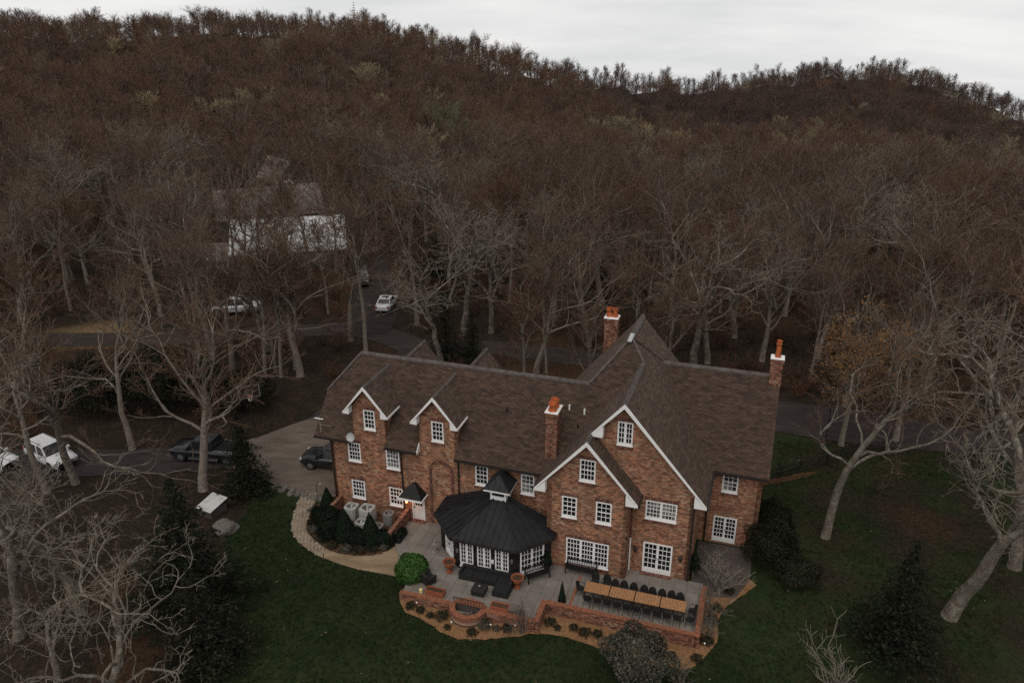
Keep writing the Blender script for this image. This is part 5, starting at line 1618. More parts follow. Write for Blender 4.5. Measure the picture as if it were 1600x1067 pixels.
# ------------------------------------------------------------------ vehicles (x forward)
def car(name, label, loc, rz, paint, kind='sedan', L=4.8, W=1.84):
    t = thing(name, label, 'pickup truck' if kind == 'pickup' else ('suv' if kind == 'suv' else 'car'), loc, rz)
    hw2 = W / 2
    zs, zr = {'sedan': (0.92, 1.44), 'suv': (1.08, 1.72), 'pickup': (1.12, 1.86)}[kind]
    zb = {'sedan': 0.22, 'suv': 0.30, 'pickup': 0.36}[kind]
    F, B = L / 2, -L / 2
    # lower body: loft of half profiles
    if kind == 'sedan': st = [(B, .80, .45, .78), (B + .12, .92, .30, .92), (B + .55, .98, zb, .98), (B + 1.2, 1.0, zb, zs + .02), (F - 1.3, 1.0, zb, zs - .02), (F - .5, .97, zb, .80), (F - .12, .88, .28, .70), (F, .76, .40, .58)]
    elif kind == 'suv': st = [(B, .86, .50, .95), (B + .12, .95, .38, zs), (B + .6, .99, zb, zs + .02), (0, 1.0, zb, zs), (F - 1.2, 1.0, zb, zs - .03), (F - .4, .97, zb, .98), (F - .08, .88, .36, .88), (F, .78, .45, .75)]
    else: st = [(B, .94, .55, zs - .02), (B + .06, .98, .48, zs), (B + .6, 1.0, zb, zs), (0, 1.0, zb, zs), (F - 1.3, 1.0, zb, zs), (F - .4, .98, zb, 1.06), (F - .06, .92, .42, 1.0), (F, .84, .50, .85)]
    mb = MB()
    ring = []
    for x, w, z0, z1 in st:
        w *= hw2
        ring.append([(x, -w * .90, z0), (x, -w, z0 + (z1 - z0) * .25), (x, -w, z0 + (z1 - z0) * .72), (x, -w * .90, z1), (x, -w * .45, z1 + .025), (x, w * .45, z1 + .025), (x, w * .90, z1), (x, w, z0 + (z1 - z0) * .72), (x, w, z0 + (z1 - z0) * .25), (x, w * .90, z0)])
    n = 10
    vs_ = [p for r_ in ring for p in r_]
    fs = [tuple(i * n + k for k in range(n))[::1] for i in (0,)] + [(i * n + k, i * n + (k + 1) % n, (i + 1) * n + (k + 1) % n, (i + 1) * n + k) for i in range(len(st) - 1) for k in range(n)] + [tuple((len(st) - 1) * n + k for k in reversed(range(n)))]
    fs[0] = tuple(reversed(fs[0])); fs = [tuple(reversed(f)) for f in fs]
    mb.add(vs_, fs)
    mb.build('body', paint, t, True)
    # cabin
    if kind == 'sedan': x0, x1, a, b_ = B + .62, F - 1.25, .62, .85
    elif kind == 'suv': x0, x1, a, b_ = B + .10, F - 1.25, .30, .72
    else: x0, x1, a, b_ = -.85, F - 1.35, .22, .62
    wl0, wr0 = hw2 * .93, hw2 * .74
    lo = [(x0, -wl0, zs - .02), (x1, -wl0, zs - .02), (x1, wl0, zs - .02), (x0, wl0, zs - .02)]
    hi = [(x0 + a, -wr0, zr - .05), (x1 - b_, -wr0, zr - .05), (x1 - b_, wr0, zr - .05), (x0 + a, wr0, zr - .05)]
    k = .10
    top = [(x0 + a + k, -wr0 + k, zr), (x1 - b_ - k, -wr0 + k, zr), (x1 - b_ - k, wr0 - k, zr), (x0 + a + k, wr0 - k, zr)]
    mb = MB()
    mb.add(lo + hi + top, [(0, 1, 5, 4), (1, 2, 6, 5), (2, 3, 7, 6), (3, 0, 4, 7), (4, 5, 9, 8), (5, 6, 10, 9), (6, 7, 11, 10), (7, 4, 8, 11), (8, 9, 10, 11)])
    mb.build('cabin', paint, t)

    def glass(q, name, inset=.10):
        q = [Vector(p) for p in q]
        c = sum(q, Vector()) / 4
        nn = (q[1] - q[0]).cross(q[3] - q[0]).normalized()
        if nn.dot(c - Vector(((x0 + x1) / 2, 0, zs))) < 0: nn = -nn
        g = [p + (c - p) * inset + nn * .008 for p in q]
        MB().hexa([p - nn * .01 for p in g], g).build(name, M['glass'], t)
    glass([lo[1], lo[2], hi[2], hi[1]], 'windscreen'); glass([lo[3], lo[0], hi[0], hi[3]], 'rear_window', .13)
    for s in (0, 1):
        A, Bq, Cq, D = (lo[0], lo[1], hi[1], hi[0]) if s == 0 else (lo[3], lo[2], hi[2], hi[3])
        lp = lambda p, q, f: tuple(Vector(p) + (Vector(q) - Vector(p)) * f)
        for f0, f1 in ((0.0, .46), (.49, .97)) if kind != 'suv' else ((0, .28), (.30, .62), (.64, .97)):
            glass([lp(A, Bq, f0), lp(A, Bq, f1), lp(D, Cq, f1), lp(D, Cq, f0)], 'side_window', .12)
    if kind == 'sedan': MB().box(x0 + a + .25, x0 + a + .95, -.40, .40, zr + .002, zr + .012).build('sunroof', M['glass'], t)
    if kind == 'suv':
        for s in (-1, 1): MB().tube([(x0 + a + .1, s * wr0 * .9, zr + .05), (x1 - b_ - .1, s * wr0 * .9, zr + .05)], .025, 6).build('roof_rail', M['dark_metal'], t)
    if kind == 'pickup':
        MB().box(B + .10, x0 - .06, -hw2 * .82, hw2 * .82, zs + .03, zs + .045).build('bed_cover', M['tyre'], t)
        for s in (-1, 1): MB().box(B + .08, x0 - .04, s * hw2 * .90 - .05, s * hw2 * .90 + .05, zs + .026, zs + .075).build('bed_rail', M['chrome'], t)
        for s in (-1, 1): MB().box(x0 - .3, x1 - .2, s * hw2 * 1.005 - .06, s * hw2 * 1.005 + .06, .36, .42).build('running_board', M['chrome'], t)
    rw_ = {'sedan': .33, 'suv': .38, 'pickup': .42}[kind]
    for x in (B + .95, F - .92):
        for s in (-1, 1):
            vv = []
            MB().lathe([(rw_ * 1.10, -.012), (rw_ * 1.12, .010)], 20).v
            arch = MB(); NA = 14
            ar = rw_ * 1.18
            pp = [(ar * math.cos(math.pi * q / NA), ar * math.sin(math.pi * q / NA)) for q in range(NA + 1)]
            arch.add([(x + a_, s * (hw2 + .006), rw_ + c_) for a_, c_ in pp] + [(x + a_, s * (hw2 - .05), rw_ + c_) for a_, c_ in pp],
                     [tuple(range(NA + 1)) if s < 0 else tuple(reversed(range(NA + 1)))] + [(q, q + 1, NA + 2 + q, NA + 1 + q) for q in range(NA)])
            arch.build('wheel_arch', M['tyre'], t)
            rot = Matrix.Rotation(R(90) * s * -1, 4, 'X')
            w = MB().lathe([(rw_ * .62, -.10), (rw_ * .95, -.11), (rw_, -.07), (rw_, .07), (rw_ * .95, .11), (rw_ * .62, .10)], 22)
            w.v = [tuple(rot @ Vector(p) + Vector((x, s * (hw2 - .085), rw_))) for p in w.v]
            wh = w.build('wheel', M['tyre'], t)
            r_ = MB().lathe([(rw_ * .60, .10), (rw_ * .60, .112), (rw_ * .2, .118), (.02, .125)], 16)
            r_.v = [tuple(rot @ Vector(p) + Vector((x, s * (hw2 - .085), rw_))) for p in r_.v]
            r_.build('rim', M['rim'], wh)
    for s in (-1, 1):
        zl = {'sedan': .66, 'suv': .82, 'pickup': .88}[kind]
        MB().box(F - .22, F - .035, s * hw2 * .72 - .16, s * hw2 * .72 + .16, zl - .08, zl + .06).build('headlight', M['clear_lens'], t)
        zl2 = {'sedan': .76, 'suv': .95, 'pickup': .98}[kind]
        MB().box(B - .015, B + .14, s * hw2 * .80 - .13, s * hw2 * .80 + .13, zl2 - .10, zl2 + .10 if kind == 'sedan' else zl2 + .18).build('tail_light', M['red_lens'], t)
        MB().bbox(x1 - .28, x1 - .10, s * (wl0 + .13) - .09, s * (wl0 + .13) + .09, zs + .02, zs + .17, .03).build('mirror', paint, t)
    MB().box(B - .03, B + .06, -hw2 * .78, hw2 * .78, zb + .16, zb + .34).build('bumper', paint if kind == 'sedan' else M['dark_metal'], t)
    MB().box(F - .06, F + .025, -hw2 * .72, hw2 * .72, zb + .12, zb + .30).build('bumper', paint if kind == 'sedan' else M['dark_metal'], t)
    MB().box(F - .05, F + .012, -hw2 * .42, hw2 * .42, zb + .34, zb + .50).build('grille', M['tyre'], t)
    return t


def parkcar(name, label, x, y, rz, paint, kind, L=4.8, W=1.84):
    return car(name, label, (x, y, gh(x, y) + .055), rz, M[paint], kind, L, W)


parkcar('sedan_car', 'white sedan with dark sunroof parked on the lane behind the house', -14.7, 88.0, R(84), 'white_car', 'sedan', 4.6, 1.8)
parkcar('parked_suv', 'dark suv with pale windscreen parked furthest up the lane under the trees', -19.2, 97.5, R(-82), 'dark_car', 'suv')
parkcar('pickup_truck', 'white pickup truck half hidden by trunks at the left end of the back road', -32.0, 86.5, R(8), 'white_car', 'pickup', 5.6, 1.95)
parkcar('parked_suv', 'white suv facing right on the left drive behind two tree trunks', -35.7, 53.4, R(-32), 'white_car', 'suv', 4.5, 1.9)
parkcar('parked_car', 'white car at the left edge of the picture behind the trees', -40.2, 52.8, R(-20), 'white_car', 'suv', 4.6, 1.85)
parkcar('pickup_truck', 'black pickup truck with silver bed rails parked left of the dark spruce', -23.6, 53.9, R(170), 'black_car', 'pickup', 5.7, 1.98)
parkcar('parked_suv', 'black suv parked against the left end wall of the house', -13.7, 52.6, R(168), 'black_car', 'suv', 4.8, 1.92)

# ------------------------------------------------------------------ vegetation materials
def foliage(name, c1, c2, c3, rough=0.8, scale=3.0, trans=0.0):
    m = bpy.data.materials.new(name); m.use_nodes = True
    nt = m.node_tree
    b = nt.nodes['Principled BSDF']; b.inputs['Roughness'].default_value = rough; b.inputs['Specular IOR Level'].default_value = 0.06
    geo = nt.nodes.new('ShaderNodeNewGeometry'); oi = nt.nodes.new('ShaderNodeObjectInfo'); tc = nt.nodes.new('ShaderNodeTexCoord')
    n = noise_n(nt, tc.outputs['Object'], scale, 4)
    ad = nt.nodes.new('ShaderNodeMath'); ad.operation = 'MULTIPLY_ADD'; ad.inputs[1].default_value = 0.55; ad.inputs[2].default_value = 0.0
    nt.links.new(geo.outputs['Random Per Island'], ad.inputs[0])
    a2 = nt.nodes.new('ShaderNodeMath'); a2.operation = 'MULTIPLY_ADD'; a2.inputs[1].default_value = 0.45
    nt.links.new(n, a2.inputs[0]); nt.links.new(ad.outputs[0], a2.inputs[2])
    c = ramp(nt, a2.outputs[0], [(0.2, c1), (0.5, c2), (0.8, c3)])
    nt.links.new(c, b.inputs['Base Color'])
    return m


def bark(name, cols, scale=4.0, lichen=None, per_tree=True, bump=0.5):
    """cols: colours picked from tree to tree"""
    m = bpy.data.materials.new(name); m.use_nodes = True
    nt = m.node_tree
    b = nt.nodes['Principled BSDF']; b.inputs['Roughness'].default_value = 0.9; b.inputs['Specular IOR Level'].default_value = 0.15
    oi = nt.nodes.new('ShaderNodeObjectInfo'); tc = nt.nodes.new('ShaderNodeTexCoord')
    k = len(cols)
    c = ramp(nt, oi.outputs['Random'], [(i / max(1, k - 1), col) for i, col in enumerate(cols)])
    n = noise_n(nt, tc.outputs['Object'], scale, 6, 0.7)
    c = mixc(nt, 1.0, c, ramp(nt, n, [(0.3, (0.6, 0.6, 0.6)), (0.7, (1.35, 1.35, 1.35))]), 'MULTIPLY')
    if lichen:
        n2 = noise_n(nt, tc.outputs['Object'], 2.3, 5, 0.7)
        c = mixc(nt, ramp(nt, n2, [(0.48, (0, 0, 0)), (0.62, (0.75, 0.75, 0.75))]), c, lichen)
    nt.links.new(c, b.inputs['Base Color'])
    if bump:
        bp = nt.nodes.new('ShaderNodeBump'); bp.inputs['Strength'].default_value = bump; bp.inputs['Distance'].default_value = 0.06
        n3 = noise_n(nt, tc.outputs['Object'], 9, 5, 0.7)
        nt.links.new(n3, bp.inputs['Height']); nt.links.new(bp.outputs[0], b.inputs['Normal'])
    return m


M['bark_pale'] = bark('bark_pale', [(0.115, 0.093, 0.072), (0.145, 0.12, 0.093)], 6, (0.27, 0.245, 0.195), bump=0.9)
M['twig_pale'] = bark('twig_pale', [(0.165, 0.138, 0.105), (0.20, 0.172, 0.135)], 2, None, bump=0)
M['bark_mid'] = bark('bark_mid', [(0.135, 0.108, 0.085), (0.195, 0.162, 0.130), (0.155, 0.127, 0.102)], 5, (0.25, 0.215, 0.175))
M['twig_mid'] = bark('twig_mid', [(0.105, 0.066, 0.045), (0.135, 0.094, 0.070), (0.112, 0.061, 0.037), (0.118, 0.080, 0.058)], 1.5, None, bump=0)
M['far_wood'] = bark('far_wood', [(0.135, 0.080, 0.054), (0.075, 0.050, 0.040), (0.175, 0.104, 0.066), (0.105, 0.070, 0.054), (0.150, 0.080, 0.046), (0.140, 0.104, 0.080)], 1.0, None, bump=0)
M['ridge_wood'] = bark('ridge_wood', [(0.075, 0.052, 0.042), (0.06, 0.044, 0.038)], 1.0, None, bump=0)
M['dark_wood'] = bark('dark_wood', [(0.090, 0.060, 0.050), (0.12, 0.080, 0.062), (0.074, 0.052, 0.046)], 1.0, None, bump=0)
M['dark_bark'] = bark('dark_bark', [(0.03, 0.023, 0.018), (0.024, 0.019, 0.016)], 5, None)
M['far_bark'] = bark('far_bark', [(0.21, 0.165, 0.135), (0.27, 0.225, 0.19), (0.17, 0.132, 0.11)], 3.0, None, bump=0)
M['bud_wood'] = bark('bud_wood', [(0.33, 0.26, 0.15), (0.28, 0.225, 0.135), (0.22, 0.20, 0.125)], 1.0, None, bump=0)
M['spruce'] = foliage('spruce', (0.005, 0.007, 0.004), (0.010, 0.0135, 0.007), (0.024, 0.028, 0.014), scale=1.2)
M['yew'] = foliage('yew', (0.006, 0.007, 0.004), (0.012, 0.014, 0.008), (0.032, 0.032, 0.018), scale=1.5)
M['bush_green'] = foliage('bush_green', (0.012, 0.035, 0.008), (0.035, 0.085, 0.018), (0.075, 0.14, 0.035), scale=3)
M['cone_green'] = foliage('cone_green', (0.004, 0.008, 0.005), (0.008, 0.014, 0.008), (0.016, 0.024, 0.013), scale=3)
M['grey_leaf'] = foliage('grey_leaf', (0.022, 0.023, 0.016), (0.058, 0.056, 0.042), (0.13, 0.122, 0.095), scale=1.5)
M['oak_leaf'] = foliage('oak_leaf', (0.09, 0.045, 0.018), (0.17, 0.085, 0.032), (0.24, 0.135, 0.05), scale=1.5)
M['dark_shrub'] = foliage('dark_shrub', (0.008, 0.010, 0.006), (0.020, 0.022, 0.013), (0.05, 0.045, 0.028), scale=2)
M['rust_brush'] = bark('rust_brush', [(0.12, 0.058, 0.034), (0.085, 0.05, 0.034), (0.07, 0.045, 0.034)], 1.5, None, bump=0)


M['grass_blade'] = bark('grass_blade', [(0.012, 0.024, 0.008), (0.024, 0.042, 0.014), (0.036, 0.05, 0.018)], 1.0, None, bump=0)
M['straw_blade'] = bark('straw_blade', [(0.05, 0.045, 0.02), (0.085, 0.06, 0.03)], 1.0, None, bump=0)
M['dead_leaf'] = bark('dead_leaf', [(0.20, 0.15, 0.09), (0.35, 0.30, 0.22)], 1.0, None, bump=0)


# ------------------------------------------------------------------ bare trees
def tubes_mesh(name, brs, m, smooth=True):
    """brs: list of (points k x 3, radii k, sides)"""
    vs_, fq = [], []
    b = 0
    for P, rd, n in brs:
        k = len(P)
        T = np.empty_like(P)
        T[1:-1] = P[2:] - P[:-2] if k > 2 else T[1:-1]
        T[0] = P[1] - P[0]; T[-1] = P[-1] - P[-2]
        T /= np.linalg.norm(T, axis=1)[:, None] + 1e-9
        ref = np.array([0.0, 0, 1.0]) if abs(T[0, 2]) < 0.9 else np.array([1.0, 0, 0])
        A = np.cross(T, ref); A /= np.linalg.norm(A, axis=1)[:, None] + 1e-9
        B = np.cross(T, A)
        an = np.arange(n) * (2 * math.pi / n)
        V = P[:, None, :] + (A[:, None, :] * np.cos(an)[None, :, None] + B[:, None, :] * np.sin(an)[None, :, None]) * rd[:, None, None]
        vs_.append(V.reshape(-1, 3))
        i = np.arange(k - 1)[:, None] * n
        j = np.arange(n)[None, :]
        j2 = (j + 1) % n
        fq.append(np.stack([i + j, i + j2, i + n + j2, i + n + j], -1).reshape(-1, 4) + b)
        b += k * n
    V = np.concatenate(vs_); Fq = np.concatenate(fq)
    me = bpy.data.meshes.new(name)
    me.vertices.add(len(V)); me.vertices.foreach_set('co', V.astype(np.float32).ravel())
    me.loops.add(Fq.size); me.loops.foreach_set('vertex_index', Fq.astype(np.int32).ravel())
    me.polygons.add(len(Fq)); me.polygons.foreach_set('loop_start', np.arange(0, Fq.size, 4, dtype=np.int32))
    me.update(calc_edges=True)
    if smooth: me.polygons.foreach_set('use_smooth', np.ones(len(Fq), dtype=bool))
    me.materials.append(m)
    return me


def grow(seed, H, kind='broom', rmin=0.012, levels=4, dens=1.0, lean=(0, 0), rf=1.0):
    rg = random.Random(seed)
    out = []
    if kind == 'broom':
        fork, nl, ang0, wander, up_ = rg.uniform(.48, .60), 6, (24, 58), .21, .07
        r0 = H * .0195
    elif kind == 'open':
        fork, nl, ang0, wander, up_ = rg.uniform(.52, .60), 5, (18, 55), .34, .07
        r0 = H * .0185
    elif kind == 'gnarl':
        fork, nl, ang0, wander, up_ = rg.uniform(.44, .56), rg.randint(5, 6), (28, 70), .46, .06
        r0 = H * .0235
    else:                                                # slim forest stem
        fork, nl, ang0, wander, up_ = rg.uniform(.48, .60), rg.randint(5, 6), (20, 42), .15, .10
        r0 = H * .0145
    r0 *= rf
    kids = {'broom': [nl, 5, 5, 5, 4], 'gnarl': [nl, 5, 5, 5, 4], 'slim': [nl, 5, 5, 5, 4], 'open': [nl, 5, 5, 5, 4]}[kind]
    lenf = {'broom': [.56, .54, .50, .52, .5], 'gnarl': [.54, .52, .48, .42, .45], 'slim': [.40, .52, .52, .55, .5], 'open': [.46, .54, .52, .5, .5]}[kind]

    def rot_dir(d, ang, az):
        d = Vector(d)
        a = d.cross(Vector((0, 0, 1)))
        if a.length < 1e-3: a = Vector((1, 0, 0))
        a.normalize()
        b2 = d.cross(a)
        return (d * math.cos(ang) + (a * math.cos(az) + b2 * math.sin(az)) * math.sin(ang)).normalized()

    def limb(p, d, L, r_, lev):
        n = max(2, min(9, int(L / (0.9 if lev < 2 else .55)) + 1)) if kind in ('gnarl', 'open') else max(2, min(6, int(L / 0.95) + 1))
        if lev >= levels: n = 2 if kind != 'gnarl' else 3
        pts, rs = [p.copy()], [r_]
        step = L / n
        tip = max(rmin, r_ * (.36 if lev else .42))
        q, dd = p.copy(), Vector(d)
        w = wander * (1.0 if lev else .35)
        for i in range(n):
            dd = (dd + Vector((rg.gauss(0, w), rg.gauss(0, w), rg.gauss(0, w * .8) + up_ * (1 if lev else 0)))).normalized()
            q = q + dd * step
            pts.append(q.copy()); rs.append(r_ + (tip - r_) * (i + 1) / n)
        sides = 9 if r_ > .12 else 6 if r_ > .05 else 4 if r_ > .028 else 3
        out.append((np.array([tuple(x) for x in pts]), np.array(rs), sides, lev))
        if lev >= levels: return
        k = kids[lev]
        if lev >= 2: k = max(2, int(k * dens + .5))
        az = rg.uniform(0, 6.28)
        t0 = .25 if lev else fork
        for c in range(k):
            t = t0 + (1 - t0) * ((c + rg.uniform(.2, .9)) / k)
            if lev == 0 and kind != 'slim': t = fork + (1 - fork) * (c / k) ** 1.2 * .9
            fi = min(n - 1e-3, t * n); i = int(fi); f_ = fi - i
            pp = pts[i] + (pts[i + 1] - pts[i]) * f_
            rr_ = rs[i] + (rs[i + 1] - rs[i]) * f_
            dl = (pts[i + 1] - pts[i]).normalized()
            az += 2.4 + rg.uniform(-.5, .5)
            an = R(rg.uniform(*ang0)) if lev == 0 else R(rg.uniform(26, 55) if kind != 'gnarl' else rg.uniform(30, 75))
            Lc = (H if lev == 0 else L) * lenf[lev] * rg.uniform(.7, 1.15) * (1 - .35 * (t - t0))
            limb(pp, rot_dir(dl, an, az), Lc, max(rmin, rr_ * rg.uniform(.42, .64)), lev + 1)
        if lev < levels:
            for c in range(2 if lev else 3):
                limb(pts[-1], rot_dir(dd, R(rg.uniform(8, 30)), rg.uniform(0, 6.28)), (L if lev else H * .8) * lenf[lev] * rg.uniform(.7, 1.0), max(rmin, rs[-1] * .85), lev + 1)
    d0 = Vector((lean[0], lean[1], 1)).normalized()
    trunkL = H * {'broom': .66, 'gnarl': .60, 'slim': .85, 'open': .66}[kind]
    limb(Vector((0, 0, -.4)), d0, trunkL, r0, 0)
    # root flare
    P, rd, s, l = out[0]
    P2 = np.vstack([P[:1], P[:1] + (P[1:2] - P[:1]) * .25, P[1:]])
    rd2 = np.concatenate([[rd[0] * 1.6], [rd[0] * 1.05], rd[1:]])
    out[0] = (P2, rd2, 10, 0)
    top = max(float(b[0][:, 2].max()) for b in out)
    k = H / top
    return [(b[0] * k, b[1] if b[3] else b[1], b[2], b[3]) for b in out]


def tree_meshes(seed, H, kind, mb_, mt_, widen=1.0, **kw):
    br = [(b[0] * np.array([widen, widen, 1.0]), b[1], b[2], b[3]) for b in grow(seed, H, kind, **kw)]
    lim = 0.030 if kind != 'gnarl' else .05
    lv = 1 if kind == 'gnarl' else 2
    big = [b[:3] for b in br if b[3] <= lv or b[1][0] > lim]
    small = [b[:3] for b in br if not (b[3] <= lv or b[1][0] > lim)]
    return tubes_mesh('trunk', big, M[mb_]), tubes_mesh('crown', small, M[mt_])


def put_tree(ms, x, y, s, rz, label, group=None, name='bare_tree', lean=None, cat='tree'):
    t = thing(name, label, cat, (x, y, gh(x, y) - .05), rz, group)
    t.scale = (s, s, s)
    if lean: t.rotation_euler = (Matrix.Rotation(lean[1], 3, 'Y') @ Matrix.Rotation(lean[0], 3, 'X') @ Matrix.Rotation(rz, 3, 'Z')).to_euler()
    link('trunk', ms[0], t); link('crown', ms[1], t)
    return t


GN = [tree_meshes(100 + i, 12.0, 'gnarl', 'bark_pale', 'twig_pale', rmin=.013, levels=4, dens=.42, rf=1.2) for i in range(4)]
BR = [tree_meshes(200 + i, 15.0, 'broom', 'bark_mid', 'twig_mid', 1.22, rf=1.12, rmin=.013, levels=4, dens=.78) for i in range(4)]
TH = [tree_meshes(470 + i, 15.0, 'open', 'bark_mid', 'twig_mid', 1.1, rmin=.013, levels=4, dens=.42, rf=1.05) for i in range(2)]
PL = [tree_meshes(440 + i, 15.0, 'open', 'bark_pale', 'twig_pale', 1.25, rmin=.013, levels=4, dens=.42, rf=1.35) for i in range(3)]
SL = [tree_meshes(300 + i, 15.0, 'slim', 'bark_mid', 'twig_mid', 1.1, rmin=.017, levels=4, dens=.75) for i in range(4)]

OPN2 = tree_meshes(436, 15.0, 'open', 'bark_pale', 'twig_pale', rmin=.012, levels=4, dens=.75, rf=1.4)
OPN = tree_meshes(412, 15.0, 'open', 'bark_pale', 'twig_mid', rmin=.012, levels=4, dens=.8)
hero = [  # mesh, x, y, height / base height, turn, lean about y, label
    (GN[0], -20.4, 28.0, 10.6 / 12, .4, .05, 'gnarled pale bare tree cut by the lower left edge of the picture'),
    (GN[2], -25.0, 36.7, 11.5 / 12, 2.1, .03, 'gnarled pale bare tree behind the lowest one in the bottom left corner'),
    (PL[1], -27.8, 34.8, 14.0 / 15, 1.0, .08, 'pale bare tree with thick limbs at the left edge below the white cars'),
    (GN[3], -23.5, 31.2, 8.0 / 12, 4.4, .05, 'short pale bare tree with a stout trunk in the bottom left corner'),
    (BR[0], -22.6, 49.4, 17.1 / 15, 0.2, .02, 'wide bare tree with fanned twigs in front of the black pickup'),
    (TH[0], -32.4, 50.4, 16.5 / 15, 1.1, .03, 'tall bare tree whose trunk stands before the white suv'),
    (TH[1], -30.3, 55.2, 14.4 / 15, 2.6, .0, 'bare tree beyond the left drive between the white suv and the black pickup'),
    (TH[1], -33.9, 49.2, 14.2 / 15, 3.9, .05, 'slim bare tree whose trunk crosses the middle of the white suv'),
    (TH[0], -31.2, 40.2, 15.0 / 15, 5.0, .07, 'tall grey tree at the left edge below the white cars'),
    (BR[2], -17.1, 77.9, 16.0 / 15, .9, .02, 'tall bare tree with a straight trunk beside the bend of the back road'),
    (BR[1], -20.3, 69.0, 17.5 / 15, 4.0, .01, 'tall bare tree left of the driveway in front of the white roofed barn'),
    (SL[0], -23.6, 68.6, 14.4 / 15, .3, .03, 'leftmost slender trunk of the row behind the basketball hoop'),
    (SL[1], -22.9, 69.9, 13.8 / 15, 1.7, .02, 'second slender trunk of the row behind the basketball hoop'),
    (SL[2], -22.1, 68.8, 13.2 / 15, 3.3, .03, 'third slender trunk of the row behind the basketball hoop'),
    (SL[3], -21.2, 70.6, 13.0 / 15, 5.1, .02, 'rightmost slender trunk of the row behind the basketball hoop'),
    (PL[1], -5.4, 79.2, 15.8 / 15, 1.2, -.03, 'pale spreading tree with sinuous limbs above the dark evergreen behind the house'),
    (BR[3], 2.3, 69.6, 14.6 / 15, .5, .0, 'bare tree with upright twigs standing behind the middle of the roof'),
    (SL[2], 3.3, 68.6, 10.8 / 15, .0, -.02, 'thin leaning sapling beside the bare tree behind the middle of the roof'),
    (PL[2], 17.7, 71.0, 16.2 / 15, 2.4, -.05, 'large pale bare tree spreading above the high rear gable'),
    (BR[0], 19.3, 71.6, 15.6 / 15, 3.0, -.02, 'grey bare tree close to the large pale tree behind the right wing'),
    (BR[1], 24.8, 72.0, 14.6 / 15, 5.3, .0, 'bare tree behind the right chimney'),
    (OPN, 20.6, 43.4, 17.0 / 15, 2.2, .03, 'tall bare tree with a pale trunk on the lawn right of the house'),
    (OPN2, 25.0, 36.0, 18.0 / 15, 1.0, .10, 'great gnarled pale tree leaning right on the grass at the right edge'),
    (PL[0], 31.2, 40.2, 17.0 / 15, .6, -.02, 'pale gnarled tree behind the great leaning one at the right edge'),
    (BR[3], 30.9, 56.0, 12.4 / 15, 1.9, -.05, 'bare tree beyond the right parking near its far corner'),
    (GN[0], 36.5, 52.9, 14.6 / 12, 4.1, -.05, 'pale tangled tree at the right edge beyond the great leaning tree'),
]
hero += [(TH[i % 2] if i % 2 else SL[i % 4], x, y, s, i * 1.7, 0.0, lab) for i, (x, y, s, lab) in enumerate([
    (-36.2, 99.0, .95, 'bare tree at the left corner of the white barn roof'), (-32.6, 98.2, 1.0, 'bare tree before the left half of the white barn roof'),
    (-29.6, 99.6, .92, 'bare tree before the middle of the white barn roof'), (-26.4, 99.4, 1.0, 'bare tree before the right half of the white barn roof'),
    (-23.6, 102.0, .9, 'bare tree at the right corner of the white barn roof'),
    (-39.6, 113.6, .95, 'bare tree left between the white barn roof and the brown roof behind'), (-33.6, 117.0, .95, 'bare tree between the white barn roof and the brown roof behind'),
    (-29.0, 117.6, 1.0, 'bare tree right of the brown roof behind the white barn'), (-38.4, 134.0, .9, 'bare tree before the small steep pale roof far behind')])]
for ms, x, y, s, rz, ly, lab in hero:
    put_tree(ms, x, y, s, rz, lab, None, 'bare_tree', (0, ly, 0))


# ------------------------------------------------------------------ evergreens and shrubs
def leaf_mesh(name, pts, nrm, size, m, rg, aspect=.55):
    """small bent leaves: two triangles each"""
    n = len(pts)
    P = np.array(pts); N = np.array(nrm)
    N /= np.linalg.norm(N, axis=1)[:, None] + 1e-9
    rnd_ = rg.normal(size=(n, 3))
    T = np.cross(N, rnd_); T /= np.linalg.norm(T, axis=1)[:, None] + 1e-9
    B = np.cross(N, T)
    s = (np.asarray(size) * rg.uniform(.6, 1.3, n))[:, None]
    V = np.stack([P - T * s * .5, P + B * s * aspect * .5 + N * s * .08, P + T * s * .5, P - B * s * aspect * .5 + N * s * .08], 1).reshape(-1, 3)
    Fq = np.arange(4 * n, dtype=np.int32)
    me = bpy.data.meshes.new(name)
    me.vertices.add(4 * n); me.vertices.foreach_set('co', V.astype(np.float32).ravel())
    me.loops.add(4 * n); me.loops.foreach_set('vertex_index', Fq)
    me.polygons.add(n); me.polygons.foreach_set('loop_start', np.arange(0, 4 * n, 4, dtype=np.int32))
    me.update(calc_edges=True)
    me.materials.append(M[m])
    return me


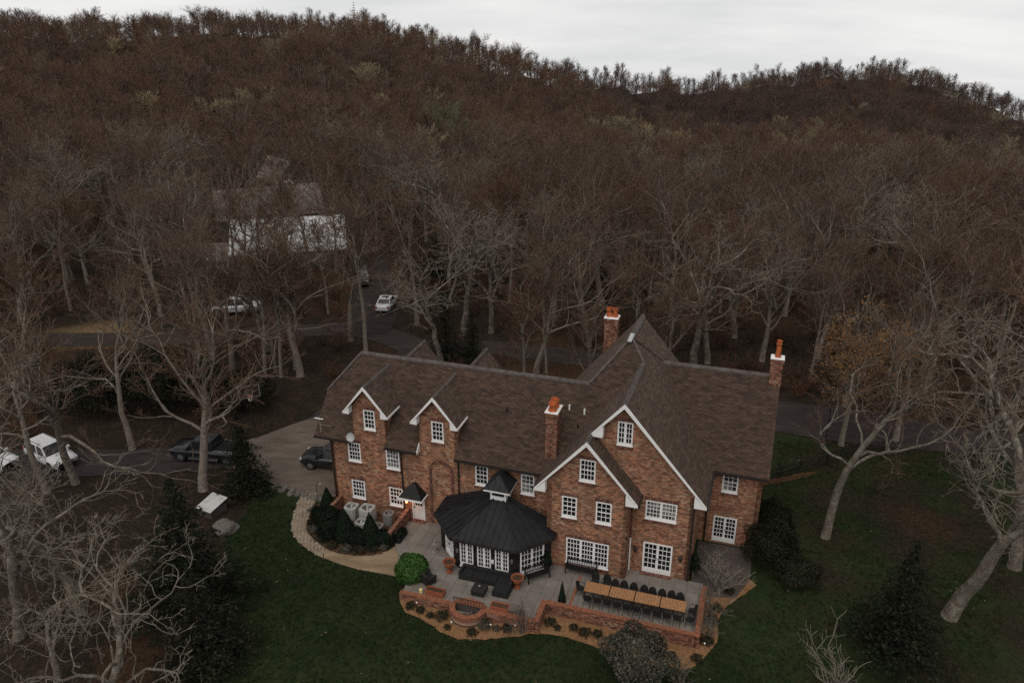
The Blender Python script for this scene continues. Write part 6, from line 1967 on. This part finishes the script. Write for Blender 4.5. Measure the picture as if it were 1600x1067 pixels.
def conifer_meshes(seed, H, Rb, m, droop=.35, dens=1.0):
    rg = np.random.default_rng(seed)
    pts, nr, sz = [], [], []
    limbs = [(np.array([[0, 0, -.2], [0, 0, H * .5], [0, 0, H * .97]]), np.array([H * .022, H * .013, .01]), 7)]
    nw = int(26 * dens)
    for w in range(nw):
        f = (w + .5) / nw
        z = H * (.04 + .94 * f)
        rad = Rb * (1 - f) ** .85 * rg.uniform(.8, 1.1) + .08
        nb = int(10 - 4 * f)
        a0 = rg.uniform(0, 6.28)
        for b_ in range(nb):
            a = a0 + 2 * math.pi * b_ / nb + rg.normal(0, .15)
            rr_ = rad * rg.uniform(.55, 1.15); dr_ = droop * rg.uniform(.5, 1.3)
            d = np.array([math.cos(a), math.sin(a), 0])
            tip = np.array([0, 0, z]) + d * rr_ + np.array([0, 0, -dr_ * rr_ + .1 * rr_])
            mid = np.array([0, 0, z]) + d * rr_ * .5 + np.array([0, 0, -.08 * rr_])
            limbs.append((np.array([[0, 0, z], mid, tip * .85 + mid * .15]), np.array([.025, .014, .005]), 3))
            k = max(6, int(30 * rr_ / Rb * dens) + 6)
            for q in range(k):
                t = rg.uniform(.15, 1.05)
                base = (np.array([0, 0, z]) * (1 - t) ** 2 + 2 * t * (1 - t) * mid + t * t * tip)
                side = np.array([-d[1], d[0], 0]) * rg.normal(0, .22) * rr_ * (1.1 - t * .6)
                pts.append(base + side + np.array([0, 0, rg.normal(0, .05)]))
                nr.append(np.array([d[0] * .35 + rg.normal(0, .35), d[1] * .35 + rg.normal(0, .35), 1.0]))
                sz.append(.21 * (0.7 + .5 * rr_ / Rb) * (H / 6.5) ** .4)
    return tubes_mesh('trunk', limbs, M['dark_bark']), leaf_mesh('crown', pts, nr, sz, m, rg, .5)


def blob_meshes(seed, rx, ry, rz_, n, size, m, shape='ball', lump=.12, zc=None):
    """clipped or loose shrub: stems and a shell of leaves"""
    rg = np.random.default_rng(seed)
    pts, nr = [], []
    ph = rg.uniform(0, 6, 8)
    while len(pts) < n:
        if shape == 'cone':
            f = 1 - math.sqrt(rg.uniform(0, 1)); a = rg.uniform(0, 6.283)
            r_ = (1 - f) ** .9 * (1 - .10 * abs(rg.normal()))
            d = np.array([r_ * math.cos(a), r_ * math.sin(a), f])
            p = np.array([d[0] * rx, d[1] * ry, f * rz_])
            nn = np.array([math.cos(a), math.sin(a), .5])
        else:
            d = rg.normal(size=3); d /= np.linalg.norm(d)
            if shape == 'dome' and d[2] < -.25: continue
            k = 1 + lump * (math.sin(d[0] * 5 + ph[0]) * math.sin(d[1] * 5 + ph[1]) + .6 * math.sin(d[2] * 7 + ph[2] + d[0] * 4)) - abs(rg.normal(0, .09 if shape == 'ball' else .17))
            p = d * k * np.array([rx, ry, rz_]); nn = d + rg.normal(0, .35, 3)
            p = p + np.array([0, 0, rz_ if zc is None else zc])
            if p[2] < 0.02: continue
        pts.append(p); nr.append(nn + rg.normal(0, .3, 3))
    lim = []
    hz = rz_ if shape == 'cone' else rz_ * 1.5
    for i in range(9):
        a = rg.uniform(0, 6.28); q = rg.uniform(.15, .75)
        if shape == 'cone': q *= .3
        lim.append((np.array([[0.05 * math.cos(a), .05 * math.sin(a), -.1], [rx * q * .4 * math.cos(a), ry * q * .4 * math.sin(a), hz * .4], [rx * q * math.cos(a), ry * q * math.sin(a), hz * .8]]), np.array([.04, .025, .01]), 4))
    return tubes_mesh('stem', lim, M['bark_mid']), leaf_mesh('foliage', pts, nr, size, m, rg)


def put_plant(name, ms, x, y, label, cat, s=1.0, rz=0.0, group=None, z=None, sc=None):
    t = thing(name, label, cat, (x, y, (gh(x, y) if z is None else z)), rz, group)
    t.scale = sc or (s, s, s)
    n1, n2 = ('trunk', 'crown') if 'tree' in name else ('stem', 'foliage')
    link(n1, ms[0], t); link(n2, ms[1], t)
    return t


CF = [conifer_meshes(1, 6.5, 2.1, 'spruce'), conifer_meshes(2, 7.4, 2.6, 'spruce', .45), conifer_meshes(3, 6.5, 2.7, 'spruce', .4, 1.1), conifer_meshes(4, 7.0, 3.1, 'yew', .5)]
put_plant('spruce_tree', CF[0], -19.3, 49.2, 'dark spruce standing between the black pickup and the pale drive', 'tree', 1.04)
put_plant('spruce_tree', CF[1], -18.8, 37.2, 'broad dark evergreen at the left edge of the lawn below the pale lidded shed', 'tree', 1.22, 1.0, sc=(1.6, 1.6, 1.2))
put_plant('spruce_tree', CF[3], -16.6, 33.0, 'low dark spreading evergreen at the left edge of the lawn nearest the bottom', 'tree', .95, 2.0, sc=(1.15, 1.15, .9))
put_plant('spruce_tree', CF[2], 20.8, 33.6, 'dark spruce alone on the lawn at the lower right', 'tree', 1.12, .5)
put_plant('evergreen_tree', CF[3], -6.6, 73.3, 'wide dark evergreen behind the middle of the house beside the road', 'tree', 1.05, .8)
put_plant('evergreen_tree', CF[1], -3.9, 72.0, 'second dark evergreen behind the house right of the wide one', 'tree', .75, 2.8)
put_plant('evergreen_tree', CF[2], 10.4, 90.0, 'small dark evergreen in the woods left of the rear chimney', 'tree', .9, 1.9)
put_plant('evergreen_tree', CF[0], -9.5, 98, 'dark evergreen deep in the woods behind the white sedan', 'tree', 1.2, 1.1)
YW = [blob_meshes(30, 2.3, 2.0, 2.2, 10000, .16, 'yew', 'dome', .2, 1.5), blob_meshes(31, 2.0, 2.2, 1.7, 8000, .16, 'dark_shrub', 'dome', .22, 1.2)]
put_plant('yew_shrub', YW[0], 16.2, 41.0, 'large dark yew covering the corner of the right wing beside the french door', 'shrub', .76, .3)
put_plant('yew_shrub', YW[0], 17.4, 44.5, 'dark shrub behind the large yew against the right end of the house', 'shrub', .55, 2.2)
put_plant('yew_shrub', YW[1], 17.2, 38.8, 'lower dark shrub in front of the large yew at the right', 'shrub', .6, 1.2)
for i, (x, y, s, lab) in enumerate(((-31.5, 62.5, 1.5, 'wide dark evergreen shrub below the straw coloured clearing, left one'), (-27.0, 63.2, 1.4, 'wide dark evergreen shrub below the straw coloured clearing, middle one'),
                                    (-36.5, 61.8, 1.3, 'dark evergreen shrub left of the wide ones below the straw clearing'), (-23.4, 62.6, 1.1, 'dark evergreen shrub behind the basketball hoop'))):
    put_plant('evergreen_shrub', YW[i % 2], x, y, lab, 'shrub', s, i * 1.3)
ball = blob_meshes(40, 1.02, 1.02, .95, 6500, .13, 'bush_green', 'ball', .10, 1.0)
put_plant('round_bush', ball, *hp(-12.45, -3.75)[:2], 'bright green clipped round bush at the left end of the terrace', 'bush')
cone = blob_meshes(41, .80, .80, 2.15, 4200, .13, 'cone_green', 'cone')
for u, v, s, lab in ((-20.95, 0.75, .95, 'dark cone shaped bush at the left front corner of the house'), (-18.35, -1.45, 1.08, 'dark cone shaped bush, left of the pair in front of the air conditioners'), (-16.50, -1.40, 1.08, 'dark cone shaped bush, right of the pair in front of the air conditioners')):
    q = hp(u, v); put_plant('cone_bush', cone, q.x, q.y, lab, 'bush', s, u, 'cone shaped bushes by the left wing')
hedge = blob_meshes(42, 1.2, .9, .75, 3000, .15, 'cone_green', 'dome', .18, .55)
for u, v, s, lab in ((-20.2, -0.55, 1.0, 'dark low shrub between the cobbled path and the left cone bush'), (-19.4, -1.35, 1.0, 'dark clipped shrub directly left of the pair of cone bushes'), (-17.4, -1.75, .8, 'low dark shrub between the pair of cone bushes'), (-15.7, -1.35, .75, 'low dark shrub right of the pair of cone bushes')):
    q = hp(u, v); put_plant('low_shrub', hedge, q.x, q.y, lab, 'shrub', s, u * 2.2)
low = blob_meshes(43, .42, .42, .30, 420, .12, 'dark_shrub', 'dome', .25, .2)
grn = blob_meshes(44, .42, .42, .30, 420, .12, 'grey_leaf', 'dome', .25, .2)
bedp = [(-21.3, -0.9), (-20.7, -1.6), (-19.6, -2.3), (-18.6, -2.7), (-17.6, -2.75), (-16.7, -2.6), (-15.9, -2.2), (-15.4, -1.75), (-21.7, .3)]
for i, (u, v) in enumerate(bedp):
    q = hp(u, v); put_plant('bed_plant', grn if i % 3 == 1 else low, q.x, q.y, 'small low plant at the edge of the planted corner by the path', 'plant', .8 + .3 * (i % 3) / 2, i, 'low plants along the cobbled path')
mp = [(-11.6, -5.65), (-10.9, -5.75), (-10.2, -5.95), (-9.5, -5.85), (-8.9, -6.5), (-7.4, -6.5), (-6.9, -5.75), (-6.2, -5.75), (-5.6, -5.6), (-3.4, -4.35), (-2.9, -4.6), (-2.0, -4.35), (-1.3, -4.55), (-.6, -4.4), (0.3, -4.6), (1.2, -4.4), (2.3, -4.7), (3.6, -4.6), (4.9, -4.5), (5.4, -1.9), (5.6, -.9), (5.3, -3.3), (6.2, .8)]
rr = random.Random(9)
for i, (u, v) in enumerate(mp):
    if u < 5 and v < -4.2: v -= .25
    q = hp(u, v); put_plant('bed_plant', grn if i in (6, 7, 19) else low, q.x, q.y, 'small dark plant in the mulch below the terrace wall', 'plant', rr.uniform(.5, 1.0), i, 'small plants in the mulch bed')
cyp = blob_meshes(45, .24, .24, 1.45, 1300, .09, 'cone_green', 'cone')
put_plant('potted_cypress', cyp, *hp(-3.1, -3.15)[:2], 'slim dark cypress standing on the paving left of the tables', 'plant', 1.0, 0, None, .01)
cl = blob_meshes(46, .35, .45, .9, 1100, .11, 'cone_green', 'dome', .15, .75)
put_plant('wall_shrub', cl, *hp(3.95, 1.6)[:2], 'dark shrub against the right side wall of the big gable', 'shrub', 1.0, 0, None, -.05)
put_plant('wall_shrub', cl, *hp(-4.75, -0.75)[:2], 'dark shrub in the corner between the garden room and the small gable', 'shrub', .85, 1, None, 0.0)
tr_ = blob_meshes(47, .22, .62, .22, 700, .09, 'cone_green', 'dome', .1, .30)
put_plant('trough_shrub', tr_, *hp(-14.75, -0.55)[:2], 'clipped dark greenery in the trough by the side door wall', 'plant', 1.0, -YA, None, .12)
gb = blob_meshes(48, 2.05, 1.9, 1.75, 12000, .15, 'grey_leaf', 'dome', .22, 1.6)
put_plant('grey_shrub', gb, 6.5, 32.0, 'big grey green shrub at the bottom edge below the table terrace', 'shrub', .87)


def twiggy(seed, H, spread, n, m, rmin=.008):
    rg = random.Random(seed)
    brs = []
    def tw(p, d, L, r_, lev):
        pts = [p]; q = p; dd = d
        for i in range(3):
            dd = (dd + Vector((rg.gauss(0, .22), rg.gauss(0, .22), rg.gauss(0, .12) + .05))).normalized(); q = q + dd * L / 3; pts.append(q)
        brs.append((np.array([tuple(x) for x in pts]), np.linspace(r_, max(rmin * .7, r_ * .45), 4), 4 if lev == 0 else 3))
        if lev < 2:
            for c in range(5 if lev == 0 else 4):
                k = rg.randint(1, 3)
                tw(pts[k], (dd + Vector((rg.gauss(0, .6), rg.gauss(0, .6), rg.gauss(.1, .3)))).normalized(), L * rg.uniform(.35, .6), r_ * .55, lev + 1)
    for i in range(n):
        a = rg.uniform(0, 6.28); s = rg.uniform(.1, 1) * spread
        tw(Vector((rg.gauss(0, .1), rg.gauss(0, .1), -.05)), Vector((math.cos(a) * s, math.sin(a) * s, 1)).normalized(), H * rg.uniform(.7, 1.05), rmin * 3, 0)
    return tubes_mesh('stems', brs, M[m])


def put_brush(name, me, x, y, label, cat, s=1.0, rz=0, group=None):
    o = link(name, me); tag(o, label, cat, group)
    o.location = (x, y, gh(x, y)); o.rotation_euler = (0, 0, rz); o.scale = (s, s, s)
    return o


tw1, tw2, tw3 = twiggy(1, 1.5, .8, 9, 'bark_pale', .010), twiggy(2, 1.6, .35, 16, 'twig_pale', .012), twiggy(5, 3.0, .55, 7, 'twig_pale', .016)
q = hp(-4.75, -5.75); put_brush('bare_shrub', tw1, q.x, q.y, 'leafless twiggy shrub before the corner of the left terrace wall', 'shrub')
q = hp(5.55, 0.55); put_brush('bare_shrub', tw2, q.x, q.y, 'pale upright leafless stems at the right end of the table terrace', 'shrub', 1.15)
q = hp(5.3, -1.4); put_brush('bare_shrub', tw1, q.x, q.y, 'tangled leafless shrub along the right end wall of the table terrace', 'shrub', .9, 2)
q = hp(5.2, -3.0); put_brush('bare_shrub', tw1, q.x, q.y, 'thin leafless shrub at the right front corner of the table terrace', 'shrub', .8, 4)
put_brush('bare_shrub', tw3, 16.4, 31.0, 'pale bare shrub at the bottom edge right of the grey green one', 'shrub', .95)
put_brush('bare_shrub', tw1, 8.7, 31.2, 'reddish bare twigs beside the big grey green shrub', 'shrub', .9, 1)
put_brush('bare_shrub', tw3, -21.4, 40.0, 'bare twiggy shrub rising left of the broad dark evergreen', 'shrub', .8, 2)
# a tree keeping its brown leaves beside the right parking
ob = grow(77, 12.5, 'broom', rmin=.016, levels=4, dens=.55)
tips = np.concatenate([b[0][1:] for b in ob if b[3] >= 3])
rg_ = np.random.default_rng(5)
sel = tips[rg_.choice(len(tips), min(2600, len(tips)), False)]
sel = sel[sel[:, 2] > 3.0]
bm_ = [b[:3] for b in ob]
t = thing('oak_tree', 'oak holding orange brown leaves right of the right chimney', 'tree', (26.3, 55.4, gh(26.3, 55.4)), 1.0)
link('trunk', tubes_mesh('trunk', bm_, M['bark_mid']), t)
link('crown', leaf_mesh('crown', np.repeat(sel, 2, 0) + rg_.normal(0, .22, (len(sel) * 2, 3)), rg_.normal(0, .6, (len(sel) * 2, 3)) + [0, 0, 1], .20, 'oak_leaf', rg_), t)

# ------------------------------------------------------------------ the woods
fr = random.Random(21)
HX = lambda x, y: (lambda c: (c[0], c[1]))(uv_of(x, y))
hero_xy = [(h[1], h[2]) for h in hero]
BLD = [(-31.2, 109, 9.5), (-38, 123, 9.5), (-41, 142, 5), (-41.5, 104.5, 4)]


def blocked(x, y):
    u, v = uv_of(x, y)
    if -23 < u < 11 and v < 17.5: return True
    if y < 59 and -38 < x < 40: return True
    if y < 30: return True
    if road_dist(x, y) < 1.2: return True
    if -24 < x < -8 and y < 66: return True
    if (x + 45.5) ** 2 / 64 + (y - 80) ** 2 / 49 < 1: return fr.random() < .75
    for bx, by, br_ in BLD:
        if math.hypot(x - bx, y - by) < br_: return True
    # thin screen left in front of the barn
    if -44 < x < -30 and 84 < y < 100 and fr.random() < .25: return True
    az_ = math.degrees(math.atan2(x, y)); d_ = math.hypot(x, y)
    if -34 < az_ < -25.5 and 56 < d_ < 90 and fr.random() < .93: return True
    if d_ > np.interp(az_, RAZ, RDI) - 10 and fr.random() < .4: return True
    if math.hypot(x + 12.9, y - 178) < 6.5 or (math.hypot(x + 12.4, y - 170) < 5): return True
    for hx, hy in hero_xy:
        if math.hypot(x - hx, y - hy) < 2.6: return True
    return False


def in_view(x, y, z=8.0, mrg=1.02):
    px = Vector((x, y, z)) - Vector((0, 0, CAM_H))
    dz_ = px.dot(_f)
    if dz_ < 1: return False
    a, b_ = px.dot(_r2) / dz_ * 1240, px.dot(_u2) / dz_ * 1240
    return abs(a) < 830 * mrg and abs(b_) < 620 * mrg


cand = []
R_MAX = 560
y = 30.0
while y < R_MAX:
    st = 6.5 if y < 170 else 5.4
    x = -y * .80 - 22
    while x < y * .80 + 22:
        xx, yy = x + fr.uniform(-.48, .48) * st, y + fr.uniform(-.48, .48) * st
        x += st
        d = math.hypot(xx, yy)
        if yy < 30 or d > R_MAX: continue
        az = math.degrees(math.atan2(xx, yy))
        if abs(az) > 39: continue
        if d > np.interp(az, RAZ, RDI) + 22: continue
        if blocked(xx, yy): continue
        cand.append((d, xx, yy))
    y += st
cand.sort()
NEAR = 250
near, far = [], []
for d, x, y in cand:
    (near if len(near) < NEAR and in_view(x, y) else far).append((d, x, y))


def region(x, y):
    d = math.hypot(x, y)
    if y < 70 and x < -20: return 'in the woods at the left picture edge'
    if x < -40: return 'beyond the straw coloured clearing at the left'
    if x < -27: return 'in front of the barns at the left' if y < 98 else 'around the back of the barns'
    if x < -21: return 'between the barns and the lane'
    if x < -12: return 'beside the lane of the white sedan'
    if x < -4: return 'behind the dark evergreen of the back road'
    if x < 4: return 'behind the middle of the long roof'
    if x < 12: return 'left of the rear chimney'
    if x < 20: return 'right behind the high rear gable'
    if x < 28: return 'behind the right wing'
    if x < 40: return 'right of the right chimney'
    return 'at the far right edge of the woods'


for i, (d, x, y) in enumerate(near):
    ms = fr.choice(PL) if fr.random() < .16 else fr.choice(SL + BR + BR)
    s = fr.uniform(.72, 1.18)
    look = ('slender' if ms in SL else 'pale limbed' if ms in PL else 'broad crowned') + (' tall' if s > 1.03 else ' low' if s < .9 else '')
    rank = 'front' if d < 80 else 'second rank' if d < 97 else 'deep'
    put_tree(ms, x, y, s, fr.uniform(0, 6.28), '%s bare tree, %s, %s' % (look, rank, region(x, y)), '%s bare trees, %s, %s' % (look, rank, region(x, y)))

# the rest of the wood as one mass
srcs = []
src = bpy.data.collections.new('wood_parts')


def far_tree(seed, kind, H, rmin, dens, m):
    br = grow(seed, H, kind, rmin=rmin, levels=3, dens=dens, rf=1.3)
    if kind == 'broom': br = [(b[0] * np.array([1.3, 1.3, 1.0]), b[1], b[2], b[3]) for b in br]
    br = [(b[0], np.maximum(b[1], rmin), min(b[2], 5 if b[3] < 1 else 3), b[3]) for b in br]
    br.sort(key=lambda b: b[3] > 1)
    nb = sum((len(b[0]) - 1) * b[2] for b in br if b[3] <= 1)
    me = tubes_mesh('wood_tree', [b[:3] for b in br], M[m], False)
    if m == 'far_wood':
        me.materials.append(M['far_bark'])
        ix = np.zeros(len(me.polygons), dtype=np.int32); ix[:nb] = 1
        me.polygons.foreach_set('material_index', ix)
    return me


kinds = []
for i in range(5): kinds.append(far_tree(500 + i, 'slim' if i == 3 else 'broom', 13.5, .028, 1.3, 'far_wood'))
for i in range(2): kinds.append(far_tree(520 + i, 'broom', 11, .035, 1.35, 'bud_wood'))
cfm = conifer_meshes(9, 9.0, 2.2, 'spruce', .4, .55)
kinds.append(cfm[1])
br_ = twiggy(12, 2.2, .9, 8, 'rust_brush', .018)
kinds.append(br_)
for i in range(3): kinds.append(far_tree(540 + i, 'slim', 13.5, .030, .7, 'ridge_wood'))
for i in range(2): kinds.append(far_tree(550 + i, 'broom', 12.5, .030, 1.25, 'dark_wood'))
for i, me in enumerate(kinds):
    o = bpy.data.objects.new('wood_tree_%02d' % i, me)
    src.objects.link(o)
P_, R_, S_, I_ = [], [], [], []
for d, x, y in far:
    k = fr.randrange(5)
    rd_ = float(np.interp(math.degrees(math.atan2(x, y)), RAZ, RDI))
    if d > rd_ - 10: k = 9 + fr.randrange(3)
    elif x > 30 and d > 280 and fr.random() < .85 * sm((d - 270) / 90): k = 12 + fr.randrange(2)
    az = math.degrees(math.atan2(x, y))
    if 115 < d < rd_ - 30 and fr.random() < ((.05 + .30 * sm(math.sin(x * .05) * math.sin(y * .047 + 1) * 2)) if az > 7 and d < 330 else .018): k = 5 + fr.randrange(2)
    if fr.random() < .016 and d > 120: k = 7
    P_.append((x, y, gh(x, y) - .1)); R_.append((fr.gauss(0, .04), fr.gauss(0, .04), fr.uniform(0, 6.28)))
    cl_ = 1 + .16 * math.sin(x * .061 + 2) * math.sin(y * .052 + .7)
    cl_ *= 1 - .17 * sm((d - 170) / 60)
    S_.append(cl_ * fr.uniform(.66, 1.18) if k < 5 or k > 11 else fr.uniform(.7, 1.1) if k < 9 else fr.uniform(.62, .95)); I_.append(k)
    if 150 < d < np.interp(az, RAZ, RDI) - 45 and fr.random() < .5:        # understorey
        xx, yy = x + fr.uniform(-2.5, 2.5), y + fr.uniform(-2.5, 2.5)
        P_.append((xx, yy, gh(xx, yy) - .1)); R_.append((0, 0, fr.uniform(0, 6.28))); S_.append(fr.uniform(.4, .65)); I_.append(fr.randrange(5))
# brush on the forest floor
for _ in range(1500):
    d = fr.uniform(60, 150); az = fr.uniform(-.66, .66)
    x, y = d * math.sin(az), d * math.cos(az)
    if blocked(x, y): continue
    P_.append((x, y, gh(x, y) - .05)); R_.append((0, 0, fr.uniform(0, 6.28))); S_.append(fr.uniform(.35, .95)); I_.append(8)
fm = bpy.data.meshes.new('woodland')
fm.from_pydata(P_, [], [])
for nm, ty, arr in (('rot', 'FLOAT_VECTOR', np.array(R_, dtype=np.float32).ravel()), ('scl', 'FLOAT', np.array(S_, dtype=np.float32)), ('idx', 'INT', np.array(I_, dtype=np.int32))):
    a = fm.attributes.new(nm, ty, 'POINT')
    a.data.foreach_set('vector' if ty == 'FLOAT_VECTOR' else 'value', arr)
wood = link('woodland', fm)
wood['kind'] = 'stuff'; wood['label'] = 'mass of bare brown woodland covering the hills behind the house'; wood['category'] = 'woodland'
ng = bpy.data.node_groups.new('woodland', 'GeometryNodeTree')
ng.interface.new_socket('Geometry', in_out='INPUT', socket_type='NodeSocketGeometry')
ng.interface.new_socket('Geometry', in_out='OUTPUT', socket_type='NodeSocketGeometry')
gi, go_ = ng.nodes.new('NodeGroupInput'), ng.nodes.new('NodeGroupOutput')
ci = ng.nodes.new('GeometryNodeCollectionInfo')
ci.inputs['Collection'].default_value = src
ci.inputs['Separate Children'].default_value = True
ci.inputs['Reset Children'].default_value = True
ip = ng.nodes.new('GeometryNodeInstanceOnPoints')
ip.inputs['Pick Instance'].default_value = True


def nattr(nm, ty):
    n = ng.nodes.new('GeometryNodeInputNamedAttribute'); n.data_type = ty
    n.inputs['Name'].default_value = nm
    return n.outputs['Attribute']


ng.links.new(gi.outputs[0], ip.inputs['Points'])
ng.links.new(ci.outputs[0], ip.inputs['Instance'])
ng.links.new(nattr('idx', 'INT'), ip.inputs['Instance Index'])
ng.links.new(nattr('rot', 'FLOAT_VECTOR'), ip.inputs['Rotation'])
ng.links.new(nattr('scl', 'FLOAT'), ip.inputs['Scale'])
ng.links.new(ip.outputs[0], go_.inputs[0])
md = wood.modifiers.new('woodland', 'NODES'); md.node_group = ng
gb_ = grow(611, 11, 'broom', rmin=.03, levels=3, dens=1.5)
M['green_bud'] = bark('green_bud', [(0.095, 0.095, 0.05), (0.11, 0.11, 0.055)], 1.0, None, bump=0)
t = thing('budding_tree', 'single tree with pale green buds in the brown woods above the barns, right of them', 'tree', (-12.9, 178.0, gh(-12.9, 178.0)), 0)
t.scale = (1.5, 1.5, 1.4)
link('trunk', tubes_mesh('trunk', [b[:3] for b in gb_ if b[3] <= 1], M['bark_mid']), t)
link('crown', tubes_mesh('crown', [(b[0], np.maximum(b[1], .03), 3) for b in gb_ if b[3] > 1], M['green_bud']), t)
# evergreens standing up from the ridge
for i, (az, d, s, lab) in enumerate(((-10.3, 396, 1.5, 'tallest dark evergreen on the left hill top'), (-13.3, 404, 1.2, 'dark evergreen on the skyline left of the tallest one'), (-2.6, 398, 1.3, 'dark evergreen on the slope of the skyline'), (-.6, 398, 1.1, 'dark evergreen lower on the skyline slope'))):
    x, y = d * math.sin(R(az)), d * math.cos(R(az))
    t = thing('skyline_evergreen_tree', lab, 'tree', (x, y, gh(x, y)), i * 1.1)
    t.scale = (s, s, s * 1.15)
    link('trunk', cfm[0], t); link('crown', cfm[1], t)

# ------------------------------------------------------------------ grass tufts and fallen leaves on the lawn
gt = bpy.data.collections.new('lawn_parts')
rg3 = random.Random(31)
for i in range(4):
    mb = MB()
    for b_ in range(9):
        a = rg3.uniform(0, 6.28); r_ = rg3.uniform(0, .10); l = rg3.uniform(.05, .11); w = .009
        x, y = r_ * math.cos(a), r_ * math.sin(a); dx, dy = rg3.gauss(0, .035), rg3.gauss(0, .035)
        mb.add([(x - w, y, 0), (x + w, y, 0), (x + dx + w * .6, y + dy, l * .7), (x + dx * 1.8, y + dy * 1.8, l), (x + dx - w * .6, y + dy, l * .7)], [(0, 1, 2, 3, 4)])
    gt.objects.link(bpy.data.objects.new('lawn_tuft_%d' % i, mb.mesh('lawn_tuft', M['grass_blade'] if i < 3 else M['straw_blade'], False, False)))
lf_ = MB().add([(-.05, 0, .01), (0, -.03, .025), (.05, 0, .012), (0, .03, .03)], [(0, 1, 2, 3)])
gt.objects.link(bpy.data.objects.new('lawn_tuft_4', lf_.mesh('fallen_leaf', M['dead_leaf'], False, False)))
P_, R_, S_, I_ = [], [], [], []
keep_off = [hw(cob_poly), hw(sand_poly), hw(bed_poly), hw(patio_poly), hw(mul + [(7.0, 2.6), (6.4, 0.9), (5.2, 0.4), (4.9, -3.8), (-4.0, -3.8), (-4.2, -5.3), (-12.3, -5.3)])]
for _ in range(90000):
    y = rg3.uniform(27, 56); x = rg3.uniform(-20, 1.0 * 34)
    if abs(x) > y * .70 + 3: continue
    u, v = uv_of(x, y)
    if v > -.3 and -23 < u < 8.5: continue
    if x > 19 and road_dist(x, y) < .4: continue
    if u > -25 and v > -7.5 and any(inside(p, x, y) for p in keep_off): continue
    if x < -12 and y > 47.5: continue
    wob = 1.2 * math.sin(x * 0.7 + y * 0.31) + 0.9 * math.sin(y * 0.83 - x * 0.4 + 2)
    if x < -18.3 - wob * .6: continue
    k = rg3.random()
    brown = x > 13 and math.sin(x * .9 + y * .4) * math.sin(y * .8 - x * .25) + rg3.gauss(0, .3) + (x - 15) * .05 > 0
    if brown and rg3.random() < .5: continue
    if rg3.random() < .55 * (.5 + .5 * math.sin(x * .55 + 1.1 * math.sin(y * .4)) * math.sin(y * .6 + math.sin(x * .3))): continue
    if math.hypot((x - 28) / 6.5, (y - 45.5) / 4.5) < .95 + rg3.gauss(0, .35) and rg3.random() < .8: continue
    I_.append(4 if k < .006 else 3 if (k < .10 or (brown and k < .6)) else rg3.randrange(3))
    P_.append((x, y, gh(x, y) + .002)); R_.append((0, 0, rg3.uniform(0, 6.28))); S_.append(rg3.uniform(.7, 1.5))
gme = bpy.data.meshes.new('grass')
gme.from_pydata(P_, [], [])
for nm, ty, arr in (('rot', 'FLOAT_VECTOR', np.array(R_, dtype=np.float32).ravel()), ('scl', 'FLOAT', np.array(S_, dtype=np.float32)), ('idx', 'INT', np.array(I_, dtype=np.int32))):
    a = gme.attributes.new(nm, ty, 'POINT')
    a.data.foreach_set('vector' if ty == 'FLOAT_VECTOR' else 'value', arr)
grass_o = link('grass', gme); tag(grass_o, 'short dark green lawn grass with a few fallen leaves', 'grass', None, 'stuff')
ng2 = ng.copy()
for n in ng2.nodes:
    if n.bl_idname == 'GeometryNodeCollectionInfo': n.inputs['Collection'].default_value = gt
md2 = grass_o.modifiers.new('grass', 'NODES'); md2.node_group = ng2
